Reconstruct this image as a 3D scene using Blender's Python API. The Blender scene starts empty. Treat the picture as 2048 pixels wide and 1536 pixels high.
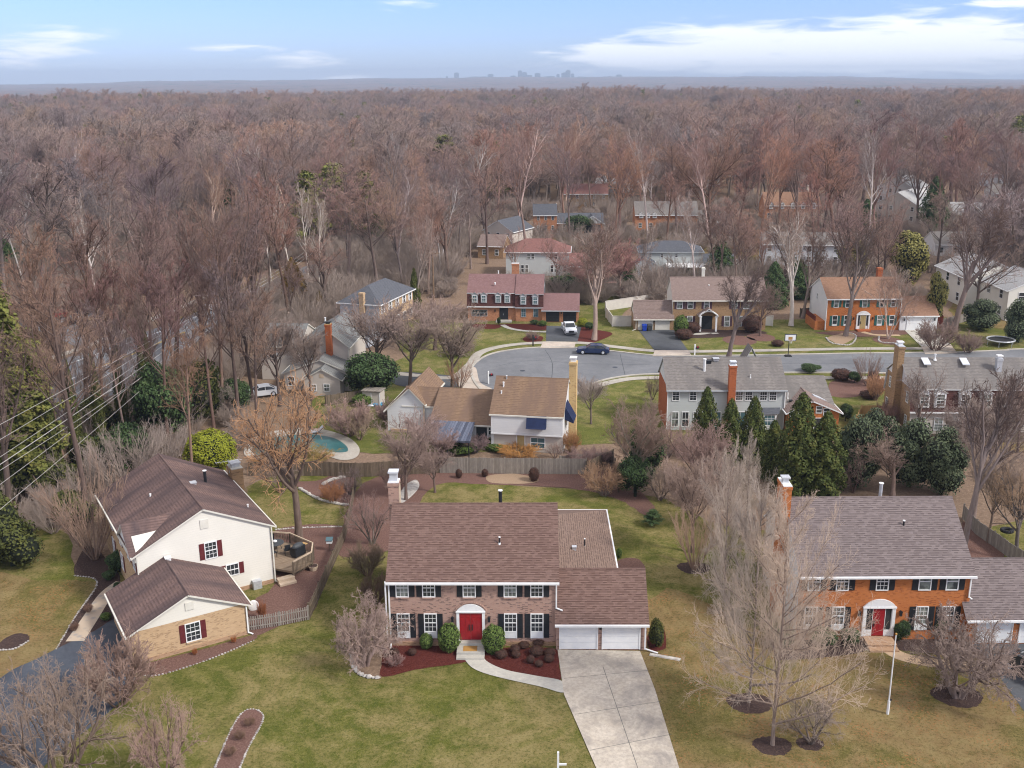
# Suburban cul-de-sac from the air, late winter.
HAZE = 1.2e-4; HAZECOL = (.46, .58, .75)
SUN_EL, SUN_AZ, SUN_E, SUN_ANG = 42, 118, 1.5, 10
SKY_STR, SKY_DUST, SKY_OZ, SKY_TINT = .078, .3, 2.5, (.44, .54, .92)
CLOUD = (5.6, 5.8, 6.2); DOME_FILL = (7.2, 6.8, 6.3)
EXPO = 1.53
CLOUDS = [(1230, 112, 150, 20, .8), (1420, 88, 170, 38, .9), (1640, 100, 170, 30, .7), (1800, 85, 170, 36, 1.0), (1990, 100, 150, 40, .8), (1540, 132, 420, 12, .6), (60, 105, 110, 26, .7), (600, 120, 80, 14, .7), (500, 97, 120, 10, .4), (825, 12, 70, 12, .6), (690, 155, 70, 6, .6), (2000, 15, 150, 25, .4), (150, 60, 160, 20, .25)]
import bpy, bmesh, math, random
import numpy as np
from mathutils import Vector, Matrix
from mathutils.geometry import tessellate_polygon
SC = bpy.context.scene
COL = SC.collection
R = math.radians
# ------------------------------------------------------------------ survey camera (photo pixels 2048x1536 -> metres)
FP, CXP, CYP, CAMH = 2060., 1024., 768., 39.5
PITCH = math.atan2(606, FP); ROLL = R(0.42)
_f = Vector((0, math.cos(PITCH), -math.sin(PITCH)))
_r0 = Vector((1, 0, 0)); _u0 = _r0.cross(_f)
_r = _r0*math.cos(ROLL) - _u0*math.sin(ROLL); _u = _r.cross(_f)
CAM = Vector((0, 0, CAMH))
def ray(px, py): return _f*FP + _r*(px-CXP) + _u*(CYP-py)
def P(px, py, z=0.):
    d = ray(px, py); t = (z-CAMH)/d.z; return CAM + d*t
def PY(px, py, Y):
    d = ray(px, py); return CAM + d*(Y/d.y)
def depth(q): return (Vector(q)-CAM).dot(_f)
# ------------------------------------------------------------------ tagging
def tag(o, label=None, cat=None, group=None, kind=None):
    if label: o['label'] = label
    if cat: o['category'] = cat
    if group: o['group'] = group
    if kind: o['kind'] = kind
    return o
def empty(name, loc, rz=0, label=None, cat=None, group=None):
    o = bpy.data.objects.new(name, None); COL.objects.link(o)
    o.location = loc; o.rotation_euler = (0, 0, rz); o.empty_display_size = .3
    return tag(o, label, cat, group)
def copy_tree(o, parent=None):
    c = o.copy(); COL.objects.link(c); c.parent = parent
    for ch in o.children: copy_tree(ch, c)
    return c
# ------------------------------------------------------------------ mesh builder
class MB:
    def __init__(s): s.v = []; s.f = []; s.m = []
    def face(s, pts, m=0):
        b = len(s.v); s.v += [tuple(p) for p in pts]; s.f.append(tuple(range(b, b+len(pts)))); s.m.append(m); return s
    def hexa(s, b, t, m=0, mt=None, mb=None):   # bottom ring, top ring (same count, ccw from above)
        n = len(b)
        s.face(t, m if mt is None else mt); s.face(b[::-1], m if mb is None else mb)
        for i in range(n):
            j = (i+1) % n; s.face([b[i], b[j], t[j], t[i]], m)
        return s
    def box(s, x0, x1, y0, y1, z0, z1, m=0, mt=None):
        q = [(x0, y0), (x1, y0), (x1, y1), (x0, y1)]
        return s.hexa([(a, b, z0) for a, b in q], [(a, b, z1) for a, b in q], m, mt)
    def slab(s, pts, t=.16, m=0, me=1):         # top polygon, extruded downwards
        top = [tuple(p) for p in pts]; bot = [(p[0], p[1], p[2]-t) for p in top]
        s.face(top, m); s.face(bot[::-1], me)
        for i in range(len(top)):
            j = (i+1) % len(top); s.face([bot[i], bot[j], top[j], top[i]], me)
        return s
    def tube(s, p0, p1, r0, r1=None, n=8, m=0, cap=True):
        r1 = r0 if r1 is None else r1
        p0 = Vector(p0); p1 = Vector(p1); d = (p1-p0).normalized()
        a = d.orthogonal().normalized(); b = d.cross(a)
        A = [p0+(a*math.cos(2*math.pi*i/n)+b*math.sin(2*math.pi*i/n))*r0 for i in range(n)]
        B = [p1+(a*math.cos(2*math.pi*i/n)+b*math.sin(2*math.pi*i/n))*r1 for i in range(n)]
        for i in range(n):
            j = (i+1) % n; s.face([A[i], A[j], B[j], B[i]], m)
        if cap: s.face(A[::-1], m); s.face(B, m)
        return s
    def path(s, pts, r, n=6, m=0):
        for a, b in zip(pts[:-1], pts[1:]): s.tube(a, b, r, r, n, m)
        return s
    def ball(s, c, rx, ry, rz, n=12, k=7, m=0, jit=0, rng=None):
        rings = []
        for i in range(1, k):
            th = math.pi*i/k
            rings.append([(c[0]+rx*math.sin(th)*math.cos(2*math.pi*j/n)*(1+(rng.uniform(-jit, jit) if rng else 0)),
                           c[1]+ry*math.sin(th)*math.sin(2*math.pi*j/n)*(1+(rng.uniform(-jit, jit) if rng else 0)),
                           c[2]+rz*math.cos(th)) for j in range(n)])
        top = (c[0], c[1], c[2]+rz); bot = (c[0], c[1], c[2]-rz)
        for j in range(n):
            l = (j+1) % n
            s.face([top, rings[0][j], rings[0][l]], m)
            for i in range(len(rings)-1): s.face([rings[i][j], rings[i+1][j], rings[i+1][l], rings[i][l]], m)
            s.face([bot, rings[-1][l], rings[-1][j]], m)
        return s
    def build(s, name, mats, parent=None, smooth=False, loc=None, rz=0, weld=False):
        me = bpy.data.meshes.new(name); me.from_pydata(s.v, [], s.f); me.update()
        if not isinstance(mats, (list, tuple)): mats = [mats]
        for m in mats: me.materials.append(m)
        uv = me.uv_layers.new(name='UVMap')
        vs = me.vertices
        for p, mi in zip(me.polygons, s.m):
            p.material_index = mi; p.use_smooth = smooth
            n = p.normal
            if abs(n.z) > .995: t = Vector((1, 0, 0)); b = Vector((0, 1, 0))
            else:
                t = Vector((-n.y, n.x, 0)).normalized(); b = n.cross(t)
            for li in p.loop_indices:
                c = vs[me.loops[li].vertex_index].co; uv.data[li].uv = (c.dot(t), c.dot(b))
        if weld:
            bm = bmesh.new(); bm.from_mesh(me); bmesh.ops.remove_doubles(bm, verts=bm.verts, dist=.0005); bm.to_mesh(me); bm.free()
        o = bpy.data.objects.new(name, me); COL.objects.link(o)
        if parent is not None: o.parent = parent
        if loc is not None: o.location = loc
        if rz: o.rotation_euler = (0, 0, rz)
        return o
def np_mesh(name, V, F, mat, nv=4):
    """V (n,3) float, F (m,nv) int"""
    me = bpy.data.meshes.new(name)
    me.vertices.add(len(V)); me.vertices.foreach_set('co', np.ascontiguousarray(V, dtype=np.float32).ravel())
    me.loops.add(F.size); me.loops.foreach_set('vertex_index', np.ascontiguousarray(F, dtype=np.int32).ravel())
    me.polygons.add(len(F)); me.polygons.foreach_set('loop_start', np.arange(0, F.size, nv, dtype=np.int32))
    try: me.polygons.foreach_set('loop_total', np.full(len(F), nv, dtype=np.int32))
    except Exception: pass
    me.update(calc_edges=True); me.materials.append(mat)
    return me
def mesh_obj(name, me, parent=None):
    o = bpy.data.objects.new(name, me); COL.objects.link(o); o.parent = parent; return o
# ------------------------------------------------------------------ materials
def srgb(h):
    if isinstance(h, str):
        h = h.lstrip('#'); c = [int(h[i:i+2], 16)/255 for i in (0, 2, 4)]
        return tuple((x/12.92 if x <= .04045 else ((x+.055)/1.055)**2.4) for x in c)+(1,)
    return tuple(h)+(1,) if len(h) == 3 else tuple(h)
class NT:
    def __init__(s, name):
        s.mat = bpy.data.materials.new(name); s.mat.use_nodes = True
        s.nt = s.mat.node_tree; s.n = s.nt.nodes; s.b = s.n['Principled BSDF']
        s.b.inputs['Specular IOR Level'].default_value = .25
    def add(s, t, **kw):
        nd = s.n.new(t)
        for k, v in kw.items():
            if k in nd.inputs: nd.inputs[k].default_value = v
            else: setattr(nd, k, v)
        return nd
    def link(s, a, b): s.nt.links.new(a, b); return b
    def coord(s, kind='Object', scale=(1, 1, 1)):
        t = s.add('ShaderNodeTexCoord'); m = s.add('ShaderNodeMapping'); m.inputs['Scale'].default_value = scale
        s.link(t.outputs[kind], m.inputs['Vector']); return m.outputs['Vector']
    def world(s, scale=(1, 1, 1)):
        t = s.add('ShaderNodeNewGeometry'); m = s.add('ShaderNodeMapping'); m.inputs['Scale'].default_value = scale
        s.link(t.outputs['Position'], m.inputs['Vector']); return m.outputs['Vector']
    def noise(s, vec, scale, detail=4, rough=.6, dist=0):
        n = s.add('ShaderNodeTexNoise'); n.inputs['Scale'].default_value = scale; n.inputs['Detail'].default_value = detail
        n.inputs['Roughness'].default_value = rough; n.inputs['Distortion'].default_value = dist
        s.link(vec, n.inputs['Vector']); return n.outputs['Fac']
    def ramp(s, fac, stops):
        r = s.add('ShaderNodeValToRGB'); e = r.color_ramp.elements
        while len(e) < len(stops): e.new(.5)
        for el, (p, c) in zip(e, stops): el.position = p; el.color = srgb(c)
        s.link(fac, r.inputs['Fac']); return r.outputs['Color']
    def mix(s, fac, a, b, mode='MIX'):
        m = s.add('ShaderNodeMix'); m.data_type = 'RGBA'; m.blend_type = mode; m.clamp_factor = True
        for val, ix in ((fac, 0), (a, 6), (b, 7)):
            if hasattr(val, 'is_output') or isinstance(val, bpy.types.NodeSocket): s.link(val, m.inputs[ix])
            else: m.inputs[ix].default_value = val if ix == 0 else srgb(val)
        return m.outputs[2]
    def bump(s, h, strength=.3, dist=.02):
        b = s.add('ShaderNodeBump'); b.inputs['Strength'].default_value = strength; b.inputs['Distance'].default_value = dist
        s.link(h, b.inputs['Height']); s.link(b.outputs['Normal'], s.b.inputs['Normal'])
    def out(s, col, rough=.85, spec=None, metal=None):
        if isinstance(col, bpy.types.NodeSocket): s.link(col, s.b.inputs['Base Color'])
        else: s.b.inputs['Base Color'].default_value = srgb(col)
        s.b.inputs['Roughness'].default_value = rough
        if spec is not None: s.b.inputs['Specular IOR Level'].default_value = spec
        if metal is not None: s.b.inputs['Metallic'].default_value = metal
        return s.mat
def plain(name, c, c2=None, scale=3, rough=.8, spec=.25, metal=0, kind='Object', detail=4):
    t = NT(name)
    if c2 is None: return t.out(c, rough, spec, metal)
    return t.out(t.ramp(t.noise(t.coord(kind), scale, detail), [(.35, c), (.65, c2)]), rough, spec, metal)
def brick(name, c1, c2, dark, mortar, stain=None, bw=.22, bh=.078):
    t = NT(name); uv = t.coord('UV')
    br = t.add('ShaderNodeTexBrick'); br.inputs['Scale'].default_value = 1; br.inputs['Brick Width'].default_value = bw
    br.inputs['Row Height'].default_value = bh; br.inputs['Mortar Size'].default_value = .006; br.inputs['Mortar Smooth'].default_value = .1
    br.inputs['Bias'].default_value = 0
    t.link(uv, br.inputs['Vector'])
    # per-brick random through a second brick lookup in grey
    br.inputs['Color1'].default_value = (0, 0, 0, 1); br.inputs['Color2'].default_value = (1, 1, 1, 1); br.inputs['Mortar'].default_value = (.5, .5, .5, 1)
    sep = t.add('ShaderNodeSeparateColor'); t.link(br.outputs['Color'], sep.inputs['Color'])
    col = t.ramp(sep.outputs[0], [(0, dark), (.14, dark), (.2, c1), (.55, c2), (.9, c1), (1, c2)])
    col = t.mix(br.outputs['Fac'], col, mortar)
    big = t.noise(uv, .6, 3)
    col = t.mix(t.ramp(big, [(.35, (.82, .82, .82)), (.65, (1.12, 1.1, 1.08))]), (0, 0, 0), col) if False else t.mix(.35, col, t.ramp(big, [(.3, c1), (.7, c2)]))
    if stain: col = t.mix(t.ramp(t.noise(uv, .35, 4), [(.5, (0, 0, 0)), (.75, (.6, .6, .6))]), col, stain)
    t.bump(br.outputs['Fac'], -.3, .01)
    return t.out(col, .9)
def shingle(name, a, b, streak=None, tab=.33, row=.15, amount=1.):
    t = NT(name); uv = t.coord('UV')
    br = t.add('ShaderNodeTexBrick'); br.inputs['Scale'].default_value = 1; br.inputs['Brick Width'].default_value = tab
    br.inputs['Row Height'].default_value = row; br.inputs['Mortar Size'].default_value = .006; br.inputs['Bias'].default_value = -.05
    br.inputs['Color1'].default_value = (0, 0, 0, 1); br.inputs['Color2'].default_value = (1, 1, 1, 1); br.inputs['Mortar'].default_value = (.12, .12, .12, 1)
    t.link(uv, br.inputs['Vector'])
    sep = t.add('ShaderNodeSeparateColor'); t.link(br.outputs['Color'], sep.inputs['Color'])
    bb = srgb(b); aa = srgb(a)
    mid = tuple((x+y)/2 for x, y in zip(aa[:3], bb[:3]))
    lo = tuple(m+(x-m)*amount for x, m in zip(aa[:3], mid)); hi = tuple(m+(x-m)*amount for x, m in zip(bb[:3], mid))
    col = t.ramp(sep.outputs[0], [(0, lo), (.35, lo), (.6, hi), (1, hi)])
    # dashed darker tabs along each course
    br2 = t.add('ShaderNodeTexBrick'); br2.inputs['Scale'].default_value = 1; br2.inputs['Brick Width'].default_value = tab*.8; br2.inputs['Row Height'].default_value = row*1.6
    br2.inputs['Mortar Size'].default_value = 0; br2.inputs['Bias'].default_value = 0; br2.inputs['Color1'].default_value = (0, 0, 0, 1); br2.inputs['Color2'].default_value = (1, 1, 1, 1); t.link(uv, br2.inputs['Vector'])
    sx = t.add('ShaderNodeSeparateXYZ'); t.link(uv, sx.inputs[0]); dv = t.add('ShaderNodeMath', operation='DIVIDE'); dv.inputs[1].default_value = row*1.6; t.link(sx.outputs['Y'], dv.inputs[0])
    fr = t.add('ShaderNodeMath', operation='FRACT'); t.link(dv.outputs[0], fr.inputs[0])
    ds = t.mix(1.0, t.ramp(fr.outputs[0], [(.4, (1, 1, 1)), (.5, (0, 0, 0))]), t.ramp(br2.outputs['Color'], [(.25, (.25, .25, .25)), (.6, (1, 1, 1))]), 'MULTIPLY')
    n = t.noise(uv, .5, 5)
    col = t.mix(.35, t.mix(.65, hi, col), t.mix(n, lo, hi))
    col = t.mix(ds, col, tuple(x*.8 for x in lo))
    if streak:
        col = t.mix(t.ramp(t.noise(t.coord('UV', (1, .16, 1)), .55, 5), [(.4, (0, 0, 0)), (.62, (.85, .85, .85))]), col, streak)
    t.bump(sep.outputs[0], .35, .012)
    return t.out(col, .92, .15)
def siding(name, c, c2, row=.2):
    t = NT(name); uv = t.coord('UV')
    sx = t.add('ShaderNodeSeparateXYZ'); t.link(uv, sx.inputs[0])
    m = t.add('ShaderNodeMath', operation='DIVIDE'); m.inputs[1].default_value = row; t.link(sx.outputs['Y'], m.inputs[0])
    fr = t.add('ShaderNodeMath', operation='FRACT'); t.link(m.outputs[0], fr.inputs[0])
    col = t.ramp(fr.outputs[0], [(0, tuple(x*.78 for x in srgb(c)[:3])), (.1, c), (1, c)])
    col = t.mix(t.ramp(t.noise(uv, .5, 4), [(.4, (0, 0, 0)), (.7, (.7, .7, .7))]), col, c2)
    t.bump(fr.outputs[0], -.4, .012)
    return t.out(col, .6, .3)
def boards(name, a, b, w=.15, axis='X', kind='UV', gap=.1):
    t = NT(name); uv = t.coord(kind)
    sx = t.add('ShaderNodeSeparateXYZ'); t.link(uv, sx.inputs[0])
    m = t.add('ShaderNodeMath', operation='DIVIDE'); m.inputs[1].default_value = w; t.link(sx.outputs[axis], m.inputs[0])
    fr = t.add('ShaderNodeMath', operation='FRACT'); t.link(m.outputs[0], fr.inputs[0])
    fl = t.add('ShaderNodeMath', operation='FLOOR'); t.link(m.outputs[0], fl.inputs[0])
    wn = t.add('ShaderNodeTexWhiteNoise', noise_dimensions='1D'); t.link(fl.outputs[0], wn.inputs['W'])
    col = t.mix(wn.outputs['Value'], a, b)
    col = t.mix(t.ramp(t.noise(t.coord(kind, (1, .2, 1) if axis == 'X' else (.2, 1, 1)), 9, 4), [(.4, (0, 0, 0)), (.8, (.6, .6, .6))]), col, tuple(x*.55 for x in srgb(a)[:3]))
    col = t.mix(t.ramp(fr.outputs[0], [(0, (1, 1, 1)), (gap, (0, 0, 0))]), col, tuple(x*.25 for x in srgb(a)[:3]))
    t.bump(fr.outputs[0], .2, .01)
    return t.out(col, .9, .15)
def foliage(name, cols, scale=2.0, trans=.0):
    t = NT(name); v = t.world()
    col = t.ramp(t.noise(v, scale, 5, .7), [(.25+.5*i/max(1, len(cols)-1), c) for i, c in enumerate(cols)])
    return t.out(col, .75, .2)
def bark(name, c, c2):
    t = NT(name); v = t.coord('Object', (1, 1, .25))
    oi = t.add('ShaderNodeObjectInfo')
    col = t.ramp(t.noise(v, 6, 5, .7), [(.3, c), (.7, c2)])
    col = t.mix(1.0, col, oi.outputs['Color'], 'MULTIPLY')
    return t.out(col, .9, .1)
def twigmat(name, stops, rnd=.6):
    t = NT(name); oi = t.add('ShaderNodeObjectInfo')
    r1 = t.ramp(oi.outputs['Random'], stops)
    v = t.world(); col = t.mix(t.ramp(t.noise(v, .35, 3), [(.4, (0, 0, 0)), (.8, (.6, .6, .6))]), r1, stops[len(stops)//2][1])
    if rnd is True:
        col = t.mix(1.0, col, t.ramp(t.noise(v, .012, 4, .6), [(.36, (1.2, 1.02, .84)), (.5, (1.05, 1, .94)), (.62, (.82, .82, .82))]), 'MULTIPLY')
    col = t.mix(1.0, col, oi.outputs['Color'], 'MULTIPLY')
    return t.out(col, .85, .1)
M = {}
M['white'] = plain('white_paint', (.74, .74, .73), (.66, .67, .68), 2, .5, .4)
M['offwhite'] = plain('cream_trim', (.62, .6, .54), (.55, .53, .47), 2, .6)
M['greytrim'] = plain('grey_trim', (.36, .38, .4), (.32, .34, .36), 2, .6)
M['black'] = plain('black_paint', (.012, .014, .018), (.02, .022, .026), 4, .5, .3)
M['green_sh'] = plain('green_paint', (.02, .09, .08), (.03, .11, .1), 4, .5)
M['maroon'] = plain('maroon_paint', (.095, .018, .02), (.12, .025, .028), 4, .5)
M['plum'] = plain('plum_paint', (.06, .03, .045), (.08, .04, .05), 4, .6)
M['red_door'] = plain('red_door_paint', (.3, .01, .018), (.26, .008, .015), 3, .35, .5)
M['tan_door'] = plain('tan_door', (.4, .31, .15), (.36, .28, .13), 3, .5)
M['glass'] = NT('window_glass').out((.03, .035, .04), .08, .6)
M['glass_curtain'] = (lambda t: t.out(t.ramp(t.noise(t.coord('Object'), 1.2, 2), [(.4, (.05, .055, .055)), (.55, (.2, .22, .2))]), .12, .5))(NT('curtained_glass'))  # pale curtain patches mixed into dark glass
M['glass_teal'] = NT('teal_glass').out((.05, .11, .13), .1, .6)  # even teal base colour
M['metal'] = plain('galvanised_metal', (.55, .57, .6), (.45, .47, .5), 5, .4, .5, .4)
M['bluemetal'] = plain('silver_cap', (.62, .65, .7), None, 1, .35, .5, .3)
M['concrete'] = None
def concrete(name, a, b, dark, sc=1.):
    t = NT(name); v = t.world()
    col = t.ramp(t.noise(v, .45*sc, 6, .65), [(.35, a), (.6, b)])
    col = t.mix(t.ramp(t.noise(v, .22*sc, 5, .7, .6), [(.47, (0, 0, 0)), (.66, (.85, .85, .85))]), col, dark)
    col = t.mix(t.ramp(t.noise(v, 3.0*sc, 6, .75), [(.4, (0, 0, 0)), (.7, (.6, .6, .6))]), col, dark)
    t.bump(t.noise(v, 25, 4), .25, .01)
    return t.out(col, .9, .15)
M['drive'] = concrete('driveway_concrete', (.41, .36, .295), (.51, .455, .38), (.22, .2, .185), 1.3)
M['walk'] = concrete('walkway_concrete', (.42, .4, .35), (.5, .48, .42), (.3, .29, .27))
M['walktan'] = concrete('tan_walkway', (.42, .3, .19), (.48, .35, .23), (.3, .23, .16))
M['sidewalk'] = concrete('sidewalk_concrete', (.36, .33, .28), (.42, .39, .34), (.27, .25, .22))
M['apron'] = concrete('apron_concrete', (.46, .38, .31), (.52, .45, .38), (.33, .29, .25))
M['asphalt'] = concrete('street_asphalt', (.155, .16, .17), (.19, .195, .205), (.12, .125, .135), .35)
M['asphalt_dark'] = concrete('dark_asphalt', (.075, .08, .09), (.095, .1, .11), (.06, .065, .07), .8)
M['asphalt_blue'] = concrete('sealed_asphalt', (.06, .07, .088), (.08, .09, .11), (.045, .05, .065), .8)
M['curb'] = concrete('kerb_concrete', (.4, .37, .32), (.46, .43, .38), (.3, .28, .25))
def lawn(name, g1, g2, straw, brown, amt=.5, leaf=.0):
    t = NT(name); v = t.world()
    n1 = t.noise(v, .13, 6, .68, 1.2); n2 = t.noise(v, .7, 6, .75, .5); n3 = t.noise(v, 4.5, 6, .85); n5 = t.noise(v, 11, 3, .8)
    a = t.mix(t.ramp(n2, [(.35, (0, 0, 0)), (.65, (1, 1, 1))]), g1, g2); b = t.mix(t.ramp(n2, [(.35, (0, 0, 0)), (.65, (1, 1, 1))]), brown, straw)
    m = t.add('ShaderNodeMath', operation='MULTIPLY_ADD'); t.link(n2, m.inputs[0]); m.inputs[1].default_value = .45; t.link(n1, m.inputs[2])
    m2 = t.add('ShaderNodeMath', operation='MULTIPLY_ADD'); t.link(n3, m2.inputs[0]); m2.inputs[1].default_value = .35; t.link(m.outputs[0], m2.inputs[2])
    m3 = t.add('ShaderNodeMath', operation='DIVIDE'); t.link(m2.outputs[0], m3.inputs[0]); m3.inputs[1].default_value = 1.8
    col = t.mix(t.ramp(m3.outputs[0], [(amt-.06, (0, 0, 0)), (amt+.06, (1, 1, 1))]), a, b)
    col = t.mix(t.ramp(n3, [(.36, (.8, .8, .8)), (.5, (0, 0, 0))]), col, tuple(x*.5 for x in g1))
    col = t.mix(t.ramp(n5, [(.56, (0, 0, 0)), (.72, (.75, .75, .75))]), col, tuple(x*1.35 for x in straw))
    if leaf:
        lm = t.mix(1.0, t.ramp(t.noise(v, 6.5, 2, .5), [(.56, (0, 0, 0)), (.62, (1, 1, 1))]), t.ramp(t.noise(v, .28, 4, .6), [(.45, (0, 0, 0)), (.62, (leaf, leaf, leaf))]), 'MULTIPLY')
        col = t.mix(lm, col, (.3, .14, .06))
    t.bump(t.noise(v, 14, 5, .8), .8, .08)
    return t.out(col, .95, .05)
M['lawn'] = lawn('winter_lawn', (.075, .09, .017), (.135, .135, .032), (.24, .198, .085), (.175, .138, .056), .505)
M['lawn_dry'] = lawn('dry_lawn', (.1, .094, .026), (.145, .125, .04), (.235, .18, .082), (.175, .115, .055), .47, .9)
M['lawn_green'] = lawn('green_lawn', (.085, .1, .024), (.135, .145, .036), (.24, .205, .085), (.165, .14, .065), .53)
def mulchm(name, a, b, c, sc=9):
    t = NT(name); v = t.world()
    col = t.ramp(t.noise(v, sc, 6, .8), [(.3, a), (.5, b), (.68, c)])
    col = t.mix(t.ramp(t.noise(v, .5, 4), [(.4, (0, 0, 0)), (.7, (.55, .55, .55))]), col, b)
    t.bump(t.noise(v, 22, 5, .8), .9, .05)
    return t.out(col, .95, .05)
M['mulch_red'] = mulchm('red_mulch', (.045, .012, .01), (.09, .024, .02), (.15, .055, .042))
M['mulch'] = mulchm('brown_mulch', (.085, .045, .038), (.15, .085, .07), (.24, .16, .13))
M['mulch_dark'] = mulchm('dark_mulch', (.025, .02, .02), (.06, .04, .036), (.13, .09, .075))
M['litter'] = mulchm('leaf_litter', (.12, .085, .06), (.2, .14, .1), (.32, .23, .16), 3)
M['tan_soil'] = mulchm('tan_soil', (.24, .17, .11), (.31, .22, .15), (.36, .27, .19))
M['stone'] = plain('field_stone', (.3, .28, .26), (.5, .47, .43), 3, .9)
M['stone_light'] = plain('pale_edging_stone', (.24, .22, .2), (.5, .47, .44), 3, .9)
M['flag'] = (lambda t: t.out(t.mix(t.ramp((lambda vo: (t.link(t.world(), vo.inputs['Vector']), vo.outputs['Distance'])[1])(t.add('ShaderNodeTexVoronoi', Scale=1.8)), [(.2, (0, 0, 0)), (.5, (1, 1, 1))]), (.3, .27, .24), (.42, .34, .26)), .9))(NT('flagstone'))
M['wood_grey'] = boards('weathered_boards', (.21, .185, .16), (.32, .285, .25), .15)
M['wood_brown'] = boards('brown_boards', (.11, .085, .06), (.2, .155, .115), .15)
M['wood_deck'] = boards('deck_boards', (.22, .16, .11), (.3, .23, .165), .14, 'Y')
M['wood_new'] = boards('new_boards', (.42, .27, .12), (.52, .34, .16), .16)
M['wood_red'] = boards('red_fence_boards', (.14, .035, .025), (.19, .05, .035), .16)
M['vinyl'] = plain('vinyl_fence', (.56, .53, .48), (.5, .47, .43), 1.2, .5, .4)
M['rail'] = plain('deck_rail_wood', (.4, .31, .22), (.5, .4, .3), 3, .8)
M['pole_wood'] = plain('utility_pole_wood', (.17, .11, .07), (.24, .16, .1), 3, .9)
M['wire'] = plain('aluminium_wire', (.5, .48, .46), None, 1, .5, .4)
M['rubber'] = plain('black_rubber', (.02, .02, .022), None, 1, .8)
M['pool'] = plain('pool_cover', (.025, .095, .1), (.04, .135, .14), .8, .4, .4)
M['paint_w'] = plain('road_paint_white', (.6, .6, .6), None, 1, .8)
M['paint_y'] = plain('road_paint_yellow', (.55, .38, .08), None, 1, .8)
# bricks / shingles / sidings
M['bk_main'] = brick('rose_brick', (.32, .19, .148), (.4, .255, .2), (.085, .055, .05), (.41, .34, .3))
M['bk_orange'] = brick('orange_brick', (.4, .125, .035), (.46, .16, .05), (.22, .06, .02), (.42, .2, .09))
M['bk_tan'] = brick('tan_brick', (.4, .27, .155), (.5, .35, .21), (.25, .16, .09), (.45, .35, .24))
M['bk_brown'] = brick('brown_brick', (.27, .17, .09), (.33, .21, .115), (.16, .1, .055), (.3, .21, .13))
M['bk_yel'] = brick('yellow_brick', (.5, .34, .15), (.56, .4, .2), (.33, .2, .09), (.5, .38, .22))
M['bk_base'] = brick('base_brick', (.33, .2, .12), (.4, .26, .16), (.2, .12, .07), (.38, .28, .2))
M['bk_red'] = brick('red_brick', (.33, .085, .03), (.38, .11, .04), (.2, .05, .02), (.35, .15, .08))
M['bk_face'] = brick('far_orange_brick', (.38, .17, .085), (.43, .2, .11), (.26, .11, .06), (.4, .23, .14))
M['rf_main'] = shingle('brown_shingles', (.11, .066, .055), (.19, .124, .104), None, .34, .115)
M['rf_right'] = shingle('mauve_shingles', (.12, .096, .094), (.205, .17, .165), None, .34, .115)
M['rf_left'] = shingle('plum_shingles', (.125, .08, .07), (.195, .13, .115), (.065, .048, .05), .3, .15, .6)
M['rf_tan'] = shingle('tan_shingles', (.17, .11, .07), (.25, .165, .11), (.15, .1, .075), .3, .15, .8)
M['rf_grey'] = shingle('grey_shingles', (.15, .135, .125), (.235, .215, .2), (.13, .12, .115), .3, .15, .8)
M['rf_greygreen'] = shingle('slate_grey_shingles', (.165, .17, .165), (.24, .245, .24), (.12, .12, .12), .3, .15, .7)
M['rf_dark'] = shingle('charcoal_shingles', (.075, .08, .095), (.115, .12, .135), None, .3, .15, .7)
M['rf_burg'] = shingle('burgundy_shingles', (.17, .095, .092), (.23, .14, .135), None, .3, .15, .7)
M['rf_mans'] = shingle('dark_mansard_shingles', (.07, .03, .028), (.1, .045, .04), None, .3, .15, .7)
M['rf_brown'] = shingle('grey_brown_shingles', (.17, .125, .11), (.24, .18, .16), None, .3, .15, .7)
M['rf_orange'] = shingle('rust_shingles', (.21, .118, .075), (.28, .17, .118), None, .3, .15, .7)
M['rf_red'] = shingle('red_shingles', (.18, .085, .075), (.23, .12, .105), None, .3, .15, .7)
M['rf_wing'] = shingle('wing_shingles', (.13, .088, .07), (.215, .152, .125), None, .3, .12)
M['rf_pale'] = shingle('pale_shingles', (.3, .3, .3), (.4, .4, .4), None, .3, .15, .7)
M['sd_cream'] = siding('cream_siding', (.68, .655, .59), (.62, .6, .54))
M['sd_white'] = siding('white_siding', (.66, .66, .66), (.58, .59, .6))
M['sd_grey'] = siding('grey_siding', (.44, .465, .46), (.4, .42, .42))
M['sd_beige'] = siding('beige_siding', (.5, .45, .4), (.44, .4, .36))
M['sd_blue'] = siding('pale_blue_siding', (.5, .53, .57), (.45, .48, .52))
M['awn'] = boards('blue_grey_awning', (.055, .062, .09), (.17, .19, .25), .3, 'X', 'UV', .15)
M['navy'] = plain('navy_canvas', (.008, .015, .05), (.012, .022, .07), 2, .6)
M['binblue'] = plain('blue_plastic', (.015, .05, .35), None, 1, .5)
M['bingrey'] = plain('grey_plastic', (.05, .055, .06), None, 1, .5)
M['cyan'] = plain('cyan_plastic', (.02, .35, .6), None, 1, .5)
M['tile'] = plain('mat_fibre', (.36, .2, .06), None, 1, .9)
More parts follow.
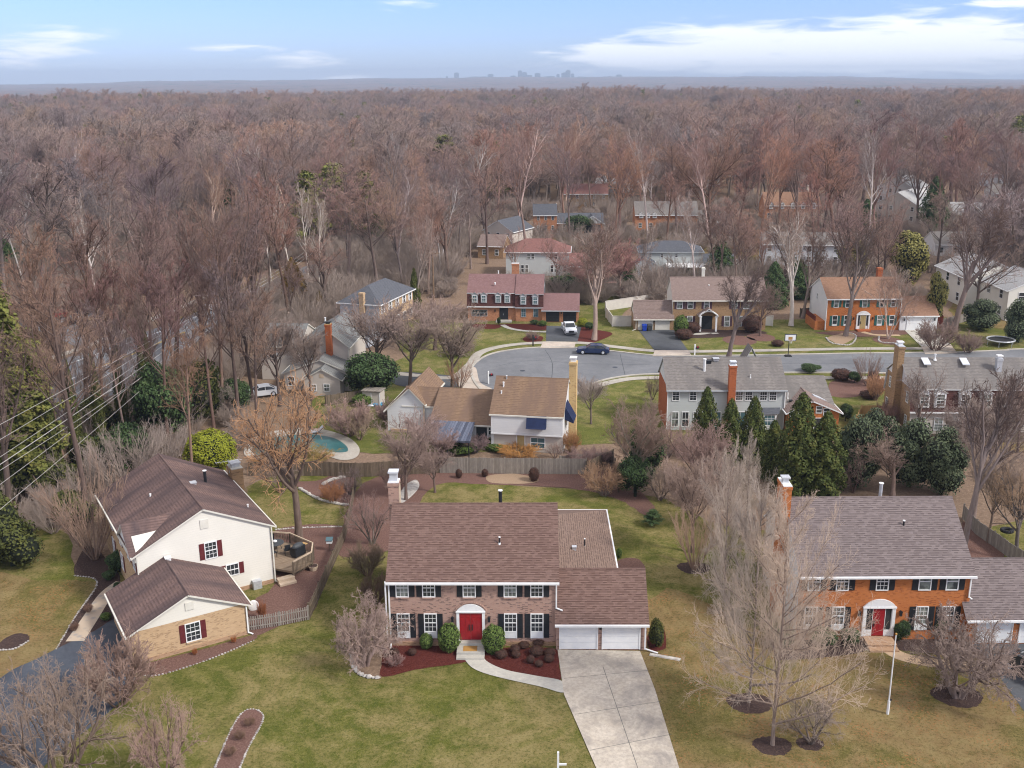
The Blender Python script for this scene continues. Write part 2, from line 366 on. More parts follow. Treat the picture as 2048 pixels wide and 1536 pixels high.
# vegetation
M['bk_a'] = bark('grey_brown_bark', (.17, .135, .115), (.3, .24, .21))
M['bk_b'] = bark('dark_bark', (.1, .078, .068), (.19, .15, .13))
M['bk_w'] = bark('white_bark', (.36, .33, .3), (.6, .56, .52))
M['tw_wood'] = twigmat('woodland_twigs', [(0, (.27, .22, .22)), (.2, (.35, .25, .22)), (.38, (.24, .215, .215)), (.55, (.31, .245, .24)), (.72, (.36, .265, .2)), (.86, (.22, .2, .205)), (1, (.34, .23, .225))], True)
M['tw_tan'] = twigmat('tan_twigs', [(0, (.44, .37, .31)), (.5, (.48, .4, .34)), (1, (.5, .41, .34))])
M['tw_grey'] = twigmat('grey_twigs', [(0, (.29, .235, .205)), (.5, (.34, .275, .235)), (1, (.3, .24, .2))])
M['tw_red'] = twigmat('reddish_twigs', [(0, (.33, .19, .165)), (.5, (.31, .195, .175)), (1, (.36, .21, .17))])
M['tw_orange'] = twigmat('orange_twigs', [(0, (.42, .26, .15)), (.5, (.44, .28, .17)), (1, (.38, .25, .17))])
M['lf_box'] = foliage('boxwood_leaves', [(.03, .055, .015), (.09, .14, .03), (.24, .3, .09)], 5)
M['lf_arb'] = foliage('arborvitae_sprays', [(.02, .032, .009), (.06, .078, .018), (.15, .14, .035)], 1.6)
M['lf_dark'] = foliage('dark_evergreen_leaves', [(.02, .038, .016), (.05, .085, .03), (.11, .15, .055)], 1.5)
M['lf_hol'] = foliage('holly_leaves', [(.035, .05, .028), (.085, .11, .06), (.17, .19, .1)], 1.5)
M['lf_lime'] = foliage('lime_evergreen_sprays', [(.12, .135, .01), (.22, .24, .02), (.32, .33, .04)], 1.8)
M['lf_pine'] = foliage('pine_needles', [(.07, .085, .022), (.14, .15, .035), (.25, .21, .055)], .8)
M['lf_ivy'] = foliage('ivy_leaves', [(.03, .04, .012), (.07, .08, .02), (.13, .12, .03)], 2)
M['lf_orange'] = foliage('bronze_evergreen', [(.05, .05, .015), (.17, .1, .025), (.24, .14, .03)], .8)
M['lf_bamboo'] = foliage('bamboo_leaves', [(.12, .12, .03), (.22, .2, .06), (.28, .25, .09)], 1.2)
M['lf_maroon'] = foliage('bronze_shrub_leaves', [(.05, .022, .018), (.085, .04, .03), (.13, .07, .05)], 3)
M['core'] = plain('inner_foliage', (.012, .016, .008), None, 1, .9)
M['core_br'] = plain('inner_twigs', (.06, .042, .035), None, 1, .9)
# ------------------------------------------------------------------ house kit
_wr = random.Random(31)
M['glass_blind'] = (lambda t: t.out(t.ramp(t.noise(t.coord('Object', (.3, .3, 3)), 2.2, 2), [(.42, (.045, .05, .055)), (.5, (.14, .14, .13))]), .15, .5))(NT('glass_over_blinds'))
class House:
    def __init__(s, name, px, rot, label, cat='house', loc=None, group=None):
        o = P(*px) if loc is None else Vector(loc)
        s.o = o; s.rot = R(rot)
        s.e = empty(name, o, s.rot, label, cat, group)
        s.X = Vector((math.cos(s.rot), math.sin(s.rot), 0)); s.Y = Vector((-s.X.y, s.X.x, 0))
        s.face('F')
    def fy(s, px, py, y=0):
        d = ray(px, py); o = CAM-s.o; t = (y-o.dot(s.Y))/d.dot(s.Y); q = o+d*t; return q.dot(s.X), q.z
    def fx(s, px, py, x=0):
        d = ray(px, py); o = CAM-s.o; t = (x-o.dot(s.X))/d.dot(s.X); q = o+d*t; return q.dot(s.Y), q.z
    def fz(s, px, py, z=0):
        q = P(px, py, z)-s.o; return q.dot(s.X), q.dot(s.Y)
    def face(s, k, v=0.):                       # select working wall: F y=v | L x=v | R x=v | B
        s.fk = k; s.fv = v
    def pt(s, a, z, d=0.):                      # a along wall, d outwards
        if s.fk == 'F': return (a, s.fv-d, z)
        if s.fk == 'B': return (a, s.fv+d, z)
        if s.fk == 'L': return (s.fv-d, a, z)
        return (s.fv+d, a, z)
    def plate(s, mb, a0, a1, z0, z1, d0, d1, m=0):
        c = [s.pt(a0, z0, d0), s.pt(a1, z1, d1)]
        x0, x1 = sorted((c[0][0], c[1][0])); y0, y1 = sorted((c[0][1], c[1][1]))
        mb.box(x0, x1, y0, y1, z0, z1, m)
    def gable(s, x0, x1, y0, y1, ez, rz, axis='x', wm=('sd_white',)*2, gm=None, rf='rf_main', ov=.3, ridge=None, base=0., tr='white', skip=(), rk=.15, gut=True, nm='wall', rn='roof', ez2=None):
        """wm: (front/back material, side material); gm gable triangle; ridge: coordinate of ridge across; ez2: eave height of far/right side"""
        ez2 = ez if ez2 is None else ez2
        mats = [M[wm[0]], M[wm[1]], M[gm or wm[1]], M[wm[2] if len(wm) > 2 else wm[1]]]
        w = MB()
        if axis == 'x':
            ym = (y0+y1)/2 if ridge is None else ridge
            w.face([(x0, y0, base), (x1, y0, base), (x1, y0, ez), (x0, y0, ez)], 0)
            w.face([(x1, y1, base), (x0, y1, base), (x0, y1, ez2), (x1, y1, ez2)], 0)
            w.face([(x0, y1, base), (x0, y0, base), (x0, y0, ez), (x0, y1, ez2)], 1)
            w.face([(x1, y0, base), (x1, y1, base), (x1, y1, ez2), (x1, y0, ez)], 3)
            w.face([(x0, y1, ez2), (x0, y0, ez), (x0, ym, rz)], 2); w.face([(x1, y0, ez), (x1, y1, ez2), (x1, ym, rz)], 2)
            s1 = (rz-ez)/(ym-y0); s2 = (rz-ez2)/(y1-ym)
            r = MB(); a, b = x0-rk, x1+rk; h = .04
            r.slab([(a, y0-ov, ez-s1*ov+h), (b, y0-ov, ez-s1*ov+h), (b, ym, rz+h), (a, ym, rz+h)], .15)
            r.slab([(b, y1+ov, ez2-s2*ov+h), (a, y1+ov, ez2-s2*ov+h), (a, ym, rz+h), (b, ym, rz+h)], .15)
            r.hexa([(a, ym-.14, rz+h-.1), (b, ym-.14, rz+h-.1), (b, ym+.14, rz+h-.1), (a, ym+.14, rz+h-.1)], [(a, ym-.03, rz+h+.05), (b, ym-.03, rz+h+.05), (b, ym+.03, rz+h+.05), (a, ym+.03, rz+h+.05)], 0)
            g = MB()
            if gut:
                zz = ez-s1*ov+h
                g.box(a, b, y0-ov-.11, y0-ov-.005, zz-.17, zz-.02); g.box(a+.1, b-.1, y0-ov, y0-.004, zz-.2, zz-.16)
                g.build('gutter', M[tr], s.e); g = MB(); zz = ez2-s2*ov+h
                g.box(a, b, y1+ov+.005, y1+ov+.11, zz-.17, zz-.02)
        else:
            xm = (x0+x1)/2 if ridge is None else ridge
            w.face([(x0, y1, base), (x0, y0, base), (x0, y0, ez), (x0, y1, ez)], 1)
            w.face([(x1, y0, base), (x1, y1, base), (x1, y1, ez2), (x1, y0, ez2)], 3)
            w.face([(x0, y0, base), (x1, y0, base), (x1, y0, ez2), (x0, y0, ez)], 0)
            w.face([(x1, y1, base), (x0, y1, base), (x0, y1, ez), (x1, y1, ez2)], 0)
            w.face([(x0, y0, ez), (x1, y0, ez2), (xm, y0, rz)], 2); w.face([(x1, y1, ez2), (x0, y1, ez), (xm, y1, rz)], 2)
            s1 = (rz-ez)/(xm-x0); s2 = (rz-ez2)/(x1-xm)
            r = MB(); a, b = y0-rk, y1+rk; h = .04
            r.slab([(x0-ov, b, ez-s1*ov+h), (x0-ov, a, ez-s1*ov+h), (xm, a, rz+h), (xm, b, rz+h)], .15)
            r.slab([(x1+ov, a, ez2-s2*ov+h), (x1+ov, b, ez2-s2*ov+h), (xm, b, rz+h), (xm, a, rz+h)], .15)
            r.hexa([(xm-.14, a, rz+h-.1), (xm+.14, a, rz+h-.1), (xm+.14, b, rz+h-.1), (xm-.14, b, rz+h-.1)], [(xm-.03, a, rz+h+.05), (xm+.03, a, rz+h+.05), (xm+.03, b, rz+h+.05), (xm-.03, b, rz+h+.05)], 0)
            g = MB()
            if gut:
                zz = ez-s1*ov+h; g.box(x0-ov-.11, x0-ov-.005, a, b, zz-.17, zz-.02)
                g.build('gutter', M[tr], s.e); g = MB(); zz = ez2-s2*ov+h; g.box(x1+ov+.005, x1+ov+.11, a, b, zz-.17, zz-.02)
        wo = w.build(nm, mats, s.e)
        ro = r.build(rn, [M[rf], M[tr]], s.e)
        if gut: g.build('gutter', M[tr], s.e)
        return wo, ro
    def win(s, a, z, w=.95, h=1.4, cols=3, rows=4, sh=None, panel=0, glass='glass', fr='white', sw=.4, sill=None, name='window', shh=None):
        if glass == 'glass': glass = _wr.choice(['glass', 'glass', 'glass_curtain', 'glass_blind'])
        t = .07; m = MB(); z0, z1 = z-h/2, z+h/2; a0, a1 = a-w/2, a+w/2
        s.plate(m, a0-t, a0, z0-t-panel, z1+t, .004, .07); s.plate(m, a1, a1+t, z0-t-panel, z1+t, .004, .07)
        s.plate(m, a0, a1, z1, z1+t, .004, .066); s.plate(m, a0, a1, z0-t, z0, .004, .066); s.plate(m, a0, a1, z-.035, z+.035, .006, .055)
        if panel: s.plate(m, a0, a1, z0-t-panel, z0-t-.004, .004, .05)
        if cols > 1 and rows > 1:
            for i in range(1, cols): s.plate(m, a0+w*i/cols-.014, a0+w*i/cols+.014, z0, z1, .012, .034)
            for j in range(1, rows):
                if j*2 != rows: s.plate(m, a0, a1, z0+h*j/rows-.014, z0+h*j/rows+.014, .012, .034)
        f = m.build(name, M[fr], s.e)
        g = MB(); s.plate(g, a0, a1, z0, z1, .002, .02); g.build('pane', M[glass], f)
        if sill: g = MB(); s.plate(g, a0-t, a1+t, z0-t-panel-.1, z0-t-panel-.004, .002, .1); g.build('sill', M[sill], f)
        if sh:
            hh = h if shh is None else shh
            for sg in (-1, 1):
                g = MB(); c = a+sg*(w/2+t+.02+sw/2)
                s.plate(g, c-sw/2, c+sw/2, z1+t-.03-(hh+panel+t), z1+t-.03, .004, .045)
                s.plate(g, c-sw/2+.05, c+sw/2-.05, z1-.5*(hh+panel)-.035, z1-.5*(hh+panel)+.035, .046, .056)
                g.build('shutter', M[sh], s.e)
        return f
    def box(s, name, mat, *a, parent=None):
        return MB().box(*a).build(name, M[mat], parent or s.e)
    def chimney(s, x0, x1, y0, y1, z0, z1, mat='bk_red', cap='bluemetal', cap_h=.45, crown='white', base=None):
        m = MB(); m.box(x0, x1, y0, y1, z0, z1-.25); m.box(x0-.05, x1+.05, y0-.05, y1+.05, z1-.25, z1)
        c = m.build('chimney', M[mat], s.e)
        if crown: MB().box(x0-.02, x1+.02, y0-.02, y1+.02, z1+.002, z1+.07).build('crown', M[crown], c)
        if cap_h:
            k = MB(); xm, ym = (x0+x1)/2, (y0+y1)/2; q = min(x1-x0, y1-y0)*.36
            k.box(xm-q, xm+q, ym-q, ym+q, z1+.072, z1+cap_h-.12); k.box(xm-q-.1, xm+q+.1, ym-q-.1, ym+q+.1, z1+cap_h-.118, z1+cap_h)
            k.build('chimney_cap', M[cap], c)
        return c
    def pipe(s, x, y, z0, z1, r=.07, mat='black', flash=True, name='vent_pipe'):
        m = MB(); m.tube((x, y, z0), (x, y, z1), r)
        if flash: m.tube((x, y, z0), (x, y, z0+.22), r*2.2, r*1.2, 8, 1)
        m.tube((x, y, z1+.003), (x, y, z1+.06), r*1.4, r*1.4, 8, 1)
        m.build(name, [M[mat], M['white']], s.e)
    def roofvent(s, x, y, z, w=.35, mat='metal', name='roof_vent'):
        m = MB(); m.box(x-w/2, x+w/2, y-w/2, y+w/2, z-.15, z+.12); m.box(x-w*.62, x+w*.62, y-w*.62, y+w*.62, z+.122, z+.2); m.build(name, M[mat], s.e)
    def garage_door(s, a0, a1, z0, z1, mat='white', lites=0, fr='white', dark=False, bars=4):
        m = MB(); n = bars; hh = (z1-z0)/n
        for i in range(n): s.plate(m, a0, a1, z0+i*hh+.012, z0+(i+1)*hh-.006, .004, .04)
        s.plate(m, a0, a1, z0, z1, .002, .02)
        if dark:
            k = 4; 
            for i in range(n):
                for j in range(k): s.plate(m, a0+(j+.15)*(a1-a0)/k, a0+(j+.85)*(a1-a0)/k, z0+i*hh+.1, z0+(i+1)*hh-.1, .041, .055)
        g = m.build('garage_door', M[mat], s.e)
        m = MB(); s.plate(m, a0-.1, a0-.003, z0, z1+.1, .004, .08); s.plate(m, a1+.003, a1+.1, z0, z1+.1, .004, .08); s.plate(m, a0, a1, z1+.003, z1+.1, .004, .08)
        m.build('door_frame', M[fr], g)
        if lites:
            m = MB()
            for j in range(lites): s.plate(m, a0+(j+.2)*(a1-a0)/lites, a0+(j+.8)*(a1-a0)/lites, z1-hh*.75, z1-hh*.2, .041, .05)
            m.build('pane', M['glass'], g)
        return g
    def downspout(s, x, y, z0, z1, kick=(.5, -.3), mat='white'):
        m = MB(); m.box(x-.05, x+.05, y-.05, y+.05, z0+.15, z1)
        if kick: m.tube((x, y, z0+.2), (x+kick[0], y+kick[1], z0+.06), .06, .06, 6)
        m.build('downspout', M[mat], s.e)
    def lantern(s, a, z):
        m = MB(); s.plate(m, a-.03, a+.03, z+.05, z+.2, .004, .14); s.plate(m, a-.08, a+.08, z-.2, z+.1, .06, .2); s.plate(m, a-.1, a+.1, z+.102, z+.16, .04, .22)
        l = m.build('wall_lantern', M['black'], s.e)
def arch_pts(x0, x1, z0, rise, n=12):
    w = (x1-x0)/2; c = (x0+x1)/2; Rr = (w*w+rise*rise)/(2*rise); th = math.asin(w/Rr)
    return [(c+Rr*math.sin(-th+2*th*i/n), z0+rise-Rr+Rr*math.cos(-th+2*th*i/n)) for i in range(n+1)]
def arch_entry(H, xc, w, zb, zt, rise, doors, dm, side=0, pil=.18, hood='white', brickarch=None):
    """surround with pilasters, flat head and segmental fan board"""
    m = MB(); H.plate(m, xc-w/2, xc-w/2+pil, zb, zt, .004, .12); H.plate(m, xc+w/2-pil, xc+w/2, zb, zt, .004, .12)
    H.plate(m, xc-w/2-.04, xc+w/2+.04, zt+.002, zt+.12, .004, .16)
    pts = arch_pts(xc-w/2, xc+w/2, zt+.122, rise)
    fr = [(x, H.fv-.1, z) for x, z in pts]; bk = [(x, H.fv-.004, z) for x, z in pts]
    m.face(fr[::-1] if False else fr[::-1]); 
    for i in range(len(fr)-1): m.face([fr[i], fr[i+1], bk[i+1], bk[i]])
    o = m.build('door_surround', M[hood], H.e)
    if brickarch:
        m = MB(); q = arch_pts(xc-w/2-.12, xc+w/2+.12, zt+.13, rise+.12, 16)
        for (a, b), (c, d) in zip(q[:-1], q[1:]):
            m.tube((a, H.fv-.03, b), (c, H.fv-.03, d), .06, .06, 4)
        m.build('brick_arch', M[brickarch], H.e)
    x0, x1 = xc-w/2+pil, xc+w/2-pil
    if side:
        for a, b in ((x0, x0+side), (x1-side, x1)):
            g = MB(); H.plate(g, a+.04, b-.04, zb+.5, zt-.06, .006, .03); gf = g.build('sidelight', M['glass'], H.e)
            g = MB(); H.plate(g, a+.002, b-.002, zb, zb+.49, .004, .05); H.plate(g, a+.002, a+.038, zb+.5, zt-.002, .004, .05); H.plate(g, b-.038, b-.002, zb+.5, zt-.002, .004, .05); g.build('frame', M[hood], gf)
        x0 += side; x1 -= side
    n = doors; dw = (x1-x0)/n
    for i in range(n):
        a0 = x0+i*dw+.012; a1 = x0+(i+1)*dw-.012; g = MB(); H.plate(g, a0, a1, zb+.02, zt-.01, .006, .04)
        hh = zt-zb
        for c in (0, 1):
            ax = a0+(a1-a0)*(.12+.44*c); bx = ax+(a1-a0)*.32
            for (q0, q1) in ((.08, .36), (.4, .78), (.82, .94)): H.plate(g, ax, bx, zb+hh*q0, zb+hh*q1, .041, .055)
        d = g.build('door', M[dm], H.e)
        g = MB(); hx = a1-.1 if i == 0 and n > 1 else (a0+.1); H.plate(g, hx-.03, hx+.03, zb+.8, zb+1.25, .05, .12); g.build('handle', M['black'], d)
def hip(H, x0, x1, y0, y1, ez, rz, rf, wm, ov=.4, tr='white', axis='y', inset=None, base=0):
    w = MB(); ms = [M[wm[0]], M[wm[1]]]
    w.face([(x0, y0, base), (x1, y0, base), (x1, y0, ez), (x0, y0, ez)], 0); w.face([(x1, y1, base), (x0, y1, base), (x0, y1, ez), (x1, y1, ez)], 0)
    w.face([(x1, y0, base), (x1, y1, base), (x1, y1, ez), (x1, y0, ez)], 1); w.face([(x0, y1, base), (x0, y0, base), (x0, y0, ez), (x0, y1, ez)], 1)
    w.build('wall', ms, H.e)
    a, b, c, d = x0-ov, x1+ov, y0-ov, y1+ov
    if axis == 'y': i = (b-a)/2 if inset is None else inset; r0 = ((a+b)/2, c+i, rz); r1 = ((a+b)/2, d-i, rz)
    else: i = (d-c)/2 if inset is None else inset; r0 = (a+i, (c+d)/2, rz); r1 = (b-i, (c+d)/2, rz)
    A, B, C_, D = (a, c, ez), (b, c, ez), (b, d, ez), (a, d, ez)
    r = MB()
    if axis == 'y': fs = [[A, B, r0], [B, C_, r1, r0], [C_, D, r1], [D, A, r0, r1]]
    else: fs = [[A, B, r1, r0], [B, C_, r1], [C_, D, r0, r1], [D, A, r0]]
    for f in fs: r.slab(f, .12)
    r.build('roof', [M[rf], M[tr]], H.e)
    g = MB()
    g.box(a, b, c-.1, c-.004, ez-.14, ez); g.box(a, b, d+.004, d+.1, ez-.14, ez); g.box(a-.1, a-.004, c, d, ez-.14, ez); g.box(b+.004, b+.1, c, d, ez-.14, ez); g.build('gutter', M[tr], H.e)
def dormer(H, xc, z0, z1, yf, depthy, w=1.1, mat='offwhite', rf='rf_burg', glass='glass', arch=True):
    """gabled window dormer standing out of a mansard slope; front at y=yf"""
    m = MB(); m.box(xc-w/2, xc+w/2, yf, yf+depthy, z0, z1)
    d = m.build('dormer', M[mat], H.e)
    r = MB(); pk = z1+.42
    r.slab([(xc-w/2-.12, yf-.1, z1-.04), (xc, yf-.1, pk), (xc, yf+depthy+.6, pk), (xc-w/2-.12, yf+depthy+.2, z1-.04)][::-1], .06)
    r.slab([(xc+w/2+.12, yf-.1, z1-.04), (xc, yf-.1, pk), (xc, yf+depthy+.6, pk), (xc+w/2+.12, yf+depthy+.2, z1-.04)], .06)
    r.face([(xc-w/2, yf-.002, z1+.001), (xc+w/2, yf-.002, z1+.001), (xc, yf-.002, pk-.06)], 1)
    r.build('dormer_roof', [M[rf], M[mat]], d)
    old = (H.fk, H.fv); H.face('F', yf)
    f = H.win(xc, (z0+z1)/2+.0, w-.42, (z1-z0)-.42, 2, 4, None, 0, glass, 'white', name='window'); H.face(*old)
# ================================================================== A  main brick house
H = House('brick_house', (782, 1291), -.9, 'rose brick two-storey house with brown shingle roof, black shutters and red double doors')
W = 12.1; D = 9.6
H.gable(0, W, 0, D, 5.5, 9.15, 'x', ('bk_main', 'sd_white', 'bk_main'), 'sd_white', 'rf_main', ridge=4.75, ov=.35)
H.face('F', 0)
H.plate(mb := MB(), -.02, W+.02, .0, .33, .004, .06); mb.build('foundation', M['bk_base'], H.e)
for i, x in enumerate((.98, 2.89, 5.8, 8.74, 10.65)):
    H.win(x, 4.68, .8, 1.36, 3, 4, 'black', 0, 'glass_curtain' if i in (0, 3) else 'glass', sw=.4, sill='bk_main')
for x in (.98, 2.95, 8.75, 10.66):
    H.win(x, 1.88, .8, 1.36, 3, 4, 'black', .5, 'glass', sw=.4)
arch_entry(H, 5.87, 2.05, .5, 2.72, .55, 2, 'red_door', 0, .2, brickarch='bk_main')
H.lantern(4.55, 2.2); H.lantern(7.2, 2.2)
m = MB(); m.box(4.9, 6.9, -.5, -.07, 0, .48); m.box(4.9, 6.9, -1.5, -.505, 0, .32); m.box(4.9, 6.9, -2.0, -1.505, 0, .16); st = m.build('stoop', M['walk'], H.e)
H.chimney(-.42, .36, 4.9, 5.75, 6, 10.75, 'bk_main', 'bluemetal', .85, 'white')
m = MB(); m.box(.364, .40, 4.9, 5.75, 8.0, 10.5); m.build('chimney_lit_side', M['rail'], H.e)  # tan sheet painted on for the sunlit right side of the chimney
H.pipe(7.95, 5.6, 8.3, 9.85, .13, 'black', False, 'flue_pipe'); H.pipe(7.95, 2.1, 7.0, 7.62, .06)
H.downspout(.03, -.1, 0, 5.3, (0, -.5)); H.downspout(-.18, -.3, 0, 5.3, None); H.downspout(W-.05, -.1, 2.9, 5.2, (.45, -.1))
# garage wing
H.gable(W-.05, 18.55, -.6, 5.4, 2.5, 4.95, 'x', ('bk_main', 'bk_main'), 'bk_main', 'rf_main', ridge=2.4, ov=.35, rk=.12, nm='garage_wall', rn='garage_roof')
H.face('F', -.6)
H.garage_door(12.35, 14.95, .1, 2.17, 'white'); H.garage_door(15.42, 18.0, .1, 2.17, 'white')
H.lantern(15.2, 1.95); H.downspout(18.42, -.75, 0, 2.3, (.9, -.35))
# rear single-storey wing behind the garage: slope to the side, hipped at the back
w = MB(); w.box(W, 16.7, 5.4, 18.6, 0, 2.5); w.build('rear_wall', M['sd_white'], H.e)
r = MB()
zt = 4.35
r.slab([(17.05, 3.6, 2.5), (17.05, 19.0, 2.5), (W, 13.6, zt), (W, 3.6, zt)], .15)
r.slab([(17.05, 19.0, 2.5), (W-.6, 19.0, 2.5), (W-.6, 13.6, zt), (W, 13.6, zt)], .15)
r.build('rear_roof', [M['rf_wing'], M['white']], H.e)
m = MB(); m.box(17.054, 17.17, 3.2, 19.0, 2.33, 2.5); m.build('gutter', M['white'], H.e); m = MB(); m.box(W-.3, 17.17, 19.004, 19.1, 2.33, 2.5); m.build('gutter', M['white'], H.e)
H.pipe(14.6, 9.6, 3.2, 4.0, .05); H.roofvent(13.7, 8.2, 3.85, .3)
HA = H
tag(MB().box(5.35, 6.35, -1.32, -.62, .324, .345).build('door_mat', M['tile'], None, loc=H.o, rz=H.rot), 'orange coir mat on the stoop before the red double doors', 'door mat')
# ================================================================== B  left house
H = House('cream_house', (497, 1268), 31, 'cream-sided house with plum shingle roof, timber deck and brick-fronted gable garage')
H.gable(-8.2, 0, 0, 7.2, 2.55, 4.45, 'y', ('bk_tan', 'bk_tan', 'bk_tan'), 'sd_cream', 'rf_left', ov=.35, rk=.25, tr='offwhite', nm='garage_wall', rn='garage_roof')
H.face('F', 0)
H.plate(mb := MB(), -8.22, .02, .0, .3, .004, .05); mb.build('foundation', M['bk_base'], H.e)
H.win(-3.98, 1.42, .95, 1.35, 3, 4, 'maroon', sw=.38, sill='bk_tan')
H.plate(mb := MB(), -4.35, -3.75, 3.2, 3.8, .004, .06); mb.build('louvre_vent', M['offwhite'], H.e)
H.downspout(-.02, -.08, 0, 2.5, (.3, -.2), 'white'); H.roofvent(-3.9, 6.6, 4.4, .4, 'white')
H.gable(-6.05, 4.35, 7.02, 21.4, 5.2, 7.75, 'y', ('sd_cream', 'bk_tan', 'sd_cream'), 'sd_cream', 'rf_left', ov=.4, rk=.2, tr='offwhite', ridge=-.85)
H.face('F', 7.02)
H.win(-.5, 4.15, .85, 1.3, 3, 4, 'maroon', sw=.38); H.win(1.05, 2.05, .9, .9, 3, 2, 'maroon', sw=.38, glass='glass')
H.plate(mb := MB(), -1.15, -.5, 6.1, 6.85, .004, .06); mb.build('louvre_vent', M['offwhite'], H.e)
H.plate(mb := MB(), -1, 4.37, 0, .35, .004, .05); mb.build('foundation', M['bk_base'], H.e)
# entry cross gable on the street side
w = MB(); w.face([(-6.35, 11.8, 5.1), (-6.35, 7.2, 5.1), (-6.35, 9.5, 6.75)], 1); w.box(-6.34, -5.9, 7.2, 11.8, 4.4, 5.1); w.build('gable_wall', [M['sd_cream'], M['white']], H.e)
r = MB(); r.slab([(-6.6, 6.9, 4.95), (-5.4, 7.2, 5.42), (-2.55, 9.5, 6.95), (-6.6, 9.5, 6.85)], .1); r.slab([(-6.6, 9.5, 6.85), (-2.55, 9.5, 6.95), (-5.4, 11.8, 5.42), (-6.6, 12.1, 4.95)], .1)
r.build('entry_roof', [M['rf_left'], M['offwhite']], H.e)
H.face('L', -6.05)
for y, z in ((8.4, 4.0), (10.6, 4.0), (13.8, 4.0), (17.5, 4.0), (8.6, 1.7), (14, 1.7), (17.5, 1.7)): H.win(y, z, .8, 1.3, 3, 4, 'maroon', sw=.38)
H.downspout(4.42, 6.9, 0, 5.0, (.3, -.3), 'offwhite'); H.downspout(-6.1, 6.9, 2.5, 5.0, None, 'offwhite')
H.chimney(4.75, 5.75, 18.6, 20.1, 0, 6.0, 'bk_brown', 'metal', .5, 'walk')
H.pipe(1.6, 15.5, 5.9, 7.6, .13, 'black', False, 'flue_pipe'); H.pipe(-3.2, 14.6, 6.3, 6.8, .07, 'white'); H.pipe(3.7, 10.6, 5.3, 5.75, .06, 'white'); H.roofvent(.2, 14.0, 7.2, .45, 'metal')
HB = H
# ================================================================== C  right house
H = House('orange_brick_house', (1590, 1280), -.3, 'orange brick two-storey house with mauve roof and arched white door surround')
W = 12.4; D = 10.2
H.gable(0, W, 0, D, 5.5, 9.1, 'x', ('bk_orange', 'sd_white', 'sd_white'), 'sd_white', 'rf_right', ridge=5.1, ov=.35)
H.face('F', 0)
for x in (1.05, 3.1, 5.97, 9.03, 11.0): H.win(x, 4.72, .78, 1.3, 3 if x < 8 else 1, 4, 'black', 0, 'glass_curtain' if x > 8 else 'glass', sw=.42)
for x in (.98, 2.98, 9.05, 10.95): H.win(x, 1.98, .78, 1.35, 3, 4, 'black', .45, 'glass', sw=.42)
arch_entry(H, 5.95, 2.35, .35, 2.6, .6, 1, 'red_door', .5, .24)
H.lantern(4.5, 2.2); H.lantern(7.5, 2.2)
m = MB(); m.box(4.9, 7.0, -1.3, -.08, 0, .33); m.box(4.9, 7.0, -1.8, -1.305, 0, .17); m.build('stoop', M['bk_base'], H.e)
H.face('L', 0)
for y in (3.1, 7.2): H.win(y, 4.6, .7, 1.2, 2, 2); H.win(y, 1.8, .7, 1.2, 2, 2)
H.chimney(-.62, -.01, 3.6, 5.4, 0, 10.6, 'bk_orange', 'metal', .5, 'white')
H.pipe(8.3, 3.1, 7.3, 8.05, .07); H.pipe(7.6, 6.4, 8.1, 9.7, .14, 'metal', False, 'flue_pipe')
H.downspout(W-.12, -.1, 3.3, 5.3, (.2, -.1))
H.gable(W-.05, W+9.5, -.7, 6.6, 2.45, 5.2, 'x', ('bk_orange', 'bk_orange'), 'bk_orange', 'rf_right', ridge=2.6, ov=.4, rk=.45, nm='garage_wall', rn='garage_roof')
H.face('F', -.7); H.garage_door(12.95, 15.35, .1, 2.2); H.garage_door(16.0, 18.5, .1, 2.2); H.lantern(15.68, 1.9)
HC = H
# ================================================================== D  white house with tan roof, fenced
H = House('white_house', (1125, 907), -10, 'white-sided split-level house with tan shingle roof, navy window awnings and yellow brick chimney')
H.gable(-8.0, 0, 0, 9.2, 4.45, 7.35, 'x', ('sd_white', 'sd_white', 'sd_white'), 'sd_white', 'rf_tan', ov=.3, ridge=4.2, tr='offwhite')
H.face('F', 0)
m = MB(); H.plate(m, -7.7, .02, 0, 1.98, .004, .02); m.build('lower_wall', M['sd_beige'], H.e)
m = MB(); H.plate(m, -7.95, .03, 1.985, 2.12, .004, .35); H.plate(m, -7.95, .03, 2.125, 4.2, .004, .3); m.build('upper_wall', M['sd_white'], H.e)
H.face('F', -.02); H.win(-2.75, 1.1, 1.5, 1.15, 2, 2, None, 0, 'glass_teal')
m = MB(); H.plate(m, -5.15, -5.06, .1, 2.0, .004, .08); H.plate(m, -4.24, -4.15, .1, 2.0, .004, .08); H.plate(m, -5.05, -4.25, 1.93, 2.0, .004, .08); fr = m.build('door_frame', M['white'], H.e)
m = MB(); H.plate(m, -5.05, -4.25, .1, 1.92, .004, .04); m.build('door', M['tan_door'], H.e)
H.face('F', -.3)
m = MB(); m.hexa([(-3.95, -1.0, 3.0), (-1.75, -1.0, 3.0), (-1.75, -.31, 3.1), (-3.95, -.31, 3.1)], [(-3.95, -.9, 3.12), (-1.75, -.9, 3.12), (-1.75, -.31, 4.3), (-3.95, -.31, 4.3)])
m.build('window_awning', M['navy'], H.e)
m = MB(); m.hexa([(.02, 1.6, 3.4), (1.0, 1.6, 3.0), (1.0, 4.1, 3.0), (.02, 4.1, 3.4)], [(.02, 1.6, 5.0), (1.05, 1.6, 3.15), (1.05, 4.1, 3.15), (.02, 4.1, 5.0)]); m.build('window_awning', M['navy'], H.e)
H.chimney(.02, .85, 5.4, 6.5, 0, 8.9, 'bk_yel', 'white', .6, 'bk_yel')
H.pipe(-7.1, 3.0, 6.3, 7.0, .09, 'white'); H.pipe(-6.9, 3.9, 6.9, 7.5, .07, 'metal'); H.pipe(-7.2, 2.2, 5.8, 6.2, .07, 'white')
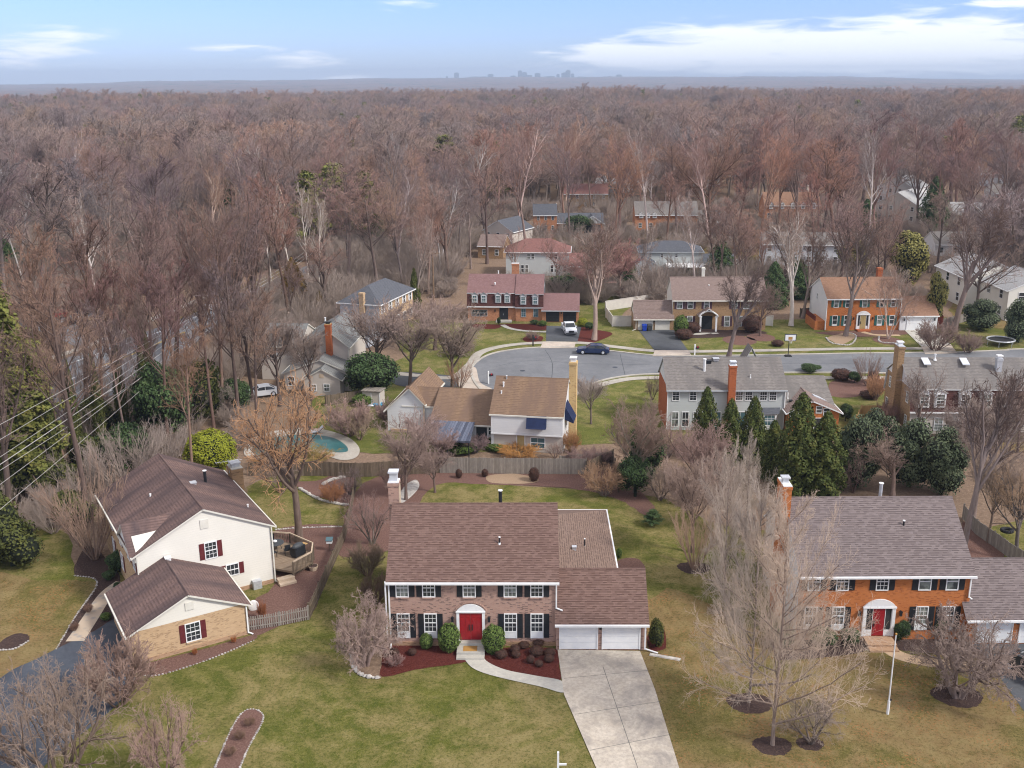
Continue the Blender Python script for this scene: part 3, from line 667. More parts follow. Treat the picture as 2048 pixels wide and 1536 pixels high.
# mid block
H.gable(-15.4, -8.0, 1.5, 11.5, 2.55, 4.95, 'x', ('sd_white', 'sd_white'), 'sd_white', 'rf_tan', ov=.35, ridge=6.6, tr='offwhite', rk=.02, nm='wing_wall', rn='wing_roof')
H.gable(-19.5, -15.44, 4.8, 11.5, 3.3, 4.9, 'x', ('sd_white', 'sd_white'), 'sd_white', 'rf_tan', ov=.15, ridge=6.7, tr='offwhite', rk=.02, nm='link_wall', rn='link_roof')
H.face('F', 1.5)
m = MB(); H.plate(m, -10.0, -8.75, .5, 2.2, .004, .05); g = m.build('patio_glass', M['glass'], H.e)
m = MB(); H.plate(m, -10.12, -10.0, .1, 2.3, .004, .09); H.plate(m, -8.75, -8.63, .1, 2.3, .004, .09); H.plate(m, -9.998, -8.752, .3, .49, .004, .09); m.build('frame', M['white'], g)
H.win(-8.35, 1.75, .42, 1.0, 2, 2)
# left gabled wing
H.gable(-21.3, -16.95, 4.6, 13.6, 2.75, 5.35, 'y', ('sd_white', 'sd_white'), 'sd_white', 'rf_tan', ov=.3, ridge=-18.55, tr='offwhite', rk=.3, nm='wing_wall', rn='wing_roof', ez2=3.7)
m = MB(); m.box(-16.95, -16.8, 4.5, 4.62, 0, 3.6); m.build('corner_board', M['rail'], H.e)
m = MB(); m.box(-20.9, -17.1, 4.35, 4.59, 0, .3); m.build('foundation', M['bk_tan'], H.e)
# patio canopy of corrugated awning
m = MB(); m.slab([(-15.0, -3.2, 2.05), (-9.7, -3.2, 2.05), (-10.1, 1.2, 2.75), (-15.1, 1.2, 2.75)], .09, 0, 0); m.box(-15.0, -9.7, -3.26, -3.2, 1.85, 2.05)
cn = m.build('patio_canopy', M['awn'], H.e)
m = MB()
for x in (-14.8, -12.3, -9.9): m.box(x-.05, x+.05, -3.1, -3.0, 0, 1.95)
m.build('post', M['black'], cn)
HD = H
# ================================================================== E  grey-green house with brick chimney
H = House('grey_house', (1332, 860), -1, 'pale grey-sided house with grey shingle roof, tall red brick chimney and gabled brick sunroom')
W = 13.7
H.gable(0, W, 0, 7.7, 5.15, 7.75, 'x', ('sd_grey', 'bk_red', 'sd_white'), 'sd_white', 'rf_grey', ridge=4.0, ov=.35, tr='greytrim')
H.face('F', 0)
for x in (1.0, 3.0): H.win(x, 4.25, .72, 1.15, 2, 4, None)
for x in (8.35, 9.45, 11.15, 12.25): H.win(x, 4.25, .75, 1.15, 3, 4, None)
for x, w in ((1.0, .7), (2.2, .7), (3.6, .8), (5.6, 1.4), (8.6, 1.3)): H.win(x, 1.35, w, 1.7, 2, 2, None, 0, 'glass_teal' if w > 1 else 'glass')
H.chimney(6.95, 7.75, -.75, -.01, 0, 8.0, 'bk_red', 'bluemetal', .5, 'white')
H.pipe(4.55, 2.2, 6.5, 8.0, .16, 'white', False, 'flue_pipe'); H.roofvent(5.2, 3.3, 7.4, .55, 'black'); H.roofvent(6.1, 3.6, 7.6, .6, 'metal'); H.pipe(9.8, 1.3, 5.9, 6.3, .06, 'white')
# bay
m = MB(); m.hexa([(10.6, -.01, .3), (11.0, -.9, .3), (12.6, -.9, .3), (13.0, -.01, .3)], [(10.6, -.01, 2.3), (11.0, -.9, 2.3), (12.6, -.9, 2.3), (13.0, -.01, 2.3)]); by = m.build('bay', M['white'], H.e)
m = MB(); m.face([(10.4, -.01, 2.75), (10.75, -1.1, 2.32), (12.85, -1.1, 2.32), (13.2, -.01, 2.75)]); m.face([(10.4, -.01, 2.3), (10.75, -1.1, 2.31), (12.85, -1.1, 2.31), (13.2, -.01, 2.3)]); m.build('bay_roof', M['rf_dark'], by)
H.face('F', -.9); H.win(11.8, 1.5, 1.2, 1.2, 3, 3, None, 0, 'glass_teal')
H.downspout(.05, -.08, 0, 5, None); H.downspout(W-.05, -.08, 0, 5, None)
# side wing + sunroom gable to the viewer
H.gable(W, 19.5, .6, 8.6, 2.9, 4.95, 'x', ('bk_orange', 'bk_orange'), 'bk_orange', 'rf_grey', ov=.3, ridge=5.6, tr='greytrim', nm='wing_wall', rn='wing_roof')
H.gable(W+.1, 19.6, -1.6, 5.2, 2.75, 4.1, 'y', ('bk_orange', 'bk_orange'), 'bk_orange', 'rf_brown', ov=.3, rk=.3, tr='white', nm='sunroom_wall', rn='sunroom_roof', ridge=16.4)
H.face('F', -1.6)
for a, b, z in ((14.9, 15.7, 3.0), (16.9, 17.6, 3.1), (17.75, 18.5, 2.85), (14.0, 14.8, 2.55)):
    H.win((a+b)/2, z-.1, b-a-.1, .75, 1, 1, None)
for a in (15.3, 17.2, 18.3): H.win(a, 1.15, .75, 1.6, 1, 1, None)
m = MB(); s_ = (4.1-2.75)/(19.6-16.4)
for y in (1.2, 2.8): m.slab([(17.3, y, 4.1-s_*.9+.14), (18.9, y, 4.1-s_*2.5+.14), (18.9, y+.7, 4.1-s_*2.5+.14), (17.3, y+.7, 4.1-s_*.9+.14)], .1, 0, 0)
m.build('skylight', M['bluemetal'], H.e)
H.pipe(14.4, 1.6, 3.3, 4.0, .05, 'white'); H.roofvent(14.6, .9, 3.2, .3, 'black')
# front entry gable poking above the ridge from the street side
r = MB(); r.slab([(10.2, 7.9, 5.9), (11.3, 7.9, 7.9), (11.3, 10.5, 7.9), (10.2, 10.5, 5.9)][::-1], .1); r.slab([(11.3, 7.9, 7.9), (12.4, 7.9, 5.9), (12.4, 10.5, 5.9), (11.3, 10.5, 7.9)][::-1], .1); r.build('entry_roof', [M['rf_grey'], M['greytrim']], H.e)
HE = H
# ================================================================== F  brown brick dormered house
H = House('dormered_house', (1815, 872), -2.5, 'brown brick house with row of arched dormers in its dark mansard and broad end chimney')
W = 17.5
def mansard(H, W, D, z1, z2, zr, wm, rf, rm, inset=.5, tr='white', ridge=None, side='sd_white'):
    w = MB(); ms = [M[wm], M[side]]
    yr = D/2 if ridge is None else ridge
    w.face([(0, 0, 0), (W, 0, 0), (W, 0, z1), (0, 0, z1)], 0); w.face([(W, D, 0), (0, D, 0), (0, D, z1), (W, D, z1)], 0)
    for x, q in ((0, 1), (W, -1)):
        f = [(x, D, 0), (x, 0, 0), (x, 0, z1), (x, inset, z2), (x, D-inset, z2), (x, D, z1)]; w.face(f if q > 0 else f[::-1], 0)
        t = [(x, D-inset, z2), (x, inset, z2), (x, yr, zr)]; w.face(t if q > 0 else t[::-1], 1)
    w.build('wall', ms, H.e)
    r = MB(); r.slab([(-.12, -.25, z1), (W+.12, -.25, z1), (W+.12, inset-.2, z2+.02), (-.12, inset-.2, z2+.02)], .1); r.build('mansard', [M[rm], M[tr]], H.e); r = MB(); r.slab([(W+.12, D+.25, z1), (-.12, D+.25, z1), (-.12, D-inset+.2, z2+.02), (W+.12, D-inset+.2, z2+.02)], .1)
    r.build('mansard', [M[rm], M[tr]], H.e)
    r = MB(); r.slab([(-.15, inset-.35, z2+.06), (W+.15, inset-.35, z2+.06), (W+.15, yr, zr+.06), (-.15, yr, zr+.06)], .1); r.slab([(W+.15, D-inset+.35, z2+.06), (-.15, D-inset+.35, z2+.06), (-.15, yr, zr+.06), (W+.15, yr, zr+.06)], .1)
    ro = r.build('roof', [M[rf], M[tr]], H.e)
    g = MB(); g.box(-.12, W+.12, -.38, -.255, z1-.16, z1); g.build('gutter', M[tr], H.e)
    return ro
mansard(H, W, 9.4, 3.0, 5.5, 8.1, 'bk_brown', 'rf_grey', 'rf_mans')
# light lower front
m = MB(); m.box(0.02, W-.02, -.03, -.004, 0, 2.8); m.build('lower_wall', M['sd_beige'], H.e)
for x in (1.35, 3.15, 5.9, 8.3, 10.9, 13.6): dormer(H, x, 3.5, 5.3, -.3, 1.0, 1.25, 'white', 'rf_grey')
H.face('F', -.03)
for x in (1.3, 3.3, 6.0, 8.6, 11.2): H.win(x, 1.5, .85, 1.4, 2, 4)
H.face('L', 0)
for y, z in ((1.3, 4.3), (7.6, 4.3), (1.2, 1.5), (8.2, 1.5)): H.win(y, z, .6, 1.2, 2, 4)
H.chimney(-.72, -.01, 3.7, 5.3, 0, 9.6, 'bk_brown', 'white', .5, 'metal')
m = MB(); m.hexa([(-1.0, 3.3, 0), (-.73, 3.3, 0), (-.73, 5.7, 0), (-1.0, 5.7, 0)], [(-.76, 3.7, 3.2), (-.73, 3.7, 3.2), (-.73, 5.3, 3.2), (-.76, 5.3, 3.2)]); m.build('chimney_base', M['bk_brown'], H.e)
m = MB(); m.slab([(2.1, 3.0, 7.75), (2.9, 3.0, 7.75), (2.9, 4.3, 8.2), (2.1, 4.3, 8.2)], .1, 0, 0); m.slab([(6.5, 3.0, 7.75), (7.3, 3.0, 7.75), (7.3, 4.3, 8.2), (6.5, 4.3, 8.2)], .1, 0, 0); m.build('skylight', M['bluemetal'], H.e)
H.chimney(10.2, 10.8, 2.6, 3.2, 6.8, 8.5, 'metal', 'white', .4, 'metal'); H.pipe(3.7, 4.2, 7.9, 8.6, .1, 'white')
HF = H
# ================================================================== G  burgundy mansard house
H = House('mansard_house', (936, 641), -4, 'orange brick house with burgundy mansard and black garage doors behind the white pickup')
W = 12.9
mansard(H, 8.25, 8.6, 2.55, 4.75, 7.3, 'bk_face', 'rf_burg', 'rf_mans', ridge=4.4, side='rf_burg')
H2e = H.e
w = MB(); w.box(8.25, W, -.35, 8.25, 0, 2.5); w.build('side_wall', M['bk_face'], H.e)
r = MB(); r.slab([(8.2, -.6, 2.5), (W+.1, -.6, 2.5), (W+.1, -.15, 4.65), (8.2, -.15, 4.65)], .1); r.build('mansard', [M['rf_mans'], M['greytrim']], H.e); r = MB(); r.slab([(W+.1, 8.5, 2.5), (8.2, 8.5, 2.5), (8.2, 8.1, 4.65), (W+.1, 8.1, 4.65)], .1); r.build('mansard', [M['rf_mans'], M['greytrim']], H.e)
r = MB(); r.slab([(8.15, -.35, 4.72), (W+.15, -.35, 4.72), (W+.15, 4.1, 7.4), (8.15, 4.1, 7.4)], .1); r.slab([(W+.15, 8.5, 4.7), (8.15, 8.5, 4.7), (8.15, 4.1, 7.4), (W+.15, 4.1, 7.4)], .1)
r.face([(W, 8.1, 4.65), (W, -.1, 4.65), (W, 4.1, 7.3)][::-1], 1); r.build('side_roof', [M['rf_burg'], M['greytrim']], H.e)
m = MB(); m.box(8.2, W+.1, -.72, -.605, 2.34, 2.5); m.build('gutter', M['greytrim'], H.e)
for x in (1.25, 2.8, 5.25, 6.8): dormer(H, x, 3.15, 4.6, -.2, .8, 1.05, 'greytrim', 'rf_burg', 'glass_teal')
for x in (9.55, 11.6): dormer(H, x, 2.95, 4.5, -.62, .8, 1.05, 'greytrim', 'rf_burg', 'glass_teal')
H.face('F', 0); H.win(2.0, 1.35, 2.6, 1.0, 5, 2, None, 0, 'glass', 'greytrim'); H.lantern(4.7, 1.8)
m = MB(); H.plate(m, 5.45, 6.95, .25, 2.3, .004, .06); H.plate(m, 5.55, 6.15, .35, 2.2, .062, .075); H.plate(m, 6.25, 6.85, .35, 2.2, .062, .075); d = m.build('door', M['black'], H.e)
m = MB(); H.plate(m, 6.1, 6.14, 1, 1.3, .08, .12); m.build('handle', M['metal'], d)
m = MB(); m.box(4.9, 7.6, -1.5, -.05, 0, .22); m.build('stoop', M['walk'], H.e)
H.face('F', -.35)
for x in (9.6, 11.7): H.win(x, 1.5, .7, 1.3, 2, 4, None, 0, 'glass_teal', 'greytrim')
H.gable(W-.1, 19.0, -.8, 5.8, 2.35, 4.4, 'x', ('bk_face', 'bk_face'), 'bk_face', 'rf_burg', ov=.4, ridge=2.2, tr='greytrim', nm='garage_wall', rn='garage_roof')
H.face('F', -.8); H.garage_door(13.45, 15.75, .1, 2.05, 'black', dark=True, fr='bk_face'); H.garage_door(16.35, 18.6, .1, 2.05, 'black', dark=True, fr='bk_face'); H.lantern(16.05, 1.7)
H.chimney(7.0, 8.3, 8.7, 9.3, 0, 8.4, 'bk_face', None, 0, 'white'); H.pipe(4.6, 1.6, 6.0, 6.3, .12, 'white', False, 'roof_vent'); H.pipe(4.9, 5.2, 7.0, 7.7, .1, 'white')
HG = H
# ================================================================== H  brown brick, vinyl fence
H = House('brown_brick_house', (1344, 660), -2, 'brown brick house with arched white portico and two cream garage doors across the cul-de-sac')
W = 15.2
H.gable(0, W, 0, 8.6, 5.2, 8.0, 'x', ('bk_brown', 'sd_cream', 'sd_cream'), 'sd_cream', 'rf_brown', ov=.35, ridge=4.3, tr='offwhite')
H.face('F', 0)
for x in (1.1, 2.85, 5.5, 10.0, 11.9): H.win(x, 4.35, .8, 1.5, 1, 1, 'plum', 0, 'glass_curtain', sw=.35)
for x in (2.85, 8.9, 10.9, 13.3): H.win(x, 1.5, .8, 1.6, 1, 1, 'plum', 0, 'glass_curtain', sw=.35)
# portico
m = MB()
for x in (4.35, 6.9): m.box(x-.14, x+.14, -1.75, -1.5, .15, 2.5); m.box(x-.2, x+.2, -1.8, -1.45, 2.502, 2.7)
q = arch_pts(4.15, 7.1, 2.7, .8, 14)
for (a, b), (c, d) in zip(q[:-1], q[1:]): m.tube((a, -1.6, b), (c, -1.6, d), .14, .14, 5)
po = m.build('portico', M['white'], H.e)
m = MB(); m.slab([(4.0, -1.9, 2.75), (5.62, -1.9, 3.95), (5.62, -.02, 3.95), (4.0, -.02, 2.75)][::-1], .1); m.slab([(5.62, -1.9, 3.95), (7.25, -1.9, 2.75), (7.25, -.02, 2.75), (5.62, -.02, 3.95)][::-1], .1); m.build('portico_roof', [M['rf_brown'], M['white']], H.e)
m = MB(); H.plate(m, 4.75, 6.5, .15, 2.4, .004, .05); H.plate(m, 5.2, 6.05, .2, 2.35, .052, .07); m.build('door', M['black'], H.e)
m = MB(); m.box(4.0, 7.3, -2.0, -.06, 0, .14); m.build('stoop', M['mulch_dark'], H.e)
H.chimney(5.3, 5.8, 5.4, 6.0, 7.0, 9.3, 'offwhite', None, 0, 'offwhite'); H.pipe(6.1, 2.6, 6.7, 7.0, .1, 'white', False, 'roof_vent')
H.gable(-6.25, .1, -.2, 5.6, 2.3, 4.6, 'x', ('bk_brown', 'bk_brown'), 'sd_cream', 'rf_brown', ov=.35, ridge=1.7, tr='offwhite', nm='garage_wall', rn='garage_roof')
H.face('F', -.2); H.garage_door(-5.55, -3.25, .08, 2.0, 'offwhite', 4, 'offwhite'); H.garage_door(-2.75, -.55, .08, 2.0, 'offwhite', 4, 'offwhite'); H.lantern(-3.0, 1.6)
H.downspout(-5.95, -.32, 0, 2.2, (-.6, -.3), 'offwhite')
HH = H
# ================================================================== I  orange brick with green shutters
H = House('green_shuttered_house', (1650, 661), 0, 'orange brick house with rust roof, green shutters, white side wall and white single garage door')
W = 12.0
H.gable(0, W, 0, 9.6, 5.4, 7.9, 'x', ('bk_orange', 'sd_white', 'bk_orange'), 'sd_white', 'rf_orange', ov=.3, ridge=4.6, tr='white')
H.face('F', 0)
for x in (1.5, 3.4, 6.1, 8.85, 10.75): H.win(x, 4.55, .7, 1.3, 1, 1, 'green_sh', sw=.38)
for x in (1.45, 3.35, 8.75, 10.75): H.win(x, 1.75, .7, 1.35, 1, 1, 'green_sh', .25, sw=.38)
arch_entry(H, 6.05, 2.2, .25, 2.55, .55, 1, 'tan_door', .4, .22)
m = MB(); m.box(5.0, 7.1, -1.1, -.06, 0, .24); m.build('stoop', M['bk_red'], H.e)
H.lantern(4.5, 2.0); H.lantern(7.6, 2.0)
H.face('L', 0); H.win(5.5, 4.6, .5, .9, 1, 1)
m = MB(); m.box(-1.6, -.004, .5, 6.0, 0, 1.5); m.build('side_porch', M['bk_orange'], H.e)
m = MB()
for i in range(14): m.box(-1.6+.0, -1.5, .5+i*.4, .7+i*.4, 1.502, 2.3)
m.build('porch_railing', M['wood_red'], H.e)
H.downspout(-.02, -.08, 0, 5.2, None); H.downspout(W+.02, -.1, 0, 5.2, None)
H.chimney(10.9, 11.7, 8.6, 9.6, 0, 8.6, 'bk_red', None, 0, 'bk_red')
H.gable(W+.02, 18.1, -.3, 6.8, 2.6, 4.9, 'x', ('sd_white', 'sd_white'), 'sd_white', 'rf_orange', ov=.3, ridge=3.4, tr='white', nm='garage_wall', rn='garage_roof')
H.face('F', -.3); H.garage_door(13.2, 17.1, .05, 2.2, 'white'); H.lantern(12.65, 1.8); H.lantern(17.6, 1.8)
HI = H
# ================================================================== J  grey house with red chimney, left
H = House('beige_house', (700, 765), -4, 'beige-sided house with slate-grey roofs and slender red brick chimney, half hidden by bare trees')
H.gable(-6.9, 0, 0, 11, 5.2, 7.5, 'y', ('sd_beige', 'sd_beige'), 'sd_beige', 'rf_greygreen', ov=.3, rk=.3, ridge=-2.9, ez2=5.2, tr='offwhite')
H.gable(-12.5, -6.92, 1.0, 10, 4.9, 6.9, 'x', ('sd_beige', 'sd_beige'), 'sd_beige', 'rf_greygreen', ov=.35, tr='offwhite', nm='wing_wall', rn='wing_roof')
H.chimney(-2.85, -2.1, -.85, -.01, 2.0, 8.3, 'bk_red', 'black', .35, 'bk_yel')
H.gable(-7.8, 1.2, -4.0, -.02, 2.5, 4.3, 'y', ('sd_beige', 'sd_beige'), 'sd_beige', 'rf_greygreen', ov=.35, rk=.2, ridge=-3.0, tr='offwhite', nm='wing_wall', rn='wing_roof')
H.gable(-4.6, .2, -6.4, -4.02, 2.35, 3.7, 'y', ('sd_beige', 'sd_beige'), 'sd_beige', 'rf_greygreen', ov=.3, rk=.2, tr='offwhite', nm='bay_wall', rn='bay_roof')
H.face('F', -6.4); H.win(-1.6, 1.15, .7, .9, 2, 2); H.win(-3.3, 1.15, .5, .8, 2, 2)
H.plate(mb := MB(), -2.5, -1.9, 2.5, 3.0, .004, .04); mb.build('louvre_vent', M['rail'], H.e)
H.face('F', 1.0); H.win(-11, 3.7, .8, 1.2, 2, 2, 'white'); H.face('F', -4.0); H.win(-7.0, 1.3, .8, 1.2, 2, 2)
H.downspout(.05, -.1, 0, 5.1, None, 'offwhite'); H.pipe(-5.0, 8.0, 6.3, 7.2, .12, 'white', False, 'flue_pipe')
# ================================================================== K  hip-roofed house
H = House('hip_roofed_house', None, -18, 'grey-sided and tan brick house with charcoal hip roof beside the ivy-clad tree', loc=P(675, 603, 5.3).xy.to_3d())
hip(H, .4, 7.4, 0, 13.6, 5.2, 7.6, 'rf_dark', ('sd_blue', 'bk_tan'), ov=.4)
H.face('R', 7.4)
for y in (1.3, 4.2, 7.0, 9.8, 12.4): H.win(y, 4.2, .7, 1.2, 1, 1, 'white', sw=.3); H.win(y, 1.4, .7, 1.3, 1, 1, 'white', sw=.3)
H.chimney(4.2, 5.0, -.75, -.01, 0, 7.0, 'bk_tan', None, 0, 'bk_tan')
H.gable(2.6, 8.8, -7.5, -.8, 2.3, 4.0, 'y', ('sd_blue', 'sd_blue'), 'sd_blue', 'rf_dark', ov=.3, tr='white', nm='garage_wall', rn='garage_roof')
# ================================================================== L  far orange brick house with carport
H = House('low_brick_house', (1067, 466), 0, 'distant orange brick house with charcoal roof and pale gabled carport beyond the bare trees')
H.gable(0, 6.3, 0, 8, 4.9, 7.3, 'x', ('bk_face', 'bk_face'), 'sd_white', 'rf_dark', ov=.3)
H.gable(6.32, 19, .6, 8.6, 2.7, 4.7, 'x', ('bk_face', 'bk_face'), 'bk_face', 'rf_dark', ov=.4, nm='wing_wall', rn='wing_roof')
H.gable(12.8, 18.8, -1.2, 5, 2.6, 4.6, 'y', ('bk_face', 'bk_face'), 'sd_white', 'rf_dark', ov=.3, rk=.2, nm='carport_wall', rn='carport_roof')
H.face('F', -1.2); m = MB(); H.plate(m, 13.6, 18.0, .05, 2.2, .004, .05); m.build('carport_shade_panel', M['rubber'], H.e)  # black sheet stands in for the shade inside the carport
H.face('F', 0)
for x in (1.3, 3.3, 5.2): H.win(x, 4.0, .6, 1.0, 1, 1, None); H.win(x, 1.4, .5, 1.1, 1, 1, None)
H.face('F', .6)
for x in (8.2, 10.8): H.win(x, 1.4, .8, 1.2, 1, 1, None)
# ================================================================== M  pale hip-roof house
H = House('red_hip_house', (1012, 551), -4, 'pale grey house with dull red hip roof behind the burgundy mansard house')
hip(H, 0, 13.3, 0, 8, 5.0, 7.3, 'rf_red', ('sd_grey', 'sd_grey'), ov=.35, axis='x')
H.face('F', 0)
for x in (1.2, 4.8, 5.7, 9.6, 10.5): H.win(x, 4.1, .6, 1.0, 1, 1, None)
for x in (2.6, 3.5, 4.4, 9.7, 10.6, 12.4): H.win(x, 1.5, .55, 1.5, 1, 1, None)
H.gable(13.4, 21.5, -2, 4.5, 2.6, 4.6, 'x', ('sd_beige', 'sd_beige'), 'bk_face', 'rf_red', ov=.35, nm='garage_wall', rn='garage_roof')
# ================================================================== N  grey house with bay and white pergola
H = House('bay_fronted_house', (1280, 556), -4, 'grey house with white bay window and white patio roof behind bare trees')
hip(H, 0, 13.0, 3.0, 11, 5.0, 6.8, 'rf_dark', ('sd_grey', 'sd_grey'), ov=.3, axis='x', tr='greytrim')
H.gable(-.9, 2.9, -.3, 3.0, 3.2, 4.3, 'y', ('sd_blue', 'sd_blue'), 'sd_blue', 'rf_dark', ov=.25, rk=.2, nm='bay', rn='bay_roof')
H.face('F', -.3); H.win(1.0, 2.1, 1.5, 1.2, 3, 1, None)
H.face('F', 3)
for x in (2.2, 4.6, 7.6): H.win(x, 4.2, .5, .6, 1, 1, None)
m = MB(); m.slab([(5.4, -.2, 2.35), (13.2, -.2, 2.35), (13.2, 3, 2.7), (5.4, 3, 2.7)], .15, 0, 0)
for x in (5.6, 9.2, 12.9): m.box(x-.1, x+.1, -.1, .1, 0, 2.15)
m.build('patio_roof', M['white'], H.e)
H.gable(13.2, 20, 5, 11, 2.3, 3.8, 'x', ('sd_beige', 'sd_beige'), 'sd_beige', 'rf_dark', ov=.3, nm='garage_wall', rn='garage_roof')
# ================================================================== O  pale two-winged house, right edge
H = House('pale_two_winged_house', (1880, 660), 0, 'cream two-storey house with pale grey roofs beyond the round evergreens', loc=(83.4, 169.8, 0))
H.gable(0, 11, 0, 10.5, 5.3, 7.6, 'y', ('sd_cream', 'sd_cream'), 'sd_cream', 'rf_pale', ov=.35)
H.gable(-2.6, 8.5, 10.55, 24, 5.5, 8.0, 'y', ('sd_cream', 'sd_cream'), 'sd_cream', 'rf_pale', ov=.35, nm='wing_wall', rn='wing_roof')
H.face('L', 0)
for y, z in ((2.5, 4.2), (7.2, 4.2), (2.5, 1.4), (7.2, 1.4)): H.win(y, z, 1.1, 1.4, 2, 1, None)
H.face('L', -2.6)
for y, z in ((13.5, 4.3), (18.5, 4.3), (13.5, 1.5), (18.5, 1.5)): H.win(y, z, 1.1, 1.4, 2, 1, None)
H.face('F', 0)
for x in (2.2, 5.5, 8.8): H.win(x, 4.2, .9, 1.3, 2, 1, None); H.win(x, 1.4, .9, 1.3, 2, 1, None)
# ================================================================== far houses, smaller in the picture
def far_house(name, px, rot, w, d, ez, rz, wm, rf, label, wing=None, two=True, axis='x'):
    H = House(name, px, rot, label)
    H.gable(0, w, 0, d, ez, rz, axis, (wm, wm), wm, rf, ov=.35)
    H.face('F', 0); n = max(2, int(w/2.6))
    for i in range(n):
        x = (i+.5)*w/n
        if two and ez > 4: H.win(x, ez-1.1, .8, 1.1, 1, 1, None)
        H.win(x, 1.4, .8, 1.2, 1, 1, None)
    if wing: H.gable(w+.02, w+wing, .8, d-.6, 2.6, 4.4, 'x', (wm, wm), wm, rf, ov=.3, nm='wing_wall', rn='wing_roof')
    return H
h = far_house('red_roofed_house', (1128, 417), -3, 14, 9, 4.8, 7.4, 'bk_brown', 'rf_red', 'distant brown house with deep red roof just above the charcoal-roofed brick one', 0)
h = far_house('distant_dormered_house', (1270, 461), -2, 17, 9, 4.4, 7.4, 'bk_face', 'rf_grey', 'distant brick house with grey roof and small dormers, left of its white garage', 0, False)
for x in (1.6, 3.4, 5.2): dormer(h, x, 3.4, 4.6, -.3, .8, 1.1, 'white', 'rf_grey')
h.gable(17.2, 26, -.5, 7, 2.6, 5, 'x', ('sd_white', 'sd_white'), 'sd_white', 'rf_grey', ov=.3, nm='garage_wall', rn='garage_roof')
h = far_house('rust_roofed_house', (1528, 440), -3, 16, 9, 4.4, 7.6, 'bk_face', 'rf_orange', 'distant brick house under a rust roof with five white dormers', 0, False)
for x in (1.8, 5, 8, 11, 14): dormer(h, x, 3.2, 4.8, -.3, .8, 1.1, 'white', 'rf_orange')
far_house('white_wood_house', (1524, 530), -8, 17, 8, 4.8, 6.8, 'sd_blue', 'rf_grey', 'white-sided house screened by pale-barked trees and dark spruces', 0)
far_house('pale_barn_house', (1748, 442), -40, 12, 14, 5.2, 8.6, 'sd_beige', 'rf_pale', 'pale house with broad light roof between two dark evergreens', 0, axis='y')
far_house('pale_rear_house', (1752, 404), -40, 12, 14, 5.2, 8.4, 'sd_white', 'rf_pale', 'pale-roofed house just behind the broad light-roofed one', 0, axis='y')
h = far_house('low_grey_house', (1868, 512), -6, 15, 9, 2.8, 5.0, 'sd_white', 'rf_grey', 'low white house with grey roof and orange chimney stub near the parked cars', 0, False)
h.chimney(9.5, 10.5, 4.2, 5.0, 4, 6.2, 'bk_orange', None, 0, 'white')
far_house('hidden_cream_house', (968, 500), -30, 8, 10, 5, 7.4, 'sd_beige', 'rf_dark', 'cream gabled house behind dark trunks near the orange brick wall', 0, axis='y')
far_house('hidden_orange_house', (956, 516), -12, 6, 8, 3, 5.0, 'bk_brown', 'rf_brown', 'small orange brick house glimpsed between trunks behind the mansard house', 0, False)
far_house('white_gabled_house', (1378, 372), -35, 8, 12, 5, 7.8, 'sd_white', 'rf_pale', 'white gabled house with pale roof deep among the bare trees', 0, axis='y')
far_house('white_ridge_house', (1366, 347), -30, 9, 10, 4.5, 7, 'sd_white', 'rf_dark', 'upper white gable showing between tall bare trees', 0, axis='y')
far_house('pale_slope_house', (1190, 384), -20, 12, 10, 3.2, 6, 'sd_white', 'rf_pale', 'pale low house behind the deep red roof', 0, False)
far_house('white_chimney_house', (1430, 352), -25, 10, 9, 4.5, 7.2, 'sd_white', 'rf_grey', 'white house corner among bare trees on the wooded rise', 0)
far_house('brown_gable_house', (1568, 392), -35, 8, 10, 4.2, 7, 'sd_beige', 'rf_brown', 'brown gabled house above the rust roof', 0, axis='y')
far_house('pale_edge_house', (1960, 372), -5, 14, 9, 4.5, 7, 'sd_blue', 'rf_pale', 'pale blue-grey house faint behind bare trees near the parked cars', 0)
far_house('pale_street_house', (1985, 415), -5, 13, 9, 4.6, 7, 'sd_white', 'rf_grey', 'white house beside the far street with the parked cars', 4)
far_house('cream_street_house', (1905, 448), -8, 12, 9, 3.0, 5.6, 'sd_cream', 'rf_pale', 'low cream house between the tall dark evergreen and the far street', 0, False)
# ================================================================== terrain, roads, beds
from mathutils import noise as mnoise
def sstep(a, b, x):
    t = max(0., min(1., (x-a)/(b-a))); return t*t*(3-2*t)
def terrain(x, y):
    d = math.hypot(x, y)
    if d < 420: return 0.
    az = x/max(y, 1.)
    h = sstep(420, 900, d)*(mnoise.noise(Vector((x/520+3.1, y/420, .3)))*9-1)
    h += sstep(1300, 2200, d)*(-14) + sstep(2600, 4200, d)*6*mnoise.noise(Vector((x/900, y/900, 5)))
    # skyline ridge
    pts = [(-.6, -8), (-.45, -6), (-.25, 14), (0, 26), (.15, 20), (.25, 12), (.36, -6), (.5, -40), (.7, -45)]
    e = pts[0][1] if az < pts[0][0] else pts[-1][1]
    for (a, u), (b, v) in zip(pts[:-1], pts[1:]):
        if a <= az <= b: e = u+(v-u)*(az-a)/(b-a)
    h += sstep(5200, 10500, d)*(39.5-8+e+14+mnoise.noise(Vector((az*14, 1.7, 0)))*7+mnoise.noise(Vector((az*60, 4.7, 0)))*3)
    return h
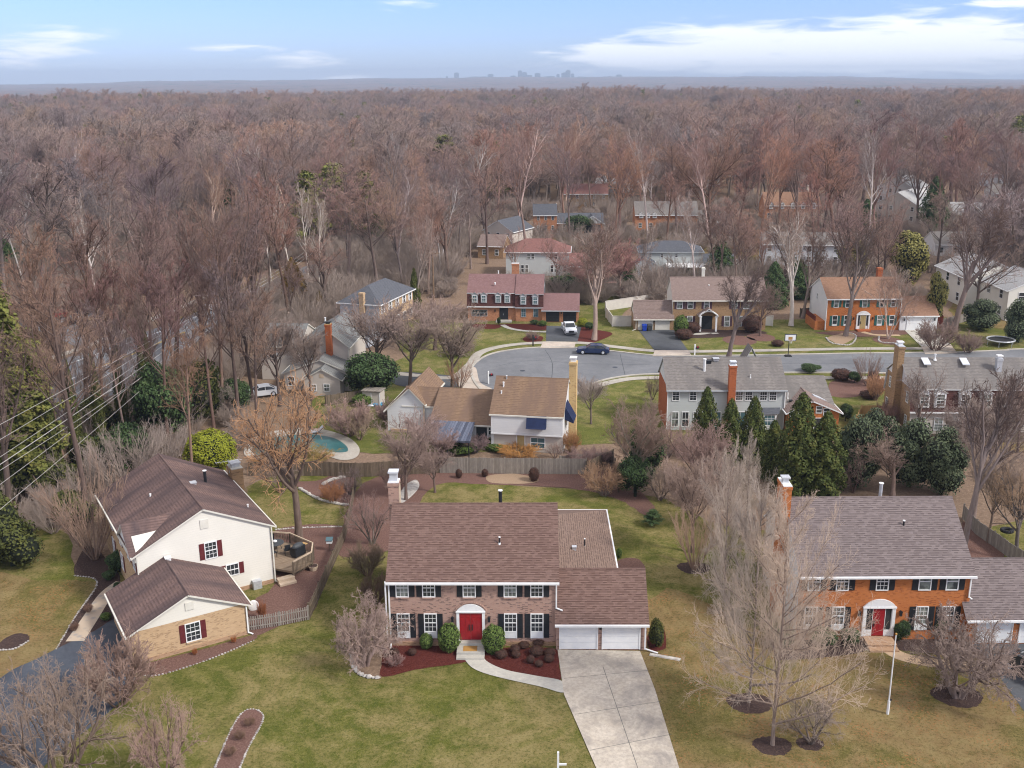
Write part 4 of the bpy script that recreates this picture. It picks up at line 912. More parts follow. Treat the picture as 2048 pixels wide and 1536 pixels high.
def polar_sheet(name, mat, d0, d1, nr, na, zoff, bump=0., a0=-.62, a1=.62, seed=1):
    rr = [d0*(d1/d0)**(i/nr) for i in range(nr+1)]; rs = random.Random(seed)
    V = []; F = []
    for i, r in enumerate(rr):
        for j in range(na+1):
            a = a0+(a1-a0)*j/na; x = r*math.sin(a); y = r*math.cos(a)
            b = 0
            if bump: b = bump*(mnoise.noise(Vector((x/26, y/26, 2)))*1.0+mnoise.noise(Vector((x/9, y/9, 7)))*.55)
            V.append((x, y, terrain(x, y)+zoff+b))
    for i in range(nr):
        for j in range(na):
            k = i*(na+1)+j; F.append((k, k+1, k+na+2, k+na+1))
    me = np_mesh(name, np.array(V), np.array(F), mat); me.polygons.foreach_set('use_smooth', np.ones(len(F), dtype=bool))
    return mesh_obj(name, me)
g = MB(); g.face([(-600, -150, -.03), (600, -150, -.03), (600, 470, -.03), (-600, 470, -.03)])
# one continuous ground: near part flat, far part rolling
V = []; F = []
ys = [-150, 0, 60, 120, 200, 300, 400]+[420*(13500/420)**(i/60) for i in range(61)]
nx = 90
for y in ys:
    hw = max(600, y*.75)
    for j in range(nx+1):
        x = -hw+2*hw*j/nx; V.append((x, y, terrain(x, y)-.03))
for i in range(len(ys)-1):
    for j in range(nx):
        k = i*(nx+1)+j; F.append((k, k+1, k+nx+2, k+nx+1))
me = np_mesh('ground', np.array(V), np.array(F), M['litter']); tag(mesh_obj('ground', me), kind='structure')
def smooth_loop(pts, n=6, closed=True):
    out = []; N = len(pts); rng_ = range(N) if closed else range(N-1)
    for i in rng_:
        g_ = (lambda k: Vector(pts[k % N])) if closed else (lambda k: Vector(pts[max(0, min(N-1, k))]))
        p0, p1, p2, p3 = g_(i-1), g_(i), g_(i+1), g_(i+2)
        for k in range(n):
            t = k/n
            out.append(.5*((2*p1)+(-p0+p2)*t+(2*p0-5*p1+4*p2-p3)*t*t+(-p0+3*p1-3*p2+p3)*t**3))
    if not closed: out.append(Vector(pts[-1]))
    return out
def W(pts): return [P(*p) if len(p) == 2 else Vector(p) for p in pts]   # 2-tuples are photo pixels on the ground
def sheet(name, pts, z, mat, smooth=True, jit=0., kind='structure', label=None, n=6, thick=0.):
    q = W(pts); q = smooth_loop([Vector((p.x, p.y, 0)) for p in q], n) if smooth else [Vector((p.x, p.y, 0)) for p in q]
    rs = random.Random(len(pts)*7+int(abs(q[0].x)*10))
    if jit: q = [Vector((p.x+rs.uniform(-jit, jit), p.y+rs.uniform(-jit, jit), 0)) for p in q]
    tris = tessellate_polygon([q])
    mb = MB(); ar = sum(q[i].x*q[(i+1) % len(q)].y-q[(i+1) % len(q)].x*q[i].y for i in range(len(q)))
    if ar < 0: q = q[::-1]; tris = tessellate_polygon([q])
    me = bpy.data.meshes.new(name); vv = [(p.x, p.y, z) for p in q]; ff = [tuple(t) for t in tris]
    if thick:
        n0 = len(vv); vv += [(p.x, p.y, z-thick) for p in q]
        ff += [(i, i+n0, (i+1) % n0+n0, (i+1) % n0) for i in range(n0)]
    me.from_pydata(vv, [], ff); me.update()
    for p in me.polygons:
        if p.normal.z < -.5: p.flip()
    me.materials.append(M[mat]); o = bpy.data.objects.new(name, me); COL.objects.link(o)
    return tag(o, label, kind=kind)
def ribbon(name, pts, w, z, mat, px=True, kind='structure', n=6, label=None, parent=None, thick=0):
    q = W(pts); q = smooth_loop([Vector((p.x, p.y, 0)) for p in q], n, False)
    mb = MB(); L = []; Rr = []
    for i, p in enumerate(q):
        t = (q[min(i+1, len(q)-1)]-q[max(i-1, 0)]).normalized(); s = Vector((-t.y, t.x, 0)); ww = w if not isinstance(w, (list, tuple)) else w[0]+(w[1]-w[0])*i/(len(q)-1)
        L.append(p+s*ww/2); Rr.append(p-s*ww/2)
    for i in range(len(q)-1):
        a = [(Rr[i].x, Rr[i].y), (Rr[i+1].x, Rr[i+1].y), (L[i+1].x, L[i+1].y), (L[i].x, L[i].y)]
        if thick: mb.hexa([(u, v, z-thick) for u, v in a], [(u, v, z) for u, v in a])
        else: mb.face([(u, v, z) for u, v in a])
    return tag(mb.build(name, M[mat], parent), label, kind=kind)
# ---- lawns
sheet('lawn', [(-60, 1700), (-60, 1090), (120, 1060), (200, 1150), (520, 960), (700, 940), (860, 960), (1240, 985), (1330, 1000), (1500, 1060), (1900, 1060), (2130, 1060), (2300, 1500), (2300, 1900), (1000, 1900)], .0, 'lawn', True, .25)
sheet('lawn', [(1235, 1420), (1215, 1320), (1330, 1180), (1500, 1250), (1800, 1310), (2100, 1290), (2250, 1500), (2200, 1760), (1330, 1800)], .012, 'lawn_dry', True, .3)
sheet('lawn', [(-80, 1440), (-70, 1150), (60, 1160), (150, 1160), (205, 1180), (160, 1240), (110, 1300), (10, 1350)], .012, 'lawn_dry', True, .2)
sheet('lawn', [(640, 790), (850, 700), (930, 690), (1100, 660), (1500, 640), (2060, 640), (2120, 700), (2060, 860), (1700, 880), (1150, 890), (1100, 900), (860, 905), (700, 905), (560, 900), (640, 840)], .0, 'lawn_green', True, .3)
sheet('lawn', [(820, 640), (1000, 640), (1250, 560), (1400, 560), (1280, 600), (1230, 650), (1180, 690), (900, 715), (800, 700)], .006, 'lawn_green', True, .3)
sheet('lawn', [(1020, 480), (1250, 470), (1520, 470), (1640, 500), (1500, 520), (1200, 500), (1040, 492)], .0, 'lawn_dry', True, .3)
sheet('lawn', [(1900, 620), (1950, 570), (2060, 560), (2100, 660), (1960, 650)], .01, 'lawn_dry', True, .3)
sheet('lawn', [(1990, 800), (2100, 800), (2100, 900), (1950, 880)], .02, 'lawn_dry', True, .3)
sheet('lawn', [(110, 745), (250, 690), (430, 600), (560, 540), (600, 555), (300, 660), (90, 760)], .0, 'lawn_dry', True, .4)
sheet('lawn', [(1980, 470), (2100, 440), (2100, 500), (2010, 500)], .0, 'lawn_green', True, .4)
# ---- mulch and soil around the main back garden
sheet('ground_mulch', [(700, 1010), (740, 960), (880, 938), (1240, 942), (1275, 975), (1310, 1018), (1290, 1030), (1262, 1012), (1215, 992), (1120, 975), (960, 968), (880, 968), (835, 1010), (800, 1090), (690, 1115), (680, 1080)], .02, 'mulch', True, .12)
sheet('ground_mulch', [(975, 952), (1030, 948), (1075, 958), (1060, 967), (985, 966)], .032, 'tan_soil', True, .05)
sheet('path', [(815, 1000), (838, 975), (832, 960), (812, 970), (795, 995), (790, 1012)], .032, 'stone', True)
# main bed
sheet('garden_bed', [(764, 1354), (764, 1325), (770, 1296), (800, 1288), (900, 1288), (918, 1300), (929, 1312), (931, 1324), (900, 1330), (830, 1340)], .03, 'mulch_red', True, .04, n=5)
sheet('garden_bed', [(955, 1302), (990, 1296), (1112, 1298), (1118, 1330), (1120, 1363), (1090, 1356), (1035, 1346), (985, 1332), (962, 1318)], .03, 'mulch_red', True, .03, n=5)
sheet('garden_bed', [(706, 1325), (700, 1300), (725, 1280), (768, 1292), (765, 1322), (762, 1357), (735, 1354), (713, 1345)], .022, 'litter', True, .03)
sheet('garden_bed', [(1296, 1270), (1325, 1255), (1332, 1290), (1326, 1300), (1300, 1300)], .022, 'mulch_red', True, .05)
sheet('garden_bed', [(1238, 1120), (1275, 1118), (1290, 1140), (1262, 1150), (1236, 1145)], .022, 'mulch', True, .05)
# walkway and driveway
sheet('path', [(925, 1303), (963, 1303), (972, 1322), (1010, 1340), (1070, 1352), (1124, 1363), (1127, 1386), (1080, 1374), (1000, 1356), (955, 1342), (934, 1326)], .045, 'walk', True, 0, n=5)
sheet('driveway', [(1115, 1300), (1280, 1303), (1310, 1380), (1358, 1536), (1400, 1680), (1230, 1680), (1192, 1536), (1128, 1390)], .05, 'drive', False)
mb = MB()
def strip(mb, a, b, w, z):
    a = P(*a); b = P(*b); t = (b-a).normalized(); s = Vector((-t.y, t.x, 0))*w/2
    mb.face([(a.x+s.x, a.y+s.y, z), (a.x-s.x, a.y-s.y, z), (b.x-s.x, b.y-s.y, z), (b.x+s.x, b.y+s.y, z)][::-1])
for a, b in (((1206, 1335), (1275, 1536)), ((1275, 1536), (1310, 1640)), ((1128, 1358), (1297, 1342)), ((1150, 1430), (1322, 1404)), ((1180, 1502), (1342, 1470))): strip(mb, a, b, .035, .056)
o = mb.build('driveway_joints', plain('joint_tar', (.1, .1, .1))); tag(o, kind='structure')
for p in o.data.polygons: 
    if p.normal.z < 0: p.flip()
# left house side
sheet('driveway', [(240, 1240), (268, 1332), (262, 1380), (200, 1440), (100, 1520), (-60, 1680), (-160, 1500), (0, 1357), (70, 1320), (140, 1285), (190, 1262)], .03, 'asphalt_blue', True, 0, n=4)
sheet('garden_bed', [(178, 1092), (225, 1130), (240, 1160), (235, 1230), (185, 1265), (130, 1290), (112, 1300), (150, 1235), (195, 1165), (150, 1150), (155, 1120)], .022, 'mulch_dark', True, .05)
ribbon('path', [(150, 1283), (180, 1238), (212, 1190), (243, 1165)], [1.35, 1.1], .036, 'flag')
sheet('garden_bed', [(270, 1335), (300, 1325), (400, 1300), (500, 1272), (508, 1280), (430, 1315), (330, 1348), (290, 1352)], .022, 'mulch', True, .04)
sheet('garden_bed', [(0, 1300), (0, 1285), (30, 1268), (55, 1270), (58, 1282), (30, 1297)], .024, 'mulch_dark', True, .04)
sheet('garden_bed', [(505, 1270), (500, 1210), (550, 1165), (552, 1062), (690, 1055), (670, 1120), (640, 1190), (618, 1235), (560, 1252)], .022, 'mulch', True, .08)
sheet('garden_bed', [(640, 960), (700, 935), (712, 975), (698, 1012), (660, 1000), (615, 985), (590, 965)], .022, 'mulch', True, .08)
isl = [(395, 1620), (430, 1536), (462, 1460), (486, 1425), (508, 1419), (526, 1430), (522, 1450), (500, 1490), (480, 1536), (452, 1620)]
sheet('garden_bed', isl, .022, 'mulch', True, .02)
# right house
ribbon('path', [(1745, 1284), (1770, 1295), (1800, 1312), (1850, 1324), (1920, 1332), (1985, 1340)], 1.2, .034, 'walktan')
sheet('driveway', [(1925, 1283), (2100, 1283), (2200, 1500), (2060, 1440), (2010, 1370), (1960, 1300)], .03, 'asphalt_dark', False)
sheet('garden_bed', [(1600, 1280), (1740, 1276), (1745, 1292), (1700, 1310), (1560, 1320), (1560, 1300)], .02, 'mulch_dark', True, .05)
sheet('garden_bed', [(1775, 1280), (1930, 1276), (1970, 1300), (1960, 1318), (1850, 1306), (1790, 1298)], .02, 'mulch_dark', True, .05)
for c, r in (((1915, 1393), 1.65), ((1620, 1488), .85), ((1500, 1407), 1.5), ((1545, 1492), 1.2), ((1388, 1136), 1.4)):
    q = P(*c); sheet('garden_bed', [(q.x+r*math.cos(a)*(1+.1*math.sin(3*a)), q.y+r*.8*math.sin(a), 0) for a in [i*math.pi/5 for i in range(10)]], .02, 'mulch_dark', True, .06)
sheet('ground_mulch', [(1925, 1045), (1960, 1060), (2010, 1115), (1960, 1122), (1935, 1110)], .02, 'mulch', True, .1)
# cul-de-sac: circle + street
cc = (P(945, 738)+P(1290, 738))/2; cc = P(1130, 727); RC = (P(1316, 738)-P(944, 745)).length/2
cx, cy = P(1128, 733).x, P(1128, 733).y; RC = 13.2
street = [(945, 745), (955, 725), (990, 707), (1060, 697), (1145, 696), (1230, 704), (1320, 712), (1480, 712), (1700, 708), (1860, 706), (2150, 700), (2150, 745), (1860, 747), (1650, 745), (1480, 746), (1320, 748), (1250, 752), (1190, 765), (1150, 790), (1100, 812), (1000, 800), (960, 775)]
SW = W(street)
sheet('street', street, .03, 'asphalt', True, 0, n=6)
kb = smooth_loop([Vector((p.x, p.y, 0)) for p in SW], 6)
mb = MB(); N = len(kb)
for i in range(N):
    p, q = kb[i], kb[(i+1) % N]
    if p.x > 95 or q.x > 95: continue
    t = (q-p).normalized(); s = Vector((t.y, -t.x, 0)); s = s if (p+s-Vector((cx, cy, 0))).length > (p-s-Vector((cx, cy, 0))).length or p.x > 30 and ((p+s).y > p.y) == (p.y > P(1500, 729).y) else -s
    a = [p, q, q+s*.35, p+s*.35]; mb.hexa([(v.x, v.y, -.02) for v in (a if s.cross(t).z < 0 else a[::-1])], [(v.x, v.y, .13) for v in (a if s.cross(t).z < 0 else a[::-1])])
tag(mb.build('kerb', M['curb']), kind='structure')
for i_, pp in enumerate((((985, 735), (1060, 722), (1180, 728), (1300, 730)), ((1090, 700), (1105, 730), (1098, 790)), ((1330, 729), (1600, 727), (1850, 727)), ((1240, 708), (1250, 750)), ((1480, 714), (1485, 745)))): ribbon('road_seam', list(pp), .09, .037, 'asphalt_dark')
for c_, r_ in (((1045, 742), .38), ((1230, 735), .38), ((1620, 735), .38)):
    q = P(*c_); sheet('road_cover', [(q.x+r_*math.cos(a), q.y+r_*math.sin(a), 0) for a in [i*math.pi/6 for i in range(12)]], .04, 'asphalt_blue')
ribbon('sidewalk', [(775, 745), (840, 752), (905, 755), (940, 730), (960, 706), (1010, 692), (1080, 686), (1160, 686), (1230, 694), (1330, 703), (1480, 702), (1700, 698), (1900, 697)], 1.5, .05, 'sidewalk')
ribbon('sidewalk', [(1148, 785), (1200, 770), (1260, 758), (1330, 756), (1480, 756), (1650, 756), (1800, 756)], 1.5, .05, 'sidewalk')
sheet('driveway', [(1093, 652), (1163, 654), (1155, 684), (1092, 683)], .05, 'asphalt_dark', False)
sheet('driveway', [(1276, 659), (1345, 658), (1376, 701), (1310, 702)], .05, 'asphalt_dark', False)
sheet('driveway', [(1803, 655), (1862, 655), (1902, 690), (1843, 694)], .055, 'walk', False)
for q in (((1086, 684), (1152, 685), (1148, 697), (1080, 697)), ((1310, 701), (1376, 701), (1384, 713), (1305, 713)), ((1843, 693), (1902, 690), (1915, 707), (1850, 709))): sheet('driveway', q, .062, 'apron', False)
sheet('driveway', [(780, 752), (800, 744), (905, 752), (935, 765), (905, 775), (800, 772)], .03, 'asphalt_dark', True)
sheet('driveway', [(925, 750), (950, 735), (960, 765), (985, 780), (940, 780), (915, 770)], .056, 'apron', True)
sheet('garden_bed', [(1162, 655), (1195, 660), (1225, 668), (1185, 686), (1160, 684), (1150, 680)], .02, 'mulch_red', True, .05)
sheet('garden_bed', [(1003, 648), (1090, 650), (1093, 660), (1040, 660), (1010, 655)], .02, 'mulch_red', True, .05)
sheet('garden_bed', [(940, 648), (1000, 650), (990, 658), (945, 656)], .02, 'mulch_red', True, .05)
sheet('garden_bed', [(1045, 678), (1060, 670), (1085, 674), (1080, 684), (1055, 684)], .02, 'mulch_red', True, .05)
ribbon('path', [(1005, 650), (1020, 657), (1050, 662), (1092, 664)], .9, .035, 'walk')
ribbon('path', [(1375, 668), (1400, 668), (1422, 665), (1432, 668)], 1.2, .035, 'walk')
sheet('garden_bed', [(1350, 660), (1500, 660), (1530, 668), (1440, 675), (1360, 675)], .02, 'mulch_dark', True, .05)
sheet('garden_bed', [(1665, 683), (1655, 676), (1670, 670), (1700, 665), (1712, 672), (1700, 682), (1680, 690)], .022, 'tan_soil', True, .02)
sheet('garden_bed', [(1640, 664), (1800, 660), (1820, 668), (1720, 674), (1660, 670)], .018, 'mulch', True, .05)
ribbon('path', [(1725, 664), (1750, 670), (1800, 671)], 1.0, .04, 'walktan')
for c, r in (((1479, 681), 2.6), ((1522, 675), 2.2), ((1775, 681), 2.2)):
    q = P(*c); sheet('garden_bed', [(q.x+r*math.cos(a), q.y+r*1.2*math.sin(a), 0) for a in [i*math.pi/5 for i in range(10)]], .024, 'mulch', True, .08)
sheet('ground_mulch', [(1260, 600), (1300, 575), (1345, 560), (1340, 600), (1300, 610), (1270, 607)], .03, 'mulch', True, .15)
sheet('ground_mulch', [(1660, 765), (1700, 755), (1760, 755), (1770, 780), (1700, 795), (1660, 790)], .022, 'mulch', True, .1)
# main road at the left, with markings
sheet('road', [(-140, 980), (-40, 790), (85, 733), (330, 650), (470, 592), (560, 556), (620, 530), (660, 533), (600, 560), (470, 630), (300, 752), (130, 838), (0, 960), (-60, 1060)], .03, 'asphalt', True, 0)
m_ = MB()
def mark(a, b, w, mat, dash=None, name='road_marking'):
    a = P(*a); b = P(*b); t = (b-a).normalized(); s = Vector((-t.y, t.x, 0))*w/2; mb = MB(); L = (b-a).length
    segs = [(0, L)] if not dash else [(k, min(L, k+dash[0])) for k in np.arange(0, L, dash[0]+dash[1])]
    for u, v in segs:
        p, q = a+t*u, a+t*v; mb.face([(p.x-s.x, p.y-s.y, .036), (q.x-s.x, q.y-s.y, .036), (q.x+s.x, q.y+s.y, .036), (p.x+s.x, p.y+s.y, .036)])
    o = mb.build(name, M[mat]); tag(o, kind='structure')
    for p in o.data.polygons:
        if p.normal.z < 0: p.flip()
mark((90, 745), (330, 660), .25, 'paint_w'); mark((330, 660), (470, 600), .25, 'paint_w'); mark((60, 790), (240, 720), .25, 'paint_w'); mark((140, 822), (310, 738), .25, 'paint_w')
mark((190, 737), (250, 715), .3, 'paint_y'); mark((250, 715), (370, 664), .3, 'paint_y'); mark((30, 770), (120, 775), .25, 'paint_w')
ribbon('sidewalk', [(20, 750), (85, 722), (180, 690), (330, 628), (470, 570)], 1.6, .04, 'sidewalk')
sheet('street', [(110, 668), (135, 640), (160, 655), (185, 690), (165, 698), (135, 685)], .03, 'asphalt', True)
sheet('street', [(-40, 640), (110, 630), (240, 575), (250, 590), (130, 655), (-40, 665)], .03, 'asphalt', True)
# far right street and turning circle
sheet('street', [(1900, 520), (1920, 470), (1880, 440), (1950, 420), (2040, 440), (2120, 470), (2120, 540), (1980, 540)], .03, 'asphalt', True)
sheet('lawn', [(1900, 470), (1935, 455), (1960, 470), (1930, 490)], .05, 'lawn_dry', True)
# pool
pw = [(505, 905), (520, 885), (560, 873), (620, 870), (665, 876), (690, 890), (695, 903), (670, 905), (630, 898), (590, 900), (545, 915)]
sheet('pool_terrace', [(490, 912), (500, 880), (550, 862), (625, 856), (690, 872), (718, 895), (712, 915), (680, 920), (630, 905), (585, 910), (540, 925)], .03, 'sidewalk', True)
tag(sheet('swimming_pool', pw, .05, 'pool', True, kind=None), 'teal-covered kidney-shaped swimming pool in its pale terrace', 'swimming pool')
# ---- fences
def fence(pts, h, mat, label, posts=2.4, picket=0, name='fence', pm=None, top=None, cat='fence', z0=0.):
    q = W(pts); e = empty(name, (q[0].x, q[0].y, 0), 0, label, cat); O = q[0]
    pan = MB(); pst = MB()
    for a, b in zip(q[:-1], q[1:]):
        a = a-Vector((O.x, O.y, 0)); b = b-Vector((O.x, O.y, 0)); a.z = b.z = 0
        L = (b-a).length; t = (b-a)/L; s = Vector((-t.y, t.x, 0)); th = .02
        if picket:
            n = int(L/picket)
            for i in range(n):
                p = a+t*(i+.5)*L/n; w = picket*.3; hh = h*(1+.03*math.sin(i*1.7))
                bs = [p-t*w-s*th, p+t*w-s*th, p+t*w+s*th, p-t*w+s*th]
                pan.hexa([(v.x, v.y, z0+.05) for v in bs], [(v.x, v.y, z0+hh) for v in bs])
            for zz in (h*.25, h*.75):
                bs = [a-s*.05, b-s*.05, b-s*.022, a-s*.022]; pan.hexa([(v.x, v.y, zz) for v in bs], [(v.x, v.y, zz+.09) for v in bs])
        else:
            n = max(1, int(L/.15))
            if L/n > .4: n = int(L/.15)
            rs = random.Random(int(L*10))
            if mat == 'vinyl':
                bs = [a-s*th, b-s*th, b+s*th, a+s*th]; pan.hexa([(v.x, v.y, .03) for v in bs], [(v.x, v.y, h) for v in bs])
                bs = [a-s*.05, b-s*.05, b+s*.05, a+s*.05]; pan.hexa([(v.x, v.y, h+.002) for v in bs], [(v.x, v.y, h+.08) for v in bs])
            else:
                for i in range(n):
                    p = a+t*(i)*L/n; w2 = L/n; hh = h+rs.uniform(-.03, .03); o_ = s*rs.uniform(-.008, .008)
                    bs = [p-s*th+o_, p+t*w2*.97-s*th+o_, p+t*w2*.97+s*th+o_, p+s*th+o_]
                    pan.hexa([(v.x, v.y, .03) for v in bs], [(v.x, v.y, hh) for v in bs])
        k = max(1, int(L/posts))
        for i in range(k+1):
            p = a+t*L*i/k+s*.08; pst.box(p.x-.055, p.x+.055, p.y-.055, p.y+.055, 0, h+.06)
    pan.build('board_panel', M[mat], e); pst.build('post', M[pm or mat], e); return e
fence([(497, 1262), (560, 1252), (618, 1240)], 1.15, 'wood_grey', 'weathered low picket fence running from the brick-fronted garage corner', 2.2, .16, 'picket_fence')
fence([(620, 1238), (640, 1195), (668, 1130), (690, 1080), (702, 1030), (712, 975)], 1.35, 'wood_brown', 'weathered board fence between the left garden and the main lawn', 2.4, .17, 'picket_fence')
fence([(880, 946), (960, 947), (1060, 948), (1172, 949)], 1.75, 'wood_grey', 'tall grey-brown board fence behind the main back lawn', 2.6, 0)
fence([(500, 952), (640, 952), (712, 955), (878, 946)], 1.6, 'wood_brown', 'brown board fence along the pool garden, behind bare shrubs', 2.6, 0)
fence([(1174, 950), (1225, 925), (1236, 985)], 1.5, 'wood_brown', 'short dark fence stretch turning by the orange shrub', 2.4, 0)
fence([(1120, 935), (1225, 926)], 1.3, 'wood_grey', 'low grey fence beside the lilac-brown hedge at the white house', 2.4, 0)
fence([(1924, 1036), (1950, 1068), (1985, 1092), (2030, 1125), (2080, 1150)], 1.4, 'wood_grey', 'curving weathered fence behind the orange brick garage', 2.4, 0)
fence([(1240, 653), (1225, 653), (1212, 635), (1211, 622), (1290, 610), (1335, 606)], 1.75, 'vinyl', 'cream vinyl fence wrapping the small yard beside the brown brick garage', 3, 0)
fence([(1240, 653), (1262, 653)], 1.75, 'vinyl', 'cream vinyl gate panel against the brown brick garage', 3, 0, 'fence_gate', cat='gate')
fence([(1545, 652), (1505, 650), (1500, 620), (1530, 612)], 1.75, 'vinyl', 'cream vinyl fence on the far side of the brown brick house', 3, 0)
fence([(1870, 657), (1884, 657), (1880, 640)], 2.0, 'wood_red', 'dark red board screen beside the white garage', 2, 0, 'board_screen')
fence([(1886, 655), (1945, 640)], 1.5, 'wood_grey', 'grey board fence between the red screen and the round evergreen', 2.4, 0)
fence([(652, 812), (730, 800), (765, 805)], 1.4, 'wood_brown', 'dark board fence by the small grey shed', 2.4, 0)
fence([(1850, 888), (2080, 884)], 1.2, 'wood_brown', 'low dark fence crossing behind the right-hand bare trees', 2.6, 0)
fence([(1712, 858), (1722, 838), (1766, 838), (1768, 862)], 1.7, 'wood_new', 'fresh orange board enclosure beside the dormered house chimney', 2, 0, 'board_enclosure')
fence([(1600, 635), (1640, 632)], 1.6, 'wood_brown', 'brown fence behind the white side wall', 2.4, 0)
# ---- edging stones
def stones(pts, label, sz=.16, mat='stone', step=.26, closed=False, name='stone_edging'):
    q = smooth_loop([Vector((p.x, p.y, 0)) for p in W(pts)], 5, closed); rs = random.Random(5); mb = MB(); acc = 0
    for a, b in zip(q[:-1], q[1:]):
        L = (b-a).length; d = acc
        while d < L:
            p = a+(b-a)*(d/L); s = sz*rs.uniform(.7, 1.25); mb.ball((p.x, p.y, s*.35), s, s*.8, s*.7, 6, 4, 0, .25, rs); d += step
        acc = d-L
    return tag(mb.build(name, M[mat]), label, 'edging')
stones(isl, 'pale stones around the long mulch island in the front lawn', .085, 'stone_light', .2, True)
stones([(703, 1305), (706, 1330), (716, 1346), (736, 1355), (760, 1357)], 'curved grey stone edging below the weeping maple', .2, 'stone', .3)
stones([(290, 1352), (330, 1348), (430, 1315), (508, 1281)], 'pale stones edging the bed along the brick garage wall', .08, 'stone_light', .24)
stones([(150, 1152), (195, 1165), (150, 1235), (112, 1300)], 'stones edging the dark bed beside the flagstone path', .09, 'stone_light', .26)
stones([(0, 1301), (30, 1298), (58, 1282)], 'few pale stones beside the round bed in the left lawn', .11, 'stone_light', .22)
stones([(552, 1060), (610, 1056), (692, 1054)], 'pale stones between the left back lawn and its mulch', .12, 'stone_light', .22)
stones([(600, 978), (640, 1000), (685, 1010), (700, 1010)], 'grey stones below the rockery behind the left garden', .2, 'stone', .26)
stones([(648, 970), (660, 962), (690, 955)], 'rockery stones in the mulch beside the fence bend', .26, 'stone', .34)
stones([(1652, 676), (1665, 687), (1700, 690), (1712, 672), (1690, 664)], 'cream edging of the kidney-shaped bed before the green-shuttered house', .16, 'stone_light', .24)
stones([(1758, 674), (1760, 684), (1790, 687), (1800, 683)], 'cream edging arc around the pale birch bed', .16, 'stone_light', .24)
